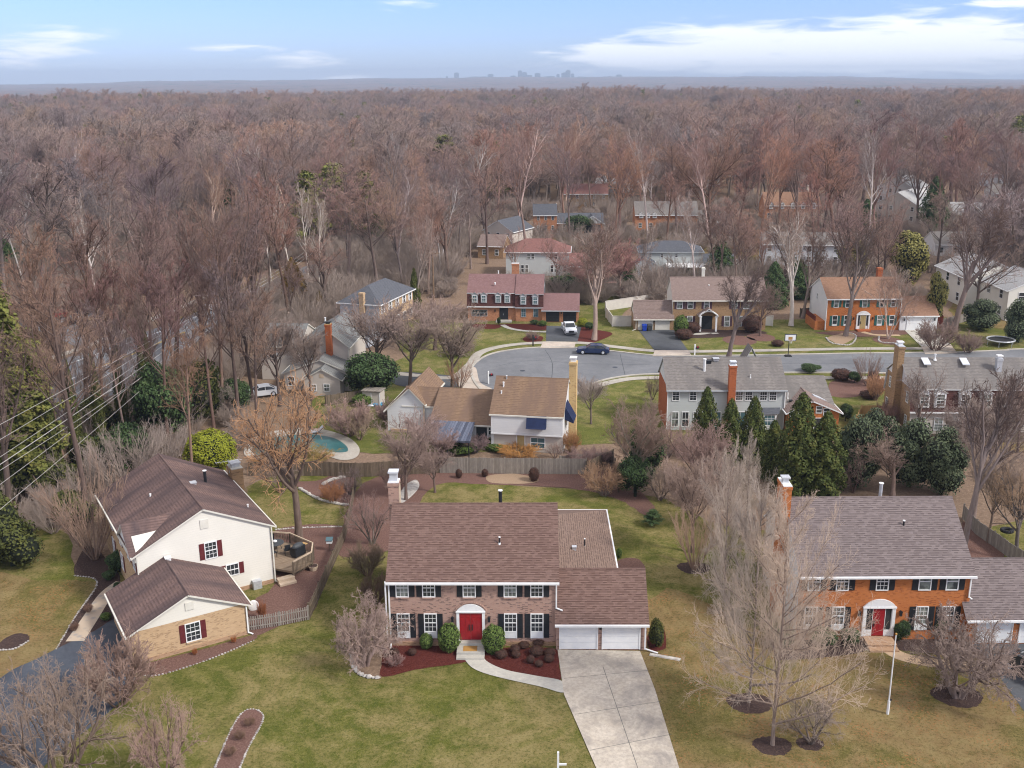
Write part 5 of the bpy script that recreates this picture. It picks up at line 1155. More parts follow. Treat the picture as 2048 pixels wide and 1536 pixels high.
# ================================================================== vehicles
def paint(name, c): return plain(name, c, None, 1, .25, .6)
def car(name, loc, rz, col, label, L=4.6, Wd=1.8, kind='sedan', cat='car'):
    e = empty(name, loc, rz, label, cat)
    pm = paint(name+'_paint', col) if isinstance(col, tuple) else col
    hw = Wd/2
    if kind == 'sedan': prof = [(-.5, .42), (-.495, .7), (-.44, .82), (-.3, .93), (-.05, .95), (.22, .93), (.42, .9), (.49, .8), (.5, .45)]; cab = [(-.22, .93), (-.08, 1.36), (.14, 1.4), (.26, 1.33), (.4, .92)]
    elif kind == 'suv': prof = [(-.5, .5), (-.495, .85), (-.45, .98), (-.28, 1.08), (.1, 1.1), (.45, 1.08), (.495, .95), (.5, .5)]; cab = [(-.26, 1.08), (-.14, 1.68), (.2, 1.74), (.44, 1.68), (.49, 1.08)]
    else: prof = [(-.5, .5), (-.495, .85), (-.45, 1.0), (-.27, 1.1), (.02, 1.12), (.05, 1.12), (.49, 1.1), (.5, .5)]; cab = [(-.25, 1.1), (-.13, 1.66), (.06, 1.72), (.14, 1.66), (.16, 1.1)]
    b = MB(); n = len(prof); ins = lambda z: hw*(1 if z < .8 else .96)
    Lf = [(x*L, -ins(z), z) for x, z in prof]; Rt = [(x*L, ins(z), z) for x, z in prof]
    lo = .24
    for i in range(n-1): b.face([Lf[i], Lf[i+1], Rt[i+1], Rt[i]][::-1])
    b.face(([(prof[0][0]*L+.1, -hw*.97, lo)]+[(p[0], p[1], p[2]) for p in Lf]+[(prof[-1][0]*L-.1, -hw*.97, lo)])[::-1])
    b.face([(prof[0][0]*L+.1, hw*.97, lo)]+Rt+[(prof[-1][0]*L-.1, hw*.97, lo)])
    b.face([(prof[0][0]*L+.1, -hw*.97, lo), Lf[0], Rt[0], (prof[0][0]*L+.1, hw*.97, lo)]); b.face([(prof[-1][0]*L-.1, hw*.97, lo), Rt[-1], Lf[-1], (prof[-1][0]*L-.1, -hw*.97, lo)])
    # cabin shell: pillars and roof
    k = len(cab); cw = lambda z, z0=cab[0][1]: hw*.92-(z-z0)*.22
    A = [(x*L, -cw(z), z) for x, z in cab]; B = [(x*L, cw(z), z) for x, z in cab]
    for i in range(1, k-2): b.face([A[i], A[i+1], B[i+1], B[i]][::-1])
    body = b.build('body', pm, e)
    g = MB(); g.face(A[::-1]); g.face(B); g.face([A[0], A[1], B[1], B[0]][::-1]); g.face([A[-2], A[-1], B[-1], B[-2]][::-1])
    g.build('window_glass', M['glass'], e)
    p = MB()
    for S in (A, B):
        for i in ((0, 1), (k-2, k-1)): p.tube(S[i[0]], S[i[1]], .045, .045, 5)
        for i in range(1, k-2): p.tube(S[i], S[i+1], .05, .05, 5)
        mx = (A[1][0]+A[-2][0])/2; sy = -1 if S is A else 1
        p.tube((mx, sy*cw(cab[0][1]), cab[0][1]), (mx, sy*cw(cab[2][1])*1.0, cab[2][1]), .04, .04, 5)
    p.build('roof_frame', pm, e)
    wr = .33 if kind == 'sedan' else .39
    for sx in (-.31, .31):
        for sy in (-1, 1):
            w = MB(); w.tube((sx*L, sy*(hw-.2), wr), (sx*L, sy*(hw+.015), wr), wr, wr, 18); wo = w.build('wheel', M['rubber'], e)
            w = MB(); w.tube((sx*L, sy*(hw+.016), wr), (sx*L, sy*(hw+.03), wr), wr*.62, wr*.5, 12); w.build('rim', M['bluemetal'], wo)
    zl = prof[1][1]-.06
    for sy in (-1, 1):
        w = MB(); w.box(-L/2-.012, -L/2+.12, sy*hw*.72-.2, sy*hw*.72+.2, zl-.1, zl+.06); w.build('headlight', M['bluemetal'], e)
        w = MB(); w.box(L/2-.12, L/2+.012, sy*hw*.74-.16, sy*hw*.74+.16, zl-.08, zl+.08); w.build('tail_light', M['red_door'], e)
        w = MB(); w.box(cab[0][0]*L+.25, cab[0][0]*L+.4, sy*(hw+.1)-.09, sy*(hw+.1)+.09, cab[0][1]-.02, cab[0][1]+.14); w.build('mirror', pm, e)
    w = MB(); w.box(-L/2-.03, -L/2+.14, -hw*.95, hw*.95, .36, .54); w.box(-L/2-.014, -L/2+.1, -hw*.45, hw*.45, .56, zl+.02); w.build('bumper', M['black'], e)
    w = MB(); w.box(L/2-.12, L/2+.04, -hw*.95, hw*.95, .36, .56); w.build('bumper', pm, e)
    return e
def along(a, b): a = P(*a); b = P(*b); return math.atan2(b.y-a.y, b.x-a.x)
q = P(1186, 707); car('parked_car', (q.x, q.y, .04), R(-7), (.012, .025, .075), 'dark navy hatchback parked at the cul-de-sac kerb', 4.9, 1.78, 'sedan')
q = P(1138, 665); car('pickup_truck', (q.x, q.y, .06), R(96), (.62, .65, .68), 'white pickup with dark grille parked before the black garage doors', 5.0, 1.9, 'pickup', 'truck')
q = P(2042, 1358); car('parked_car', (q.x+1.0, q.y, .04), R(112), (.03, .035, .04), 'dark car on the black driveway at the picture edge', 4.7, 1.85, 'sedan')
for i, (px, py, rz, c, l, k) in enumerate((
    (18, 632, 10, (.6, .62, .65), 'white car half hidden behind the pine tops by the side street', 'sedan'),
    (98, 624, 15, (.55, .57, .6), 'silver car parked by the side street among red-budded trees', 'sedan'),
    (108, 636, 15, (.3, .02, .03), 'red car nose-out below the silver one by the side street', 'sedan'),
    (198, 598, 80, (.6, .62, .66), 'white van standing on the lane beyond the main road', 'suv'),
    (233, 582, 30, (.1, .14, .2), 'small dark blue car farther up the lane beyond the main road', 'sedan'),
    (430, 618, 60, (.7, .72, .74), 'white vehicle on the main road seen between trunks', 'suv'),
    (523, 792, 25, (.7, .72, .74), 'white car behind the bare tan-topped tree by the beige house', 'sedan'),
    (2020, 456, 5, (.42, .03, .05), 'red car parked on the far street', 'sedan'),
    (1998, 448, 8, (.5, .55, .62), 'pale blue car parked beside the red one on the far street', 'sedan'),
    (1985, 437, 10, (.06, .06, .07), 'black car behind the pale blue one on the far street', 'suv'),
    (2030, 422, 0, (.05, .05, .06), 'dark car farther up the far street', 'suv'),
    (1470, 532, 60, (.7, .72, .74), 'white car tucked among pale trunks beside the spruces', 'sedan'),
    (1955, 448, 20, (.03, .03, .035), 'black car near the orange chimney stub', 'sedan'),
    )):
    q = P(px, py); car('parked_car', (q.x, q.y, .04), R(rz), c, l, 4.5, 1.8, k)
# ================================================================== street furniture
def mailbox(px, py, label, pm='white', bm='black'):
    q = P(px, py); e = empty('mailbox', (q.x, q.y, 0), .3, label, 'mailbox')
    m = MB(); m.box(-.08, .08, -.08, .08, 0, 1.75); m.hexa([(-.08, -.08, 1.752), (.08, -.08, 1.752), (.08, .08, 1.752), (-.08, .08, 1.752)], [(-.01, -.01, 1.86), (.01, -.01, 1.86), (.01, .01, 1.86), (-.01, .01, 1.86)]); m.box(-.07, .6, -.05, .05, 1.0, 1.08); m.build('post', M[pm], e)
    m = MB(); m.box(.1, .66, -.13, .13, 1.084, 1.3); m.tube((.1, 0, 1.3), (.66, 0, 1.3), .13, .13, 10); b = m.build('box', M[bm], e)
    m = MB(); m.box(.3, .5, -.16, -.135, 1.25, 1.5); m.build('flag', M['red_door'], b)
mailbox(977, 768, 'white post with black letter box beside the cul-de-sac walk')
mailbox(1389, 712, 'white pillar letter box across from the grey-sided house roof')
mailbox(1066, 692, 'dark post box at the kerb before the mansard house', 'black')
# flagpole
q = P(1775, 1428); t = PY(1792, 1270, q.y); e = empty('flagpole', (q.x, q.y, 0), 0, 'slender white flagpole without flag on the lawn before the orange brick house', 'flagpole')
h_ = t.z; m = MB(); m.tube((0, 0, 0), (t.x-q.x, 0, h_), .055, .04, 8); m.build('pole', M['white'], e)
m = MB(); m.ball((t.x-q.x, 0, h_+.07), .08, .08, .08, 8, 6); m.build('finial', M['tile'], e)
m = MB(); m.tube((0, 0, 0), (.01, 0, 1.0), .1, .09, 8); m.build('sleeve', M['white'], e)
m = MB(); m.box(.03, .16, -.03, .03, 1.0, 1.12); m.build('cleat', M['black'], e)
# white sign post near the driveway (frame edge)
q = P(1116, 1550); e = empty('sign_post', (q.x, q.y, 0), 0, 'white post standing in the lawn at the lower picture edge', 'post')
t = PY(1114.5, 1504, q.y); MB().box(-.06, .06, -.06, .06, 0, t.z).build('post', M['white'], e); m = MB(); m.box(.03, .5, -.04, .04, t.z-.9, t.z-.8); m.build('arm', M['white'], e)
# basketball hoop
q = P(1576, 713); e = empty('basketball_hoop', (q.x, q.y, 0), 0, 'portable basketball hoop with white board at the street kerb', 'basketball hoop')
m = MB(); m.hexa([(-.5, -.4, .04), (.5, -.4, .04), (.5, .4, .04), (-.5, .4, .04)], [(-.4, -.3, .25), (.4, -.3, .25), (.4, .3, .25), (-.4, .3, .25)]); m.build('base', M['rubber'], e)
m = MB(); m.tube((0, 0, .2), (0, 0, 2.6), .06, .06, 8); m.tube((0, 0, 2.6), (0, -.55, 2.95), .05, .05, 6); m.build('pole', M['black'], e)
m = MB(); m.box(-.85, .85, -.64, -.6, 2.5, 3.55); bb = m.build('backboard', M['navy'], e)
m = MB(); m.box(-.76, .76, -.652, -.642, 2.6, 3.46); m.build('board_face', M['white'], bb)
m = MB(); m.box(-.3, .3, -.662, -.654, 2.72, 3.16); m.build('target_square', M['tile'], bb)
m = MB(); pts = [(.23*math.cos(a), -.9+.23*math.sin(a), 2.65) for a in np.linspace(0, 2*math.pi, 15)]; m.path(pts, .018, 5); m.build('rim', M['bk_face'], e)
m = MB(); 
for i in range(14): m.tube(pts[i], (pts[i][0]*.6, -.9+(pts[i][1]+.9)*.6, 2.25), .008, .008, 4)
m.build('net', M['white'], e)
# bins
for px, c, l in ((1288, 'binblue', 'blue wheeled recycling bin before the cream garage door'), (1299, 'bingrey', 'dark grey wheeled bin beside the blue one')):
    q = P(px, 661); e = empty('wheeled_bin', (q.x, q.y-.4, 0), 0, l, 'bin')
    m = MB(); m.hexa([(-.3, -.3, .12), (.3, -.3, .12), (.3, .3, .12), (-.3, .3, .12)], [(-.38, -.38, 1.0), (.38, -.38, 1.0), (.38, .4, 1.0), (-.38, .4, 1.0)]); m.build('body', M[c], e)
    m = MB(); m.hexa([(-.41, -.42, 1.004), (.41, -.42, 1.004), (.41, .46, 1.004), (-.41, .46, 1.004)], [(-.36, -.38, 1.1), (.36, -.38, 1.1), (.36, .44, 1.14), (-.36, .44, 1.14)]); m.build('lid', M[c], e)
    for s_ in (-1, 1): m = MB(); m.tube((s_*.26, .28, .14), (s_*.34, .28, .14), .14, .14, 10); m.build('wheel', M['rubber'], e)
# trampoline
q = P(2000, 690); e = empty('trampoline', (q.x, q.y, 0), 0, 'round black trampoline between the round evergreens', 'trampoline')
m = MB(); m.tube((0, 0, .86), (0, 0, .88), 1.75, 1.75, 24); m.build('jumping_mat', M['rubber'], e)
pts = [(2.0*math.cos(a), 2.0*math.sin(a), .9) for a in np.linspace(0, 2*math.pi, 25)]; m = MB(); m.path(pts, .11, 6); m.build('rim', M['metal'], e)
for i in range(6): a = i*math.pi/3; m = MB(); m.tube((1.95*math.cos(a), 1.95*math.sin(a), 0), (1.95*math.cos(a), 1.95*math.sin(a), .85), .04, .04, 6); m.build('leg', M['metal'], e)
# shed + blue cushions by the pool garden
q = P(726, 812); e = empty('garden_shed', (q.x, q.y, 0), -.2, 'small grey slatted shed beside the dark board fence', 'shed')
m = MB(); m.box(0, 2.3, 0, 1.9, 0, 1.9); m.build('wall', M['sd_beige'], e); m = MB(); m.slab([(-.15, -.2, 2.1), (2.45, -.2, 2.1), (2.45, 2.1, 1.95), (-.15, 2.1, 1.95)], .1, 0, 0); m.build('roof', M['wood_grey'], e)
m = MB(); m.box(1.1, 1.2, -.04, -.004, 0, 1.85); m.box(2.2, 2.3, -.04, -.004, 0, 1.85); m.build('corner_post', M['white'], e)
q = P(756, 812); e = empty('plastic_tub', (q.x, q.y, 0), .1, 'bright blue plastic tub lid on the ground by the shed', 'tub')
m = MB(); m.ball((0, 0, .25), .75, .5, .3, 14, 8); m.build('lid', M['cyan'], e)
m = MB(); m.ball((-.9, -.1, .15), .5, .35, .16, 12, 6); m.build('tray', M['bluemetal'], e)
# loungers by the pool
q = P(628, 868); e = empty('garden_lounger', (q.x, q.y, 0), .4, 'pale cushioned lounger at the far end of the pool', 'lounger')
MB().box(-1, .6, -.35, .35, .3, .42).build('seat', M['bluemetal'], e); m = MB(); m.hexa([(.6, -.35, .3), (1.2, -.35, .75), (1.2, .35, .75), (.6, .35, .3)], [(.58, -.35, .42), (1.12, -.35, .87), (1.12, .35, .87), (.58, .35, .42)]); m.build('backrest', M['bluemetal'], e)
for x in (-.9, .5):
    for y in (-.3, .3): MB().box(x-.03, x+.03, y-.03, y+.03, 0, .298).build('leg', M['metal'], e)
# tyre swing
q = P(2012, 1076); e = empty('tyre_swing', (q.x, q.y, 0), .1, 'black tyre swing hanging beyond the curving weathered fence', 'tyre')
pts = [(.45*math.cos(a), .42*math.sin(a), .75) for a in np.linspace(0, 2*math.pi, 17)]; m = MB(); m.path(pts, .16, 8); m.build('tyre', M['rubber'], e)
m = MB(); m.tube((0, .4, .8), (0, .1, 4.8), .015, .015, 5); m.build('rope', M['rail'], e)
# ================================================================== left house deck with furniture
d = HB; e = empty('timber_deck', d.o+d.X*4.4+d.Y*7, d.rot, 'raised octagonal timber deck with pale-capped railing at the cream house', 'deck')
pol = [(.02, 1.6), (1.5, -.4), (3.5, .6), (4.2, 2.2), (3.2, 5.2), (1.6, 6.6), (1.6, 10), (.02, 10)]
m = MB(); m.hexa([(x, y, .55) for x, y in pol], [(x, y, .72) for x, y in pol]); m.build('floor', M['wood_deck'], e)
m = MB(); s_ = MB()
rl = pol[1:-1]+[pol[-1]]
for a, b in zip(rl[:-1], rl[1:]):
    m.tube((a[0], a[1], 1.62), (b[0], b[1], 1.62), .075, .075, 4)
    L = math.dist(a, b); n = int(L/.14)
    for i in range(n):
        x = a[0]+(b[0]-a[0])*(i+.5)/n; y = a[1]+(b[1]-a[1])*(i+.5)/n; s_.box(x-.02, x+.02, y-.02, y+.02, .4, 1.57)
m.build('rail_cap', M['rail'], e); s_.build('baluster', M['wood_brown'], e)
m = MB()
for x, y in rl: m.box(x-.06, x+.06, y-.06, y+.06, 0, 1.6)
m.build('post', M['wood_brown'], e)
m = MB(); m.box(.1, 1.5, -1.1, -.42, 0, .2); m.box(.1, 1.5, -.7, -.1, .202, .42); m.build('step', M['rail'], e)
def dk(x, y): return d.o+d.X*(4.4+x)+d.Y*(7+y)+Vector((0, 0, .722))
p = dk(1.6, 4.4); e = empty('patio_table', p, 0, 'round dark patio table on the timber deck', 'table')
MB().tube((0, 0, .68), (0, 0, .72), .75, .75, 20).build('table_top', M['bingrey'], e)
for i in range(4): a = i*math.pi/2+.5; MB().tube((.55*math.cos(a), .55*math.sin(a), 0), (.4*math.cos(a), .4*math.sin(a), .68), .025, .025, 6).build('leg', M['black'], e)
tag(MB().ball((0, 0, .12), .2, .16, .12, 10, 6).build('table_ornament', M['white'], None, loc=p+Vector((0, 0, .72))), 'white ornament on the round patio table', 'ornament')
def chair(p, rz, l):
    e = empty('patio_chair', p, rz, l, 'chair', 'patio chairs on the timber deck')
    MB().box(-.25, .25, -.25, .25, .4, .46).build('seat', M['black'], e); MB().box(-.25, .25, .22, .27, .462, .95).build('backrest', M['black'], e)
    for x in (-.22, .22):
        for y in (-.2, .22): MB().box(x-.02, x+.02, y-.02, y+.02, 0, .398).build('leg', M['black'], e)
chair(dk(1.0, 3.2), 2.5, 'black patio chair between the table and the deck steps'); chair(dk(2.2, 3.1), 3.6, 'black patio chair next to the covered grill'); chair(dk(.6, 4.6), 1.4, 'black patio chair close against the cream wall'); chair(dk(1.6, 5.6), 0, 'black patio chair behind the round patio table')
p = dk(2.9, 2.3); e = empty('barbecue_grill', p, 1.0, 'dark covered grill by the deck railing', 'grill')
m = MB(); m.box(-.6, .6, -.3, .3, .1, .9); m.build('cabinet', M['black'], e); m = MB(); m.ball((0, 0, .92), .6, .32, .28, 12, 8); m.build('lid', M['bingrey'], e); m = MB(); m.box(.62, .95, -.25, .25, .8, .84); m.build('side_shelf', M['wood_new'], e)
q = P(627, 1140); e = empty('planter_tub', (q.x, q.y, 0), 0, 'tan round planter tub at the foot of the deck', 'planter'); MB().tube((0, 0, 0), (0, 0, .4), .3, .42, 14).build('tub', M['rail'], e); MB().tube((0, 0, .401), (0, 0, .41), .38, .38, 12).build('soil', M['mulch_dark'], e)
q = P(660, 1102); e = empty('birdhouse', (q.x, q.y, 0), 0, 'turquoise birdhouse near the left garden fence', 'birdhouse'); MB().box(-.03, .03, -.03, .03, 0, .8).build('post', M['wood_brown'], e); m = MB(); m.box(-.25, .25, -.2, .2, .8, 1.0); m.build('house', M['white'], e); m = MB(); m.slab([(-.3, -.25, 1.1), (.3, -.25, 1.1), (.3, .25, 1.25), (-.3, .25, 1.25)], .06, 0, 0); m.build('roof', M['glass_teal'], e)
tag(MB().box(-.35, .35, -.25, .25, 0, .7).build('electric_meter', M['metal'], None, loc=P(500, 1190)+Vector((.3, 1.2, 0)), rz=d.rot), 'grey utility box in the gap behind the brick garage', 'utility box')
q = P(505, 1226); tag(MB().ball((0, 0, .4), .42, .1, .5, 14, 8).build('boat_cover', M['white'], None, loc=(q.x, q.y+.4, 0), rz=.3), 'white rounded lid leaning behind the picket fence', 'cover')
q = P(1775, 1275); 
# dish antennas on left chimney
q = d.o+d.X*4.7+d.Y*19.3; e = empty('tv_antenna', (q.x, q.y, 6.0), .5, 'thin metal aerial strapped to the cream house chimney', 'antenna')
m = MB(); m.tube((0, 0, -.5), (0, 0, .8), .03, .03, 6); m.build('mast', M['metal'], e)
m = MB(); m.tube((-1.2, 0, .7), (1.2, 0, .6), .02, .02, 5)
for i in range(7): x = -1.1+i*.35; m.tube((x, -.4, .68), (x, .4, .68), .012, .012, 4)
m.build('aerial', M['metal'], e)
# splash block
q = P(1330, 1315); tag(MB().hexa([(-1.1, -.15, 0), (1.1, -.15, 0), (1.1, .15, 0), (-1.1, .15, 0)], [(-1.1, -.12, .1), (1.1, -.12, .1), (1.1, .12, .1), (-1.1, .12, .1)]).build('drain_extension', M['stone'], None, loc=(q.x, q.y, 0), rz=-.35), 'grey drain extension lying beyond the garage downspout', 'drain pipe')
# ================================================================== utility poles and lines
def upole(name, x, y, h, label):
    e = empty(name, (x, y, 0), .25, label, 'utility pole')
    m = MB(); m.tube((0, 0, 0), (0, 0, h), .16, .11, 10); m.build('pole', M['pole_wood'], e)
    m = MB(); m.box(-1.3, 1.3, -.06, .06, h-1.0, h-.86); m.build('crossarm', M['pole_wood'], e)
    m = MB()
    for u in (-1.2, -.5, .5, 1.2): m.tube((u, 0, h-.86), (u, 0, h-.66), .05, .04, 6)
    m.build('insulator', M['white'], e); return e
pa = PY(437, 606, 147); upole('utility_pole', pa.x, 147, pa.z+.9, 'wooden utility pole with crossarm among trees beside the main road')
pb = PY(648, 478, 262); upole('utility_pole', pb.x, 262, pb.z+.4, 'farther wooden utility pole in the wood beyond the hip-roofed house')
pc = PY(876, 543, 172.); q = P(868, 610); upole('utility_pole', q.x, q.y, 10.5, 'plain wooden pole beside the ivy-clad tree')
Y0 = 56.
e = empty('power_line', (pa.x, 147, 0), 0, 'bundle of seven pale overhead wires crossing the lower wood on the left', 'power line')
for i, (yl, xr, yr) in enumerate(((838, 425, 604), (868, 432, 606), (903, 437, 608), (918, 440, 618), (958, 445, 622), (1008, 450, 628), (870+60, 443, 640))):
    slope = (yl-yr)/(0-xr); xa = -260; ya = yl+slope*xa
    a = PY(xa, ya+4, Y0+i*.4); b = PY(xr, yr, 147); O = Vector((pa.x, 147, 0))
    pts = []
    for k in range(25):
        t = k/24; p_ = a.lerp(b, t); p_.z -= .5*4*t*(1-t); pts.append(p_-O)
    m = MB(); m.path(pts, .016 if i != 3 else .026, 4); m.build('wire', M['wire'], e)
e = empty('power_line', (pb.x, 262, 0), 0, 'thin far wires running on through the wood between poles', 'power line')
for i in range(3):
    a = Vector((pa.x+(-1+i)*1.1, 147, pa.z)); b = Vector((pb.x+(-1+i), 262, pb.z)); O = Vector((pb.x, 262, 0)); pts = []
    for k in range(17):
        t = k/16; p_ = a.lerp(b, t); p_.z -= 1.2*4*t*(1-t); pts.append(p_-O)
    m = MB(); m.path(pts, .03, 4); m.build('wire', M['wire'], e)
# ================================================================== skyline towers
tw = [(894, 152, 4), (913, 145, 9), (924, 158, 5), (949, 153, 20), (967, 153, 14), (981, 148, 11), (996, 155, 16), (1010, 155, 14), (1026, 151, 10), (1040, 141, 8), (1049, 144, 9), (1058, 150, 12), (1075, 146, 11), (1090, 153, 14), (1101, 152, 16), (1116, 148, 6), (1129, 145, 12), (1136, 140, 9), (1145, 147, 6), (1161, 153, 13), (1209, 153, 8), (1219, 152, 8), (1238, 149, 11), (1228, 154, 6)]
M['tower'] = plain('tower_facade', (.13, .16, .18), (.09, .11, .13), .01, .5)
M['tower_glass'] = plain('tower_windows', (.05, .07, .09), None, 1, .2, .5)
words_ = ['slender', 'broad', 'low', 'long', 'squat', 'stepped', 'flat', 'wide', 'short', 'tallest', 'blunt', 'sloped', 'solid', 'small', 'stout', 'narrow', 'pale', 'peaked', 'leaning', 'plain', 'little', 'outlying', 'last', 'minor']
DT = 11300.
ordn = 'first second third fourth fifth sixth seventh eighth ninth tenth eleventh twelfth thirteenth fourteenth fifteenth sixteenth seventeenth eighteenth nineteenth twentieth twenty-first twenty-second twenty-third twenty-fourth'.split()
for i, (px, py, w) in enumerate(tw):
    t = PY(px, py, DT); ww = w*DT/FP; g0 = terrain(t.x, t.y)
    e = empty('office_tower', (t.x, t.y, g0), 0, f'hazy {words_[i]} skyline tower, {ordn[i]} from the left end of the row', 'tower', 'skyline towers')
    h = t.z-g0; nf = max(3, int(h/11)); m = MB(); m.box(-ww/2, ww/2, -18, 18, 0, h*.93); m.box(-ww*.3, ww*.3, -10, 10, h*.93+.01, h); wl = m.build('wall', M['tower'], e)
    m = MB()
    for k in range(nf):
        z = h*.9*(k+.35)/nf; m.box(-ww/2-.6, ww/2+.6, -18.6, 18.6, z, z+h*.9/nf*.45)
    m.build('window', M['tower_glass'], e)
for o in [o for o in bpy.data.objects if o.name.startswith('office_tower')]:
    pass
# ================================================================== trees
UP = np.array([0, 0, 1.])
def nrm(v): return v/np.maximum(np.linalg.norm(v, axis=-1, keepdims=True), 1e-9)
def grow(rg, P0, D, L, Ra, k, wob, trop, tip=.35):
    """polylines: P0 (n,3) D (n,3) L (n) Ra (n) -> pts (n,k+1,3), dirs (n,k,3), rad (n,k+1)"""
    n = len(P0); pts = np.zeros((n, k+1, 3)); dr = np.zeros((n, k, 3)); rad = np.zeros((n, k+1)); pts[:, 0] = P0; rad[:, 0] = Ra
    d = nrm(D)
    for i in range(k):
        d = nrm(d+rg.normal(0, wob, (n, 3))+UP*trop/k); dr[:, i] = d
        pts[:, i+1] = pts[:, i]+d*(L/k)[:, None]; rad[:, i+1] = Ra*(1-(1-tip)*(i+1)/k)
    return pts, dr, rad
def spawn(rg, pts, dr, rad, L, m, t0, t1, ang, ratio, rr, fall=.5, updir=0.):
    n, k = dr.shape[:2]; t = t0+(t1-t0)*(np.arange(m)[None, :]+rg.random((n, m)))/m; t = np.clip(t, 0, .999)
    idx = np.minimum((t*k).astype(int), k-1); fr = t*k-idx; ii = np.arange(n)[:, None]
    a = pts[ii, idx]; b = pts[ii, idx+1]; p = a+(b-a)*fr[..., None]; d = dr[ii, idx]; r = rad[ii, idx]
    az = rg.random((n, m))*2*np.pi+np.arange(m)[None, :]*2.4
    ref = np.where(np.abs(d[..., 2:3]) > .9, np.array([1., 0, 0]), UP); u = nrm(np.cross(d, ref)); v = np.cross(d, u)
    A = np.radians(ang)*(1+rg.normal(0, .18, (n, m)))
    nd = d*np.cos(A)[..., None]+(u*np.cos(az)[..., None]+v*np.sin(az)[..., None])*np.sin(A)[..., None]; nd[..., 2] += updir
    nl = L[:, None]*ratio*(1-fall*(t-t0)/max(1e-6, t1-t0))*(1+rg.normal(0, .15, (n, m)))
    nr = np.minimum(r*.75, np.maximum(L[:, None]*0+1, 1)*r*rr)
    return p.reshape(-1, 3), nrm(nd).reshape(-1, 3), np.maximum(nl, .05).reshape(-1), nr.reshape(-1)
def tubes(pts, rad, sides=3, rmin=0.):
    n, k1 = pts.shape[:2]; d = np.zeros_like(pts); d[:, :-1] = pts[:, 1:]-pts[:, :-1]; d[:, -1] = d[:, -2]; d = nrm(d)
    ref = np.where(np.abs(d[..., 2:3]) > .9, np.array([1., 0, 0]), UP); u = nrm(np.cross(d, ref)); v = np.cross(d, u)
    r = np.maximum(rad, rmin); th = np.arange(sides)*2*np.pi/sides
    V = pts[:, :, None, :]+(u[:, :, None, :]*np.cos(th)[None, None, :, None]+v[:, :, None, :]*np.sin(th)[None, None, :, None])*r[:, :, None, None]
    base = (np.arange(n)[:, None, None]*k1+np.arange(k1-1)[None, :, None])*sides; s = np.arange(sides)[None, None, :]; s2 = (s+1) % sides
    F = np.stack([base+s, base+s2, base+sides+s2, base+sides+s], -1).reshape(-1, 4)
    return V.reshape(-1, 3), F
def join(parts):
    V = []; F = []; o = 0
    for v, f in parts: V.append(v); F.append(f+o); o += len(v)
    return np.concatenate(V), np.concatenate(F)
def bare_tree(name, seed, H, spec, bm, tm):
    """spec: dict(tr=trunk radius, th=trunk fraction, lv=[(m,t0,t1,ang,ratio,rr,k,wob,trop,fall,updir)...], split=level where the crown mesh starts, rmin)"""
    rg = np.random.default_rng(seed); s = spec
    nt = s.get('stems', 1); tw = s.get('tw', .05)
    P0 = np.zeros((nt, 3)); D0 = np.tile(UP, (nt, 1)).astype(float)
    if nt > 1:
        a = np.arange(nt)*2*np.pi/nt+rg.random(nt); P0[:, 0] = np.cos(a)*s.get('sp', .2); P0[:, 1] = np.sin(a)*s.get('sp', .2)
        D0[:, 0] = np.cos(a)*s.get('lean', .4)*(.5+rg.random(nt)); D0[:, 1] = np.sin(a)*s.get('lean', .4)*(.5+rg.random(nt))
    L = np.full(nt, H*s['th'])*(1 if nt == 1 else (.75+.25*rg.random(nt))); Ra = np.full(nt, s['tr'])
    pts, dr, rad = grow(rg, P0, D0, L, Ra, s.get('tk', 8), tw, s.get('tt', .3), s.get('tip', .3))
    rad[:, 0] *= 1.3
    T = [tubes(pts, rad, s.get('sd', 7))]; C = []
    cur = (pts, dr, rad, L)
    for i, (m, t0, t1, ang, ratio, rr, k, wob, trop, fall, ud) in enumerate(s['lv']):
        p, d, l, r = spawn(rg, cur[0], cur[1], cur[2], cur[3], m, t0, t1, ang, ratio, rr, fall, ud)
        pp, dd, rr_ = grow(rg, p, d, l, r, k, wob, trop, .25)
        rmin = s['rmin'][min(i, len(s['rmin'])-1)]
        (C if i+1 >= s['split'] else T).append(tubes(pp, rr_, 5 if i == 0 else 3, rmin)); cur = (pp, dd, rr_, l)
    tv, tf = join(T); cv, cf = join(C)
    a = np_mesh(name+'_trunk', tv, tf, M[bm]); b = np_mesh(name+'_crown', cv, cf, M[tm])
    a.polygons.foreach_set('use_smooth', np.ones(len(tf), dtype=bool))
    return a, b, H
TREES = {}
S_wood = dict(tr=.3, th=.92, tw=.035, tk=9, split=3, rmin=[.05, .028, .018, .014], lv=[(15, .42, .99, 42, .36, .5, 5, .1, .5, .55, .1), (7, .2, 1, 40, .46, .55, 4, .13, .35, .4, .1), (6, .15, 1, 42, .5, .6, 3, .16, .25, .3, .05), (5, .1, 1, 40, .55, .6, 2, .2, .15, .3, 0)])
S_fork = dict(tr=.34, th=.55, tw=.05, tk=7, tip=.6, split=3, rmin=[.06, .03, .018, .014], lv=[(8, .5, 1, 30, .85, .6, 6, .09, .35, .2, .15), (8, .25, 1, 36, .42, .5, 4, .13, .3, .4, .05), (6, .15, 1, 42, .5, .6, 3, .17, .2, .3, 0), (5, .1, 1, 42, .55, .6, 2, .2, .1, .3, 0)])
S_wide = dict(tr=.3, th=.42, tw=.04, tk=6, tip=.65, split=3, rmin=[.06, .026, .016, .012], lv=[(11, .5, 1, 52, .95, .55, 6, .1, .45, .15, .1), (8, .2, 1, 42, .5, .5, 4, .15, .3, .35, .05), (6, .12, 1, 45, .5, .6, 3, .18, .15, .3, 0), (5, .1, 1, 45, .5, .6, 2, .22, .1, .3, 0)])
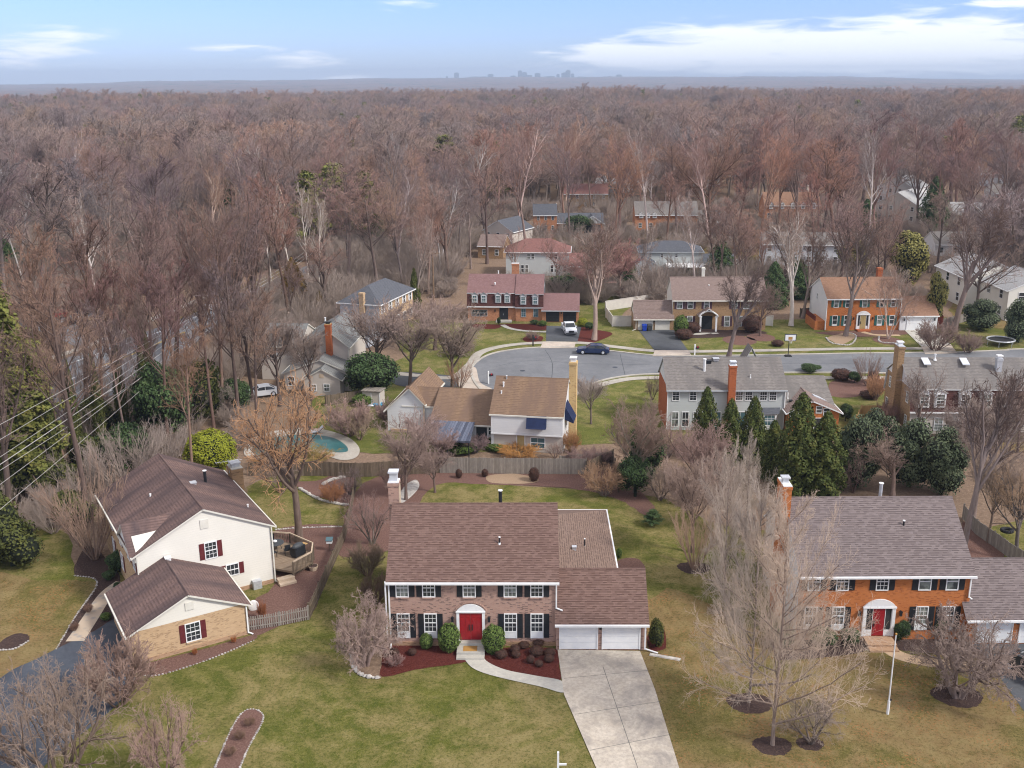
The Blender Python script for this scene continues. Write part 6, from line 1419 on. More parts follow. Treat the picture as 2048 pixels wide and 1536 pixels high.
S_round = dict(tr=.15, th=.4, tw=.04, tk=5, tip=.6, split=2, rmin=[.04, .016, .011, .009], lv=[(14, .45, 1, 45, .95, .5, 5, .09, .3, .15, .2), (9, .2, 1, 35, .48, .5, 4, .15, .3, .3, .05), (7, .12, 1, 40, .5, .6, 3, .2, .2, .3, 0), (5, .1, 1, 42, .5, .6, 2, .22, .1, .3, 0)])
S_vase = dict(tr=.15, th=.93, tw=.025, tk=9, split=2, rmin=[.03, .012, .0075, .006], lv=[(36, .08, .98, 66, .62, .42, 9, .06, .3, .74, -.02), (13, .1, 1, 34, .42, .45, 5, .12, .35, .4, .08), (7, .1, 1, 38, .5, .6, 3, .16, .2, .35, .05), (4, .1, 1, 38, .55, .7, 2, .2, .1, .3, .03)])
S_multi = dict(tr=.09, th=.55, stems=6, sp=.15, lean=.8, tw=.08, tk=5, tip=.5, split=2, rmin=[.022, .009, .006, .005], lv=[(6, .3, 1, 40, .75, .55, 5, .14, .2, .25, .05), (7, .15, 1, 42, .5, .55, 4, .18, .15, .3, 0), (5, .1, 1, 45, .5, .6, 3, .22, .05, .3, 0), (4, .1, 1, 45, .55, .7, 2, .25, 0, .3, 0)])
S_weep = dict(tr=.09, th=.5, stems=5, sp=.12, lean=1.0, tw=.1, tk=6, tip=.45, split=2, rmin=[.02, .0085, .0055, .0045], lv=[(8, .3, 1, 48, .75, .5, 6, .16, .1, .2, .12), (9, .15, 1, 45, .45, .55, 4, .2, -.1, .3, .02), (6, .1, 1, 48, .5, .6, 3, .26, -.15, .3, 0), (5, .1, 1, 48, .5, .7, 2, .3, -.1, .3, 0)])
S_shrub = dict(tr=.03, th=.75, stems=34, sp=.28, lean=.75, tw=.06, tk=5, tip=.4, split=1, rmin=[.012, .009, .008], lv=[(6, .25, 1, 30, .5, .6, 4, .12, .15, .3, .05), (5, .15, 1, 35, .5, .6, 3, .18, .1, .3, 0), (4, .1, 1, 38, .5, .7, 2, .2, 0, .3, 0)])
S_fan = dict(tr=.05, th=.95, stems=26, sp=.25, lean=.85, tw=.03, tk=6, tip=.3, split=1, rmin=[.012, .009], lv=[(9, .3, 1, 22, .35, .6, 4, .08, .2, .4, .05), (5, .15, 1, 26, .45, .7, 3, .12, .1, .3, 0)])
S_far = dict(tr=.26, th=.9, tw=.03, tk=5, split=2, sd=4, rmin=[.09, .045, .034], lv=[(13, .4, .99, 44, .38, .5, 3, .1, .5, .5, .1), (8, .15, 1, 42, .5, .55, 2, .16, .3, .35, .05), (8, .1, 1, 45, .6, .6, 2, .22, .2, .3, 0)])
S_farw = dict(tr=.3, th=.5, tw=.04, tk=4, tip=.6, split=2, sd=4, rmin=[.1, .045, .034], lv=[(10, .5, 1, 42, .85, .55, 4, .1, .4, .2, .1), (10, .15, 1, 44, .45, .55, 2, .18, .25, .35, .05), (9, .1, 1, 46, .55, .6, 2, .24, .15, .3, 0)])
for k_, (sd_, h_, sp_, b_, t_) in dict(
    w1=(1, 26, S_wood, 'bk_a', 'tw_wood'), w2=(2, 24, S_wood, 'bk_b', 'tw_wood'), w3=(3, 25, S_fork, 'bk_a', 'tw_wood'), w4=(4, 22, S_fork, 'bk_b', 'tw_wood'), w5=(5, 20, S_wide, 'bk_b', 'tw_wood'), w6=(6, 24, dict(S_wood, tw=.06), 'bk_w', 'tw_grey'),
    y1=(11, 15, S_wide, 'bk_a', 'tw_grey'), y2=(12, 9, S_round, 'bk_b', 'tw_grey'), y3=(13, 14, S_fork, 'bk_w', 'tw_grey'), y4=(14, 12, S_wide, 'bk_b', 'tw_orange'), y5=(15, 9, S_round, 'bk_a', 'tw_red'),
    vase=(21, 14, S_vase, 'bk_a', 'tw_tan'), vase2=(22, 10, S_vase, 'bk_a', 'tw_tan'), multi=(23, 5, S_multi, 'bk_b', 'tw_grey'), weep=(24, 4, S_weep, 'bk_a', 'tw_grey'), shrub=(25, 3, S_shrub, 'bk_a', 'tw_grey'), fan=(26, 6, S_fan, 'bk_a', 'tw_grey'), shrubo=(27, 3, S_shrub, 'bk_a', 'tw_orange'), shrubr=(28, 3, S_shrub, 'bk_a', 'tw_red'), fano=(29, 6, S_fan, 'bk_a', 'tw_orange'), multir=(30, 6, S_multi, 'bk_b', 'tw_red'), birch=(31, 12, dict(S_multi, stems=4, lean=.45, tr=.16, th=.85, split=2, rmin=[.05, .02, .014, .012]), 'bk_w', 'tw_grey')).items():
    TREES[k_] = bare_tree(k_, sd_, h_, sp_, b_, t_)
def meshes_radius(k):
    me = TREES[k][1]; co = np.zeros(len(me.vertices)*3, dtype=np.float32); me.vertices.foreach_get('co', co); co = co.reshape(-1, 3)
    return float(np.percentile(np.hypot(co[:, 0], co[:, 1]), 97)), float(np.percentile(co[:, 2], 99.7))
DIM = {k: meshes_radius(k) for k in TREES}
_tr = random.Random(77)
def put_tree(k, x, y, h, w=None, label='', cat='tree', group=None, name='bare_tree', col=None, rz=None, z=0., parts=('trunk', 'crown')):
    e = empty(name, (x, y, z), _tr.uniform(0, 6.28) if rz is None else rz, label, cat, group); r, hh = DIM[k]
    sz = h/hh; sx = sz if w is None else w/(2*r)
    for me, nm in zip(TREES[k], parts):
        o = mesh_obj(nm, me, e); o.scale = (sx, sx, sz); c = col or (1, 1, 1); o.color = (c[0], c[1], c[2], 1)
    return e
def tree_px(k, base, top, wpx=None, label='', **kw):
    """base pixel (ground), top pixel row, crown width in pixels"""
    q = P(*base); t = PY(base[0], top, q.y); dz = depth((q.x, q.y, t.z/2))
    return put_tree(k, q.x, q.y, max(.5, t.z), None if wpx is None else wpx*dz/FP, label, **kw)
# -------- evergreens from leaf faces
def leafcloud(rg, C, N, size, flat=.0):
    """quads with centres C (n,3), outward dirs N, sizes"""
    n = len(C); a = nrm(np.cross(N+rg.normal(0, .5, (n, 3)), rg.normal(0, 1, (n, 3)))); b = nrm(np.cross(N+rg.normal(0, .45, (n, 3)), a)); s = (size*(.6+.8*rg.random(n)))[:, None]
    V = np.stack([C-a*s*.5, C+b*s*.35-a*s*.0, C+a*s*.5, C-b*s*.35], 1).reshape(-1, 3)
    F = np.arange(n*4).reshape(-1, 4); return V, F
def evergreen(name, seed, shape, H, Rw, n, size, lm, core='core'):
    rg = np.random.default_rng(seed)
    if shape == 'cone':
        t = rg.random(n)**.75; z = H*(.03+.97*(1-t)); prof = Rw*np.minimum(1, ((1-z/H)*1.75+.02))**.7
        a = rg.random(n)*2*np.pi; lump = 1+.16*np.sin(a*5+z*2.1)+.1*np.sin(a*9-z*3.3); r = prof*lump*(1-.35*rg.random(n)**2)
        C = np.stack([r*np.cos(a), r*np.sin(a), z+rg.normal(0, .08, n)], 1); N = nrm(np.stack([np.cos(a), np.sin(a), np.full(n, .9)], 1))
    elif shape == 'ball':
        d = nrm(rg.normal(0, 1, (n, 3))); lump = 1+.07*np.sin(d[:, 0]*7+1)*np.sin(d[:, 1]*6)+.05*np.sin(d[:, 2]*9+d[:, 0]*5); rr = lump*(1-.14*rg.random(n)**2)
        C = d*rr[:, None]*np.array([Rw, Rw, H/2])+np.array([0, 0, H*.5]); C[:, 2] = np.maximum(C[:, 2], .05); N = d
    elif shape == 'lumpy':
        nb = 14; bc = nrm(rg.normal(0, 1, (nb, 3)))*np.array([Rw*.55, Rw*.55, H*.3])+np.array([0, 0, H*.52]); br = Rw*(.32+.28*rg.random(nb)); i = rg.integers(0, nb, n)
        d = nrm(rg.normal(0, 1, (n, 3))+np.array([0, 0, .25])); C = bc[i]+d*(br[i]*(1-.3*rg.random(n)**2))[:, None]; C[:, 2] = np.maximum(C[:, 2], .1); N = d
    else:  # pine: whorls of flat plumes round a stem
        nb = 70; bz = H*(.22+.76*rg.random(nb)); ba = rg.random(nb)*2*np.pi; bl = Rw*(1.05-bz/H)**.7*(.55+.6*rg.random(nb)); i = rg.integers(0, nb, n); u = rg.random(n)**.6
        C = np.stack([np.cos(ba[i])*bl[i]*u, np.sin(ba[i])*bl[i]*u, bz[i]+u*bl[i]*.25], 1)+rg.normal(0, 1, (n, 3))*np.array([.28, .28, .16])*Rw*.32; N = nrm(np.stack([np.cos(ba[i])*.5, np.sin(ba[i])*.5, np.ones(n)], 1))
    V, F = leafcloud(rg, C, N, np.full(n, size))
    a = np_mesh(name+'_foliage', V, F, M[lm])
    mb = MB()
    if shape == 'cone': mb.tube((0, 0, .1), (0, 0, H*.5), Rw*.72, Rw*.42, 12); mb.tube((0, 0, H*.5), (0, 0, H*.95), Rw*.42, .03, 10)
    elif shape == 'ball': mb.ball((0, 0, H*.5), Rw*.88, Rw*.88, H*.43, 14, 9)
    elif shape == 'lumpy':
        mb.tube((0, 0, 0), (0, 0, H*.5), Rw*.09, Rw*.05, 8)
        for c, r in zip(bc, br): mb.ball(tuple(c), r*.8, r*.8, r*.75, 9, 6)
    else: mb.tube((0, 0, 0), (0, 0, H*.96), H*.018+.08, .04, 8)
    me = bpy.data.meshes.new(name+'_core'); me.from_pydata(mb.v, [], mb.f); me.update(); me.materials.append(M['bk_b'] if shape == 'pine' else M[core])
    return me, a, H
EV = {}
for k_, a_ in dict(arb=(41, 'cone', 9, 1.6, 9000, .22, 'lf_arb'), arb2=(42, 'cone', 9, 1.9, 9000, .24, 'lf_arb'), box=(43, 'ball', 2, 1, 3600, .11, 'lf_box'), dark=(44, 'lumpy', 6, 3, 9000, .26, 'lf_dark'), holly=(45, 'lumpy', 7, 3.2, 9500, .27, 'lf_hol'), lime=(46, 'ball', 5, 2.7, 8000, .2, 'lf_lime'), pine=(47, 'pine', 16, 4.5, 8000, .42, 'lf_pine'), pined=(48, 'pine', 14, 4, 7000, .4, 'lf_dark'), orange=(49, 'cone', 9, 2.2, 7000, .3, 'lf_orange'), bamboo=(50, 'lumpy', 8, 3, 7000, .3, 'lf_bamboo'), spruce=(51, 'cone', 12, 3, 8000, .35, 'lf_dark'), mar=(52, 'ball', 2, 1, 3600, .1, 'lf_maroon', 'core_br'), ivy=(53, 'cone', 9, 1.2, 4200, .28, 'lf_ivy'), under=(54, 'lumpy', 5, 3.2, 6000, .3, 'lf_ivy')).items():
    EV[k_] = evergreen(k_, *a_)
def put_ev(k, x, y, h, w, label, name='evergreen_shrub', cat='shrub', group=None, z=0.):
    e = empty(name, (x, y, z), _tr.uniform(0, 6.28), label, cat, group); me = EV[k][1]; hh = EV[k][2]
    if k not in DIM:
        co = np.zeros(len(me.vertices)*3, dtype=np.float32); me.vertices.foreach_get('co', co); co = co.reshape(-1, 3); DIM[k] = (float(np.percentile(np.hypot(co[:, 0], co[:, 1]), 97)), float(np.percentile(co[:, 2], 99.5)))
    r, hz = DIM[k]
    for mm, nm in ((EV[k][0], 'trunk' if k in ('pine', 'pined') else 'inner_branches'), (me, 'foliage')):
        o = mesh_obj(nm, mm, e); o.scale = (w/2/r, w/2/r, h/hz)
    return e
def ev_px(k, base, top, wpx, label, **kw):
    q = P(*base); t = PY(base[0], top, q.y); w = wpx*depth((q.x, q.y, t.z/2))/FP
    q2 = Vector((q.x, q.y+w*.35, 0)); t = PY(base[0], top, q2.y); x = PY(base[0], base[1], q2.y).x
    return put_ev(k, x, q2.y, max(.3, t.z), w, label, **kw)
# ================================================================== named trees and shrubs
tree_px('vase', (1545, 1490), 985, 345, 'tall bare vase-shaped tree with pale tan twigs before the orange brick house', col=(1.05, 1, .95), rz=.4)
tree_px('vase2', (1498, 1405), 950, 205, 'bare grey tree rising from a dark mulch ring just behind the tall vase-shaped one', rz=2.1)
tree_px('multi', (1622, 1486), 1378, 150, 'small crooked sapling in a dark mulch patch near the flagpole')
tree_px('weep', (1915, 1392), 1228, 250, 'low wide-spreading bare maple in a round mulch bed by the black driveway', col=(.9, .85, .85))
tree_px('weep', (730, 1330), 1198, 172, 'weeping bare maple at the left corner of the rose brick house', col=(1.1, 1, 1))
tree_px('multi', (120, 1590), 1300, 310, 'twiggy bare tree over the blue-black driveway at the lower left corner', col=(.95, .88, .8))
tree_px('multi', (330, 1570), 1400, 170, 'fine-twigged bare tree leaning over the lawn beside the lower left corner', col=(1.2, 1, 1))
tree_px('y4', (598, 1082), 735, 240, 'large bare tree with thick forked trunk in the cream house back garden', col=(1, .92, .85), rz=1.0)
tree_px('fan', (190, 1118), 925, 175, 'fan-shaped bare tree in the dark bed before the cream house entrance', col=(1.05, .9, .8), name='bare_shrub')
tree_px('shrub', (238, 1408), 1280, 165, 'dense rounded bare shrub at the corner of the brick garage', name='bare_shrub', cat='shrub', col=(.95, .8, .75))
tree_px('y2', (812, 1000), 838, 130, 'small bare tree left of the chimney of the rose brick house', col=(1.05, .95, .95))
tree_px('y2', (870, 985), 895, 90, 'bare tree against the tall grey-brown fence', col=(1.0, .9, .9))
tree_px('multir', (745, 1088), 978, 115, 'tangled bare shrub tree beside the brown garden fence', col=(1, 1.1, 1.1))
tree_px('shrub', (752, 1208), 1148, 70, 'dark bare shrub behind the left corner of the rose brick house', name='bare_shrub', cat='shrub', col=(.55, .45, .4))
tree_px('shrubo', (1208, 990), 922, 95, 'orange-tan twiggy shrub at the end of the board fence', name='bare_shrub', cat='shrub')
tree_px('y5', (1270, 985), 800, 150, 'brown bare tree above the dark evergreens, right of the orange shrub', col=(.85, .95, .85), rz=1.)
ev_px('dark', (1270, 1003), 915, 75, 'dark green evergreen mass beyond the main back lawn')
ev_px('dark', (1290, 960), 850, 75, 'olive evergreen clump under the brown bare tree')
ev_px('pined', (1305, 1056), 1020, 38, 'small wind-shaped pine alone on the side lawn', name='pine_tree', cat='tree')
tree_px('y2', (1385, 1105), 905, 150, 'grey bare tree leaning over the side lawn from the pale-twigged row', col=(1.1, 1, .95), rz=2.)
tree_px('fan', (1388, 1140), 1005, 110, 'pale upright twiggy shrub in the round bed between the two gardens', name='bare_shrub', cat='shrub', col=(1.35, 1.15, 1))
tree_px('vase2', (1448, 1190), 880, 130, 'pale upright bare tree in the row between the two brick houses', rz=.2)
tree_px('vase2', (1492, 1075), 865, 105, 'slender pale bare tree just left of the orange chimney', rz=1.2)
tree_px('vase2', (1430, 1050), 890, 105, 'greyish upright bare tree behind the pale-twigged row', col=(.8, .75, .75))
tree_px('y2', (1395, 1010), 850, 140, 'lilac-grey bare tree before the leftmost tall arborvitae', col=(1, .85, .85))
tree_px('multir', (1335, 915), 850, 120, 'reddish bare shrub at the corner of the grey-sided house')
tree_px('multir', (1400, 955), 868, 110, 'reddish-pink bare shrub below the first arborvitae')
tree_px('fano', (1525, 1130), 1010, 90, 'orange-stemmed bare shrub beside the white side wall of the orange brick house', name='bare_shrub', cat='shrub', col=(.9, .9, 1))
for i, (x, b, t, w, l) in enumerate(((1409, 915, 776, 60, 'leftmost of the six tall arborvitaes'), (1457, 935, 800, 60, 'bronze-tipped arborvitae before the red brick chimney'), (1502, 935, 795, 62, 'arborvitae before the bay window of the grey-sided house'), (1542, 965, 842, 58, 'smaller arborvitae left of the two biggest'), (1592, 995, 790, 100, 'biggest arborvitae, left one of the closing pair'), (1643, 998, 826, 90, 'rightmost tall arborvitae before the gabled sunroom'))):
    ev_px('arb' if i % 2 else 'arb2', (x, b), t, w, l, name='arborvitae', cat='tree', group='arborvitae screen behind the grey-sided house')
ev_px('holly', (1712, 985), 832, 90, 'large rounded blue-green holly right of the arborvitae screen', name='holly_tree', cat='tree')
ev_px('holly', (1750, 940), 820, 70, 'olive holly crown below the fresh orange board enclosure', name='holly_tree', cat='tree')
ev_px('holly', (1815, 985), 838, 95, 'dark holly behind bare branches above the mauve roof', name='holly_tree', cat='tree')
ev_px('holly', (1880, 1000), 860, 90, 'broad olive evergreen behind the tall bare trunks at right', name='holly_tree', cat='tree')
tree_px('multi', (1706, 985), 905, 60, 'grey-brown bare shrub before the large blue-green holly', name='bare_shrub', cat='shrub', col=(1, .85, .85))
tree_px('y1', (1785, 990), 870, 190, 'bare tree with crooked pinkish trunk in front of the dark holly', col=(.95, .85, .8))
tree_px('y3', (1925, 1095), 720, 190, 'tall dark-trunked bare tree at the back corner of the orange brick house', col=(.42, .36, .36), rz=.6)
tree_px('y1', (1945, 1040), 790, 200, 'tangled bare tree behind the curving weathered fence', col=(.9, .85, .85))
tree_px('y2', (1975, 1085), 905, 110, 'slim bare tree inside the curving weathered fence', col=(1, .95, .9))
tree_px('y4', (2030, 1120), 930, 130, 'curved-trunk bare tree at the fence near the tyre swing', col=(.75, .8, .85))
tree_px('y2', (2035, 905), 760, 100, 'red-budded bare tree over the dormered house', col=(1, .9, .9))
tree_px('y2', (1905, 905), 815, 90, 'reddish-grey bare tree before the dormer row', col=(.85, .85, .9))
tree_px('y2', (1985, 960), 790, 150, 'grey bare tree with dark limbs at the right picture edge')
tree_px('y1', (1830, 900), 735, 110, 'thin bare tree crossing the broad end chimney', col=(.8, .75, .75))
tree_px('y2', (1182, 848), 752, 80, 'small bare tree on the lawn beside the white house chimney', rz=.5)
tree_px('y3', (1457, 716), 530, 135, 'dark upright bare street tree before the brown brick house', col=(.36, .3, .3), rz=.3)
tree_px('y3', (1188, 680), 455, 145, 'tall bare tree with pale forked trunk beside the white pickup', col=(.62, .5, .46), rz=1.9)
tree_px('y3', (1691, 672), 440, 130, 'dark-trunked bare tree before the green shutters', col=(.4, .34, .33), rz=1.1)
tree_px('birch', (1776, 678), 520, 120, 'leaning multi-stemmed birch with peeling pale bark', name='birch_tree', col=(1, .82, .75), rz=.8)
tree_px('y3', (1582, 652), 430, 130, 'white-barked bare tree left of the white side wall', col=(1, .95, .93), rz=2.2)
tree_px('y3', (1908, 660), 400, 170, 'dark multi-trunked bare tree behind the red board screen', col=(.42, .34, .33), rz=.1)
tree_px('w5', (1950, 640), 430, 170, 'dark bare tree rising before the pale two-winged house')
tree_px('y3', (1605, 636), 470, 90, 'straight dark trunk behind the white-barked tree', col=(.45, .38, .36))
tree_px('fan', (1734, 772), 700, 64, 'small vase-shaped bare shrub beside the street', name='bare_shrub', cat='shrub', col=(.8, .7, .7))
tree_px('y2', (820, 775), 612, 150, 'round-headed bare tree left of the cul-de-sac', col=(.95, .88, .88))
tree_px('y2', (905, 778), 618, 140, 'round-headed bare tree nearest the cul-de-sac kerb', col=(.95, .9, .85))
tree_px('y2', (560, 812), 620, 130, 'bare tree before the beige house gable end', col=(.8, .75, .74))
tree_px('w4', (505, 800), 560, 110, 'tall thin bare tree left of the beige house', col=(.8, .72, .7))
tree_px('y2', (622, 800), 650, 100, 'slim bare tree between the beige house and the garden tree', col=(.85, .8, .78))
tree_px('w3', (590, 660), 500, 110, 'bare tree behind the beige house left wing', col=(.9, .82, .8))
tree_px('w4', (655, 628), 470, 110, 'bare tree behind the chimney of the hip-roofed house', col=(.85, .78, .76))
tree_px('y2', (752, 770), 600, 150, 'darker bare tree behind the glossy magnolia', col=(.85, .78, .78))
tree_px('y2', (870, 700), 600, 150, 'bare tree on the far lawn before the ivy-clad trunk', col=(.95, .85, .85))
tree_px('fano', (918, 782), 718, 64, 'orange-brown shrub at the sidewalk bend', name='bare_shrub', cat='shrub', col=(.8, .7, .7))
tree_px('shrub', (918, 710), 678, 70, 'low dark bare hedge clump by the cul-de-sac', name='bare_shrub', cat='shrub', col=(.6, .5, .5))
tree_px('y1', (1520, 672), 560, 80, 'small bare tree in the red mulch ring near the vinyl fence', col=(.7, .6, .6))
tree_px('y5', (1185, 610), 490, 140, 'rosy-budded bare tree between the mansard and brown brick houses')
tree_px('y5', (1240, 590), 480, 110, 'second rosy-budded tree left of the grey bay-fronted house', col=(1.05, .9, .9))
ev_px('dark', (1140, 600), 548, 90, 'dark olive evergreen mass behind the mansard house garage')
ev_px('spruce', (1258, 570), 515, 36, 'dark evergreen just left of the bay-fronted house', name='spruce_tree', cat='tree')
ev_px('dark', (745, 805), 708, 108, 'glossy green magnolia before the beige house', name='magnolia_tree', cat='tree')
ev_px('box', (728, 815), 786, 44, 'olive laurel beside the grey shed')
ev_px('box', (670, 788), 762, 22, 'dark clipped shrub by the small beige gable')
ev_px('orange', (590, 625), 518, 58, 'bronze-orange cedar above the beige house', name='cedar_tree', cat='tree')
ev_px('orange', (640, 625), 580, 20, 'small dark bronze cedar right of the larger one', name='cedar_tree', cat='tree')
e = tree_px('w3', (831, 632), 420, 130, 'dark-limbed bare tree with ivy-clad trunk by the hip-roofed house', name='ivy_clad_tree')
o = mesh_obj('ivy', EV['ivy'][1], e); o.scale = (.8, .8, .95)
# left garden evergreens
ev_px('lime', (424, 955), 862, 106, 'bright lime-green rounded evergreen behind the plum roof')
ev_px('under', (30, 1150), 1040, 125, 'olive juniper mass at the left edge of the front lawn', name='juniper')
ev_px('under', (-20, 1120), 985, 120, 'tall olive juniper behind the left-edge mass', name='juniper')
for i, (x, b, t, w, kk, l) in enumerate(((330, 900, 730, 120, 'dark', 'dark evergreen thicket left of the lime-green ball'), (400, 850, 720, 110, 'under', 'ivy-hung thicket behind the lime-green ball'), (250, 960, 850, 110, 'dark', 'teal-dark rhododendron bank behind the plum roof'), (190, 965, 868, 90, 'under', 'olive bank under the overhead wires'), (120, 1010, 920, 100, 'under', 'olive brush above the fan-shaped bare tree'), (60, 1000, 880, 110, 'under', 'ivy thicket at the foot of the leaning trunks'), (470, 830, 760, 70, 'dark', 'evergreen brush behind the large bare garden tree'), (150, 1060, 985, 90, 'under', 'yellow-green brush at the lawn edge'), (200, 880, 800, 90, 'under', 'ivy-covered saplings near the road bend'), (60, 800, 690, 100, 'under', 'ivy mound by the road at the left edge'))):
    ev_px(kk, (x, b), t, w, l, name='evergreen_thicket', cat='thicket')
for i, (x, b, t, w, l) in enumerate(((35, 985, 590, 150, 'yellow-green pine at the left edge above the road'), (-30, 960, 620, 130, 'pine crown cut by the left picture edge'), (95, 1000, 680, 110, 'smaller yellow-green pine leaning beside the road'), (-10, 900, 640, 130, 'low yellow-green pine just above the wires'), (20, 930, 620, 130, 'dense yellow-green pine beside the leftmost wires'), (60, 1010, 740, 120, 'shorter yellow-green pine over the ivy thicket'), (75, 850, 660, 90, 'pine between the road and the left-edge pine'), (10, 760, 560, 90, 'taller pine behind the left-edge crowns'))):
    ev_px('pine', (x, b), t, w, l, name='pine_tree', cat='tree')
for i, (x, b, t, w, kk, l) in enumerate(((892, 405, 272, 66, 'pine', 'tall grey-green pine standing out of the central wood'), (672, 500, 330, 84, 'pine', 'broad golden-green pine in the left central wood'), (622, 520, 345, 74, 'pine', 'golden pine crown left of the broad golden-green one'), (732, 500, 345, 66, 'pine', 'olive pine between the golden pines and the rounded bare tree'), (772, 420, 322, 60, 'pine', 'rounded olive pine further up the central wood'), (993, 420, 284, 34, 'pine', 'small pine top near the middle of the wood'), (458, 440, 332, 40, 'spruce', 'dark spruce tip in the left wood'), (20, 560, 480, 60, 'spruce', 'blue-green evergreen near the left edge of the wood'), (758, 500, 430, 60, 'spruce', 'dark evergreen low in the central wood'), (1862, 470, 355, 60, 'spruce', 'dark evergreen right of the pale houses'), (1728, 480, 400, 50, 'spruce', 'dark green cedar left of the pale houses'), (1700, 560, 480, 60, 'bamboo', 'olive-yellow bamboo grove behind the green-shuttered house'), (1810, 580, 465, 80, 'bamboo', 'bright yellow-green bamboo grove'), (1868, 655, 545, 40, 'bamboo', 'narrow bamboo clump beside the white garage roof'), (1545, 620, 525, 60, 'spruce', 'dark spruce beside the brown brick house'), (1595, 600, 520, 60, 'spruce', 'dark spruce left of the white side wall'), (1440, 560, 480, 60, 'spruce', 'loose green spruce behind the brown brick roof'), (1960, 665, 598, 70, 'holly', 'round olive evergreen before the pale two-winged house'), (2035, 690, 600, 62, 'holly', 'round evergreen cut by the right picture edge'), (1160, 470, 430, 60, 'dark', 'dark evergreen below the deep red roof'))):
    ev_px(kk, (x, b), t, w, l, name={'pine': 'pine_tree', 'spruce': 'spruce_tree', 'bamboo': 'bamboo_clump', 'holly': 'holly_tree', 'dark': 'evergreen_shrub'}[kk], cat='tree')
# clipped shrubs
for x, b, t, w, k, l in ((899, 1310, 1248, 47, 'box', 'large clipped boxwood at the left of the red double doors'), (988, 1314, 1251, 49, 'box', 'large clipped boxwood at the right of the red double doors'), (853, 1302, 1268, 28, 'box', 'small clipped boxwood left of the larger pair'),
    (789, 1320, 1296, 22, 'mar', 'low russet shrub near the weeping maple'), (825, 1313, 1297, 18, 'mar', 'small russet shrub in the red bed left of the doors'), (1003, 1320, 1300, 26, 'mar', 'russet shrub at the foot of the right boxwood'),
    (1048, 1299, 1284, 24, 'mar', 'russet ball shrub under the third lower window'), (1030, 1310, 1290, 22, 'mar', 'russet ball shrub one step left of the third lower window'), (1077, 1295, 1277, 26, 'mar', 'russet ball shrub nearest the garage pier'), (1073, 1316, 1293, 30, 'mar', 'largest russet ball in the right bed'), (1100, 1314, 1298, 24, 'mar', 'russet ball beside the driveway top'), (1061, 1329, 1311, 18, 'mar', 'small russet ball in the middle of the right bed'), (1098, 1327, 1309, 22, 'mar', 'second russet ball beside the driveway'), (1078, 1336, 1321, 18, 'mar', 'small russet ball near the walk edge'), (1032, 1318, 1302, 20, 'mar', 'russet ball beside the walkway bend'),
    (1240, 1298, 1230, 1, 'box', ''), (1312, 1300, 1240, 34, 'under', 'bronze-green shrub at the garage side wall'), (1238, 1118, 1096, 12, 'box', 'small dark shrub behind the rear wing'),
    (1000, 905, 885, 60, 'box', 'variegated hedge before the patio canopy'), (925, 912, 884, 60, 'box', 'bright green hedge at the fence below the canopy'), (977, 890, 868, 22, 'box', 'green shrub at the patio corner of the white house'),
    (1361, 672, 630, 30, 'box', 'yellow-green shrub at the cream garage corner'), (1368, 681, 658, 38, 'mar', 'low russet hedge ball before the brown brick house'), (1384, 668, 644, 34, 'mar', 'russet hedge behind the low one'), (1504, 668, 630, 40, 'mar', 'tall russet-green shrub at the far end of the brown brick house'), (1230, 610, 600, 24, 'mar', 'round russet shrub inside the vinyl fence'), (1555, 694, 680, 26, 'mar', 'lone russet ball on the street lawn'),
    (1622, 748, 728, 42, 'dark', 'cone-topped dark shrub behind the grey sunroom roof'), (1682, 764, 738, 44, 'mar', 'clipped maroon hedge across the side street lawn'), (1708, 768, 744, 26, 'dark', 'dark clipped ball beside the maroon hedge'), (1745, 768, 742, 24, 'mar', 'maroon shrub at the dormered house corner'), (1738, 800, 782, 40, 'mar', 'russet shrub by the dormered house side lawn'), (1690, 845, 808, 26, 'dark', 'dark shrub at the sunroom corner'),
    (1165, 655, 636, 22, 'lime', 'lime cone shrub beside the white pickup'), (1178, 662, 645, 18, 'dark', 'dark shrub at the foot of the forked tree'), (1068, 650, 640, 18, 'dark', 'low green shrub by the mansard house windows'), (1085, 653, 641, 18, 'box', 'low shrub at the black garage door corner'), (998, 650, 634, 8, 'dark', 'thin cone shrub by the dark front door'),
    (1068, 965, 935, 22, 'mar', 'small dark russet shrub before the board fence'), (970, 955, 938, 14, 'mar', 'tiny russet shrub left along the board fence'), (918, 958, 938, 14, 'mar', 'tiny dark shrub near the fence start'),
    (1800, 1285, 1240, 34, 'dark', 'dark green bush right of the arched white surround'), (1560, 1300, 1250, 60, 'dark', 'dark bush under the left windows of the orange brick house'), (1640, 1300, 1258, 60, 'dark', 'dark bush before the second window of the orange brick house'), (1700, 1295, 1256, 40, 'dark', 'dark bush left of the arched white surround'), (1870, 1280, 1225, 40, 'dark', 'green bush between the right-hand windows'),
    (240, 1150, 1100, 46, 'dark', 'dark green bush by the cream house entrance'), (218, 1163, 1142, 26, 'dark', 'small dark bush beside the flagstone path'), (238, 1180, 1165, 20, 'dark', 'low bush at the garage roof corner'), (213, 1243, 1226, 22, 'box', 'small round bush in the driveway bed')):
    if w > 1: ev_px(k, (x, b), t, w, l, name='clipped_shrub' if k in ('box', 'mar') else 'evergreen_shrub')
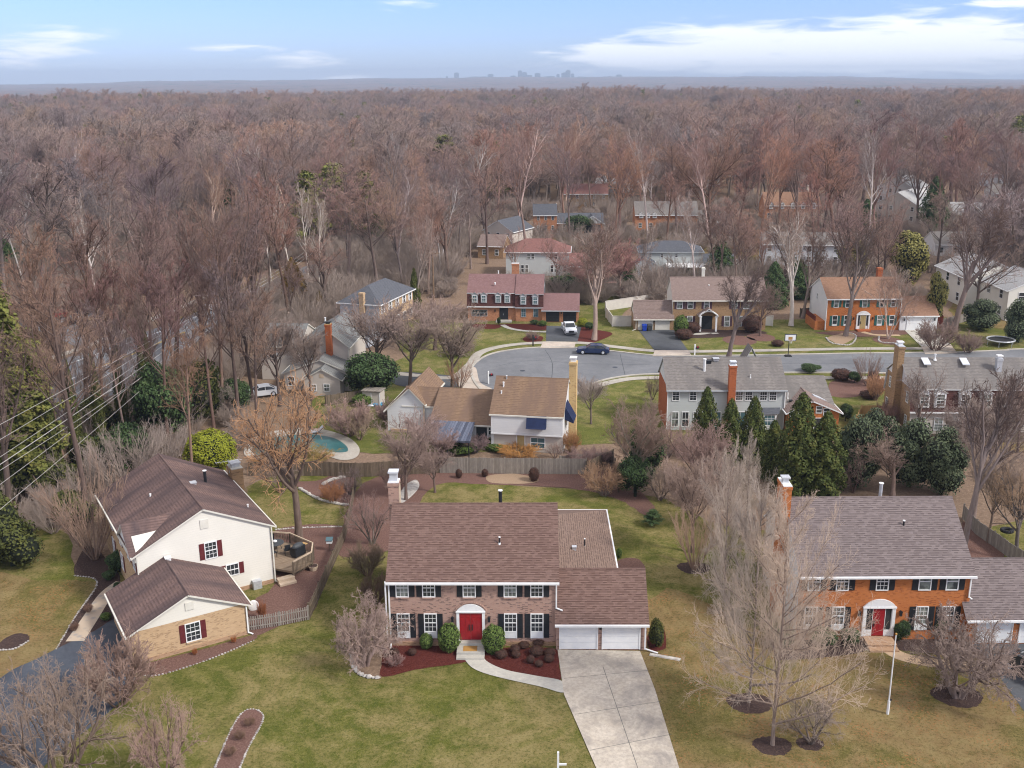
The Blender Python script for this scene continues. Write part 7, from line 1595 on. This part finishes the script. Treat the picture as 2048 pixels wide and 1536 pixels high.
for x, b, t, w, k, l, c in ((1118, 885, 835, 34, 'shrubo', 'rusty orange shrub at the chimney foot of the white house', (.75, .6, .5)), (1142, 905, 860, 40, 'shrubo', 'second rusty shrub beside the chimney of the white house', (.9, .75, .6)), (1040, 912, 890, 90, 'shrubo', 'ochre grasses along the white house lower wall', (1, .8, .45)), (1110, 918, 880, 40, 'multi', 'bare crooked shrub at the white house corner', (1, .9, .9)), (1160, 935, 895, 60, 'shrub', 'lilac-brown hedge clump behind the board fence', (.9, .75, .8)), (1200, 930, 893, 50, 'shrub', 'lilac-brown hedge end by the grey fence', (.9, .75, .8)),
    (950, 905, 868, 60, 'shrubr', 'purplish bare shrub under the patio canopy', (.8, .9, 1)), (840, 900, 830, 110, 'y2', 'lilac bare tree before the white gabled wing', (1, .88, .92)), (880, 930, 860, 80, 'y2', 'bare lilac shrub tree left of the tall board fence', (1, .85, .88)), (720, 880, 820, 70, 'multi', 'small bare tree beside the pool terrace', (1.1, 1, .9)), (700, 870, 800, 110, 'shrub', 'bare shrub behind the pool terrace', (1, .85, .85)), (780, 850, 800, 70, 'shrub', 'lilac bare shrub left of the white gabled wing', (.95, .82, .88)), (610, 925, 900, 130, 'shrubo', 'ochre shrub in front of the pool', (.7, .75, .4)), (530, 935, 912, 70, 'shrubo', 'second ochre shrub at the pool front', (.8, .7, .5)),
    (560, 985, 900, 90, 'multi', 'bare shrub behind the large forked trunk', (1, .9, .85)), (665, 1005, 965, 50, 'shrubo', 'rusty shrub in the rockery', (.8, .6, .5)), (700, 990, 935, 60, 'multi', 'grey bare shrub at the fence bend', (.9, .85, .9)), (790, 985, 920, 90, 'multi', 'bare shrub beside the stepping stone patch', (.9, .8, .8)), (735, 1150, 1085, 80, 'shrub', 'dark bare shrub mass beside the fence', (.6, .55, .45)), (1375, 1010, 930, 60, 'multi', 'bare shrub beyond the side lawn', (.9, .8, .8)), (1320, 1000, 930, 90, 'multi', 'grey arching bare shrub over the dark evergreens', (1.05, 1, .95)),
    (1290, 870, 790, 60, 'multi', 'bare brown shrub left of the brick end wall', (.9, .85, .8)), (1305, 800, 748, 40, 'multi', 'small bare shrub before the brick end wall by the street', (.7, .65, .6)), (1770, 860, 800, 60, 'shrubr', 'dark red bare shrub beside the broad end chimney', (.6, .6, .6)), (1750, 800, 745, 44, 'shrubo', 'tan seedheaded shrub before the dormered house', (1.1, 1, 1)), (1870, 700, 640, 90, 'shrub', 'bare brush beside the trampoline', (.8, .7, .7)), (1935, 705, 665, 60, 'shrub', 'bare brush under the round olive evergreen', (.8, .7, .7)), (1260, 600, 575, 60, 'shrub', 'bare brush above the brown mulch slope', (.7, .6, .6)), (470, 1010, 960, 60, 'shrub', 'bare brush beside the cream house chimney', (.8, .7, .6)), (525, 1240, 1200, 20, 'shrubo', 'rusty shrub behind the picket fence', (.8, .5, .4)), (390, 1310, 1296, 12, 'shrubo', 'small rust tuft by the garage wall', (.9, .5, .3)), (468, 1286, 1272, 12, 'shrubo', 'small rust tuft near the garage corner', (.9, .5, .3)), (500, 1450, 1436, 26, 'shrub', 'brown tuft at the top of the mulch island', (.7, .55, .45)), (480, 1478, 1462, 26, 'shrub', 'brown tuft in the middle of the mulch island', (.7, .55, .45)), (462, 1510, 1494, 26, 'shrub', 'brown tuft at the lower end of the mulch island', (.7, .55, .45)), (150, 1262, 1245, 20, 'shrub', 'brown tuft in the bed beside the flagstone path', (.6, .45, .4)), (178, 1225, 1208, 20, 'shrub', 'second brown tuft beside the flagstone path', (.6, .45, .4)), (1065, 680, 662, 30, 'shrub', 'small bare shrub in the round bed before the mansard house', (.8, .7, .7)), (790, 1330, 1312, 40, 'shrubr', 'rosy bare shrub spilling over the red mulch', (1, 1, 1))):
    tree_px(k, (x, b), t, w, l, name='bare_shrub' if k != 'y2' else 'bare_tree', cat='shrub' if k != 'y2' else 'tree', col=c)
# ================================================================== woodland
rs = random.Random(4)
HOUSES = [(o.location.x, o.location.y) for o in bpy.data.objects if o.get('category') == 'house']
def inpoly(x, y, poly):
    c = False; n = len(poly)
    for i in range(n):
        (x1, y1), (x2, y2) = poly[i], poly[i-1]
        if (y1 > y) != (y2 > y) and x < (x2-x1)*(y-y1)/(y2-y1)+x1: c = not c
    return c
def poly_px(pts): return [(P(*p).x, P(*p).y) for p in pts]
road_poly = poly_px([(-300, 1400), (-140, 790), (85, 715), (330, 630), (470, 575), (620, 520), (680, 528), (600, 575), (470, 648), (300, 770), (130, 855), (0, 980), (-60, 1090), (-150, 1500)])
NO = [road_poly]
def houserect(o, x0, x1, y0, y1):
    c, s = math.cos(o.rotation_euler.z), math.sin(o.rotation_euler.z); X, Y = o.location.x, o.location.y
    return [(X+x*c-y*s, Y+x*s+y*c) for x, y in ((x0, y0), (x1, y0), (x1, y1), (x0, y1))]
for o in bpy.data.objects:
    if o.get('category') == 'house':
        bb = [c.matrix_basis @ Vector(v) for c in o.children if c.type == 'MESH' and 'wall' in c.name for v in c.bound_box]
        if bb:
            NO.append(houserect(o, min(v.x for v in bb)-3, max(v.x for v in bb)+3, min(v.y for v in bb)-5, max(v.y for v in bb)+3))
def free(x, y): return not any(inpoly(x, y, p) for p in NO)
kinds = ['w1', 'w2', 'w3', 'w4', 'w5', 'w1', 'w3', 'w6']
tints = [(1, .95, .95), (1.05, .92, .85), (.88, .88, .92), (1.12, .9, .78), (.95, .85, .88), (1, 1, 1), (.8, .8, .84)]
G1 = 'bare woodland trees too alike to tell apart'
placed = []
WINDOWS = [(590, 790, 325, 480, 262), (862, 925, 265, 350, 350), (1060, 1215, 412, 468, 278), (1012, 1125, 490, 552, 210), (1265, 1392, 480, 555, 212), (1125, 1218, 372, 415, 345), (1535, 1602, 395, 435, 318), (1742, 1842, 355, 445, 300), (1270, 1345, 410, 460, 280), (690, 760, 572, 650, 170), (1380, 1412, 335, 372, 400), (90, 330, 650, 760, 150), (340, 470, 600, 680, 190), (1860, 2048, 400, 545, 240), (-40, 130, 580, 900, 110)]
def hides(x, y, h):
    def pr(z):
        d = Vector((x, y, z))-CAM; k = d.dot(_f); return CXP+FP*d.dot(_r)/k, CYP-FP*d.dot(_u)/k, k
    a = pr(h); b = pr(h*.42); hw = .2*h*FP/a[2]
    for i, (x0, x1, y0, y1, Y) in enumerate(WINDOWS):
        if y < Y-4 and a[0]+hw > x0 and a[0]-hw < x1 and a[1] < y1 and b[1] > y0 and rs.random() < (.5 if i == 0 else .85 if Y == 110 else .78 if i < 11 else .3): return True
    return False
def scatter(n, region, hmin, hmax, mind, lab, tint=None, kk=None, tries=9000, wf=(.5, .68)):
    c = 0
    for _ in range(tries):
        if c >= n: break
        x, y = region()
        if not free(x, y) or any((x-a)**2+(y-b)**2 < mind**2 for a, b in placed): continue
        h = rs.uniform(hmin, hmax)
        if hides(x, y, h): continue
        placed.append((x, y)); c += 1; t = rs.choice(tint or tints)
        put_tree(rs.choice(kk or kinds), x, y, h, h*rs.uniform(*wf), lab, group=lab, col=t, name='woodland_tree', z=terrain(x, y)-.1)
    return c
def reg(poly):
    xs = [p[0] for p in poly]; ys = [p[1] for p in poly]
    def f():
        while True:
            x, y = rs.uniform(min(xs), max(xs)), rs.uniform(min(ys), max(ys))
            if inpoly(x, y, poly): return x, y
    return f
near_left = [(-44, 84), (-31, 100), (-27, 112), (-37, 125), (-38, 150), (-36, 168), (-42, 190), (-52, 190), (-54, 160), (-52, 130), (-60, 108), (-72, 90)]
a1 = scatter(40, reg(near_left), 17, 26, 3.6, 'bare tree in the strip of wood between the main road and the gardens', [(.85, .76, .74), (.92, .74, .7), (.75, .7, .68), (.95, .78, .68)], ['w1', 'w2', 'w2', 'w1', 'w4'], wf=(.34, .46))
lw = [(-150, 240), (-150, 170), (-80, 170), (-62, 205), (-48, 235), (-40, 200), (-12, 192), (-10, 240), (-12, 300), (-150, 330)]
a2 = scatter(138, reg(lw), 19, 28, 5.2, 'bare grey-brown tree in the dense wood behind the hip-roofed house')
cw = [(-12, 240), (-2, 232), (20, 240), (60, 232), (110, 225), (160, 230), (180, 330), (0, 345), (-12, 320)]
a3 = scatter(92, reg(cw), 19, 31, 6.5, 'bare tree standing among the distant houses', [(1.1, .85, .82), (.95, .85, .85), (.85, .8, .82), (1.15, .88, .75)])
hb = [(-2, 186), (22, 184), (50, 186), (75, 184), (76, 215), (20, 200), (0, 204)]
a4 = scatter(20, reg(hb), 12, 22, 5, 'bare tree just behind the houses along the cul-de-sac', [(.8, .72, .7), (.95, .85, .85), (1.1, .95, .9)])
rr_ = [(88, 170), (130, 190), (150, 235), (95, 225), (78, 205)]
a5 = scatter(14, reg(rr_), 14, 22, 7, 'bare tree behind the pale two-winged house')
mid_ = poly_px([(765, 600), (755, 500), (850, 470), (1000, 480), (1010, 520), (930, 545), (905, 600)])
a6 = scatter(18, reg(mid_), 18, 27, 5, 'bare tree in the dense wood behind the hip-roofed house')
print('woodland counts', a1, a2, a3, a4, a5, 'objects', len(bpy.data.objects))
# pale sycamores inside the wood
for x, b, t in ((590, 610, 372), (640, 600, 385), (620, 590, 360), (545, 580, 400)):
    tree_px('w6', (x, b), t, 90, 'white-limbed sycamore standing in front of the golden pines', group='white-limbed sycamores before the golden pines', name='sycamore_tree', col=(1.25, 1.2, 1.15))
# ivy pillars by the road
for i, (x, b, t) in enumerate(((75, 960, 800), (90, 975, 790), (120, 985, 820), (310, 850, 690), (300, 880, 720), (20, 1000, 790), (160, 930, 760), (250, 870, 720), (50, 930, 740), (205, 900, 740))):
    tree_px('w2', (x, b), t-110, 70, 'ivy-wrapped trunk beside the main road at left', group='ivy-wrapped trunks beside the main road', name='ivy_clad_tree', col=(.8, .75, .7)); e = [o for o in bpy.data.objects if o.name.startswith('ivy_clad_tree')][-1]
    o = mesh_obj('ivy', EV['ivy'][1], e); o.scale = (.55, .55, 1.3)
# ---- far wood: too many to count
protos = bpy.data.collections.new('wood_prototypes')
for i, (sd, h, sp) in enumerate(((61, 24, S_far), (62, 22, S_farw), (63, 26, S_far), (64, 23, S_farw))):
    a, b, _ = bare_tree('far%d' % i, sd, h, sp, 'bk_a', 'tw_wood')
    bm = bmesh.new(); bm.from_mesh(a); bmesh.ops.scale(bm, vec=(1, 1, 1), verts=bm.verts); n0 = len(bm.faces); bm.from_mesh(b); bm.faces.ensure_lookup_table()
    for f in bm.faces[n0:]: f.material_index = 1
    bmesh.ops.scale(bm, vec=(1.4, 1.4, .96), verts=bm.verts)
    me = bpy.data.meshes.new('far_tree'); bm.to_mesh(me); bm.free(); me.materials.append(M['bk_a']); me.materials.append(M['tw_wood'])
    protos.objects.link(bpy.data.objects.new('far_tree_proto%d' % i, me))
a, b, _ = EV['pine']; bm = bmesh.new(); bm.from_mesh(a); n0 = len(bm.faces); bm.from_mesh(b); bm.faces.ensure_lookup_table()
for f in bm.faces[n0:]: f.material_index = 1
bmesh.ops.scale(bm, vec=(1.3, 1.3, 1.35), verts=bm.verts)
me = bpy.data.meshes.new('far_tree_pine'); bm.to_mesh(me); bm.free(); me.materials.append(M['bk_b']); me.materials.append(M['lf_pine']); protos.objects.link(bpy.data.objects.new('far_tree_proto4', me))
pts = []; y = 338.
rs2 = random.Random(9)
while y < 2600:
    sp = 8.5 if y < 700 else (11 if y < 1300 else 15); hw = .56*y+30; x = -hw
    while x < hw:
        px, py = x+rs2.uniform(-.45, .45)*sp, y+rs2.uniform(-.45, .45)*sp
        if free(px, py) and not (py < 420 and px > 92 and rs2.random() < .75): pts.append((px, py, terrain(px, py)-.3, rs2.uniform(.62, 1.15)*(1 if y < 1300 else 1.15)*(1+.22*mnoise.noise(Vector((px/90, py/90, 3))))))
        x += sp
    y += sp*.95
# left wood beyond the individual trees and around the road
for _ in range(900):
    px, py = rs2.uniform(-260, -60), rs2.uniform(150, 345)
    if free(px, py) and px < -.0 and abs(px) < .6*py+20 and (px < -150 or not inpoly(px, py, lw)) and (px < -92-(py-150)*.1 or py > 260): pts.append((px, py, -.2, rs2.uniform(.7, 1.05)))
for _ in range(420):
    px, py = rs2.uniform(100, 230), rs2.uniform(190, 345)
    if free(px, py) and abs(px) < .62*py and not (95 < px < 180 and py > 235 and rs2.random() < .8) and not inpoly(px, py, cw): pts.append((px, py, -.2, rs2.uniform(.6, .95)))
print('far trees', len(pts))
me = bpy.data.meshes.new('woodland'); me.from_pydata([p[:3] for p in pts], [], []); at = me.attributes.new('tsize', 'FLOAT', 'POINT'); at.data.foreach_set('value', [p[3] for p in pts]); ak = me.attributes.new('tkind', 'INT', 'POINT'); ak.data.foreach_set('value', [4 if (rs2.random() < .012 or (mnoise.noise(Vector((p[0]/60, p[1]/60, 9))) > .46 and rs2.random() < .3)) else rs2.randrange(4) for p in pts])
wo = bpy.data.objects.new('woodland', me); COL.objects.link(wo); tag(wo, 'dense leafless wood rolling away to the skyline', 'wood', kind='stuff')
ng = bpy.data.node_groups.new('scatter_trees', 'GeometryNodeTree'); ng.interface.new_socket('Geometry', in_out='INPUT', socket_type='NodeSocketGeometry'); ng.interface.new_socket('Geometry', in_out='OUTPUT', socket_type='NodeSocketGeometry')
nn = ng.nodes; gi = nn.new('NodeGroupInput'); go = nn.new('NodeGroupOutput'); ip = nn.new('GeometryNodeInstanceOnPoints'); ci = nn.new('GeometryNodeCollectionInfo'); ci.inputs['Collection'].default_value = protos; ci.inputs['Separate Children'].default_value = True; ci.inputs['Reset Children'].default_value = True
ip.inputs['Pick Instance'].default_value = True; nk = nn.new('GeometryNodeInputNamedAttribute'); nk.data_type = 'INT'; nk.inputs['Name'].default_value = 'tkind'; ng.links.new([o for o in nk.outputs if o.enabled][0], ip.inputs['Instance Index']); rv = nn.new('FunctionNodeRandomValue'); rv.data_type = 'FLOAT_VECTOR'; rv.inputs[1].default_value = (.06, .06, 6.28); rv.inputs[0].default_value = (-.06, -.06, 0)
na = nn.new('GeometryNodeInputNamedAttribute'); na.data_type = 'FLOAT'; na.inputs['Name'].default_value = 'tsize'
L_ = ng.links; L_.new(gi.outputs[0], ip.inputs['Points']); L_.new(ci.outputs[0], ip.inputs['Instance']); L_.new(rv.outputs[0], ip.inputs['Rotation']); L_.new(na.outputs[0], ip.inputs['Scale']); L_.new(ip.outputs[0], go.inputs[0])
wo.modifiers.new('scatter', 'NODES').node_group = ng
# ---- undergrowth beneath the woods
up = []
for poly, n in ((near_left, 130), ([(-52, 176), (-30, 150), (-26, 178), (-24, 192), (-46, 200)], 140), (lw, 2400), (cw, 900), (hb, 260), (rr_, 120)):
    f_ = reg(poly)
    for _ in range(n):
        x, y = f_()
        if free(x, y): up.append((x, y, -.1, rs2.uniform(.5, 1.25)))
uc = bpy.data.collections.new('undergrowth_prototypes')
for i, (kk, hh_) in enumerate((('shrub', 1), ('multi', 1), ('fan', 1), ('shrubr', 1))):
    a, b, _ = TREES[kk]; bm = bmesh.new(); bm.from_mesh(a); bm.from_mesh(b); me = bpy.data.meshes.new('undergrowth_plant'); bm.to_mesh(me); bm.free(); me.materials.append(M['tw_grey']); uc.objects.link(bpy.data.objects.new('undergrowth_proto%d' % i, me))
me = bpy.data.meshes.new('undergrowth'); me.from_pydata([p[:3] for p in up], [], []); at = me.attributes.new('tsize', 'FLOAT', 'POINT'); at.data.foreach_set('value', [p[3] for p in up]); ak = me.attributes.new('tkind', 'INT', 'POINT'); ak.data.foreach_set('value', [rs2.randrange(4) for p in up])
uo = bpy.data.objects.new('undergrowth', me); COL.objects.link(uo); tag(uo, 'bare brush and saplings filling the floor of the wood', 'undergrowth', kind='stuff')
ng2 = ng.copy(); [n for n in ng2.nodes if n.bl_idname == 'GeometryNodeCollectionInfo'][0].inputs['Collection'].default_value = uc
uo.modifiers.new('scatter', 'NODES').node_group = ng2
# ---- farthest canopy, a rolling sheet of crowns
def farmat():
    t = NT('far_canopy'); v = t.world()
    col = t.ramp(t.noise(v, .02, 6, .75), [(.35, (.12, .09, .085)), (.5, (.17, .115, .1)), (.65, (.1, .1, .1))])
    col = t.mix(t.ramp(t.noise(v, .006, 4, .6), [(.52, (0, 0, 0)), (.7, (1, 1, 1))]), col, (.05, .07, .06))
    return t.out(col, .95, .0)
M['far'] = farmat()
o = polar_sheet('far_woods', M['far'], 2150, 13200, 150, 620, 17, 4.5); tag(o, 'far hazy wooded ridges up to the skyline', 'wood', kind='stuff')
# ================================================================== camera, haze, light
cd = bpy.data.cameras.new('camera'); co_ = bpy.data.objects.new('camera', cd); COL.objects.link(co_)
cd.sensor_width = 36; cd.lens = FP/2048*36; cd.clip_start = .5; cd.clip_end = 40000
co_.matrix_world = Matrix.Translation(CAM) @ Matrix((_r, _u, -_f)).transposed().to_4x4()
SC.camera = co_
vm = bpy.data.materials.new('haze_air'); vm.use_nodes = True; n_ = vm.node_tree.nodes; n_.remove(n_['Principled BSDF']); pv = n_.new('ShaderNodeVolumePrincipled'); pv.inputs['Density'].default_value = HAZE; pv.inputs['Color'].default_value = HAZECOL+(1,); pv.inputs['Anisotropy'].default_value = .0
vm.node_tree.links.new(pv.outputs[0], n_['Material Output'].inputs['Volume'])
mb = MB(); mb.box(-10400, 10400, -200, 13700, -70, 190); hz = mb.build('haze', vm); tag(hz, kind='stuff')
w = bpy.data.worlds.new('World'); SC.world = w; w.use_nodes = True; nt = w.node_tree; nd = nt.nodes; bg = nd['Background']
sky = nd.new('ShaderNodeTexSky'); sky.sky_type = 'NISHITA'; sky.sun_disc = False; sky.sun_elevation = R(SUN_EL); sky.sun_rotation = R(SUN_AZ); sky.altitude = 0; sky.air_density = 1.; sky.dust_density = SKY_DUST; sky.ozone_density = SKY_OZ
tc = nd.new('ShaderNodeTexCoord'); sx = nd.new('ShaderNodeSeparateXYZ'); nt.links.new(tc.outputs['Generated'], sx.inputs[0])
def mth(op, a, b=None):
    m = nd.new('ShaderNodeMath'); m.operation = op
    for i, v in enumerate((a, b)):
        if v is None: continue
        if isinstance(v, (int, float)): m.inputs[i].default_value = v
        else: nt.links.new(v, m.inputs[i])
    return m.outputs[0]
# cloud cover: noise on a flattened dome, with the banks seen in the photo placed by azimuth and elevation
az = mth('ARCTAN2', sx.outputs['X'], sx.outputs['Y']); el = mth('ARCSINE', sx.outputs['Z'])
cmb = nd.new('ShaderNodeCombineXYZ'); nt.links.new(mth('MULTIPLY', az, 3.0), cmb.inputs[0]); nt.links.new(mth('MULTIPLY', el, 20.), cmb.inputs[1])
nz = nd.new('ShaderNodeTexNoise'); nz.inputs['Scale'].default_value = 5.5; nz.inputs['Detail'].default_value = 7; nz.inputs['Roughness'].default_value = .55; nz.inputs['Distortion'].default_value = .5; nt.links.new(cmb.outputs[0], nz.inputs['Vector'])
acc = None
for px, py, wx, wy, s in CLOUDS:
    d = ray(px, py).normalized(); a0 = math.atan2(d.x, d.y); e0 = math.asin(d.z); wa = wx/FP; we = wy/FP
    u = mth('POWER', mth('ABSOLUTE', mth('DIVIDE', mth('SUBTRACT', az, a0), wa)), 2.); v = mth('POWER', mth('ABSOLUTE', mth('DIVIDE', mth('SUBTRACT', el, e0), we)), 2.)
    g_ = mth('MULTIPLY', mth('EXPONENT', mth('MULTIPLY', mth('ADD', u, v), -1.)), s)
    acc = g_ if acc is None else mth('ADD', acc, g_)
gen = mth('MULTIPLY', mth('GREATER_THAN', el, R(7)), .62)          # unseen bright cloud added above the view to light the scene
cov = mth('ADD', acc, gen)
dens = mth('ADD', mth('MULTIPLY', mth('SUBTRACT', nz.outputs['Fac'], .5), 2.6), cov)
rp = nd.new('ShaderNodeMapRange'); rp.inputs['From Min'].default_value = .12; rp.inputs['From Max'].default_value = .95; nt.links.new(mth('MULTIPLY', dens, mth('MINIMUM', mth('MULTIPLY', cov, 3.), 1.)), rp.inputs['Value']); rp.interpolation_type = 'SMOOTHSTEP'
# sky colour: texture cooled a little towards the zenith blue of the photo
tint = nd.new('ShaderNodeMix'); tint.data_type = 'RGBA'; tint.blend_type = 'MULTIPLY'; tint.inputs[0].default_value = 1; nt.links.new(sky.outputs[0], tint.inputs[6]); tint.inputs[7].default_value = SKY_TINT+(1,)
mx = nd.new('ShaderNodeMix'); mx.data_type = 'RGBA'; nt.links.new(rp.outputs[0], mx.inputs[0]); nt.links.new(tint.outputs[2], mx.inputs[6]); cm = nd.new('ShaderNodeMix'); cm.data_type = 'RGBA'; cm.inputs[6].default_value = CLOUD+(1,); cm.inputs[7].default_value = DOME_FILL+(1,); nt.links.new(mth('GREATER_THAN', el, R(7)), cm.inputs[0]); nt.links.new(cm.outputs[2], mx.inputs[7])
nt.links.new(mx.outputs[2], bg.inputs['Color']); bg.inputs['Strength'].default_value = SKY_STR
sl = bpy.data.lights.new('sun', 'SUN'); sl.energy = SUN_E; sl.angle = R(SUN_ANG); sl.color = (1, .95, .88); so = bpy.data.objects.new('sun', sl); COL.objects.link(so)
# sun_rotation is clockwise from +Y
sd_ = Vector((math.sin(R(SUN_AZ))*math.cos(R(SUN_EL)), math.cos(R(SUN_AZ))*math.cos(R(SUN_EL)), math.sin(R(SUN_EL))))
so.rotation_euler = sd_.to_track_quat('Z', 'Y').to_euler(); so.location = (60, 0, 120)
SC.view_settings.view_transform = 'Standard'; SC.view_settings.look = 'None'; SC.view_settings.exposure = EXPO; SC.view_settings.gamma = 1
SC.render.engine = 'CYCLES'; SC.cycles.max_bounces = 6; SC.cycles.diffuse_bounces = 2; SC.cycles.volume_bounces = 1; SC.cycles.use_denoising = True; SC.cycles.transparent_max_bounces = 4
SC.render.film_transparent = False; SC.cycles.pixel_filter_type = 'BLACKMAN_HARRIS'; SC.cycles.filter_width = 1.1
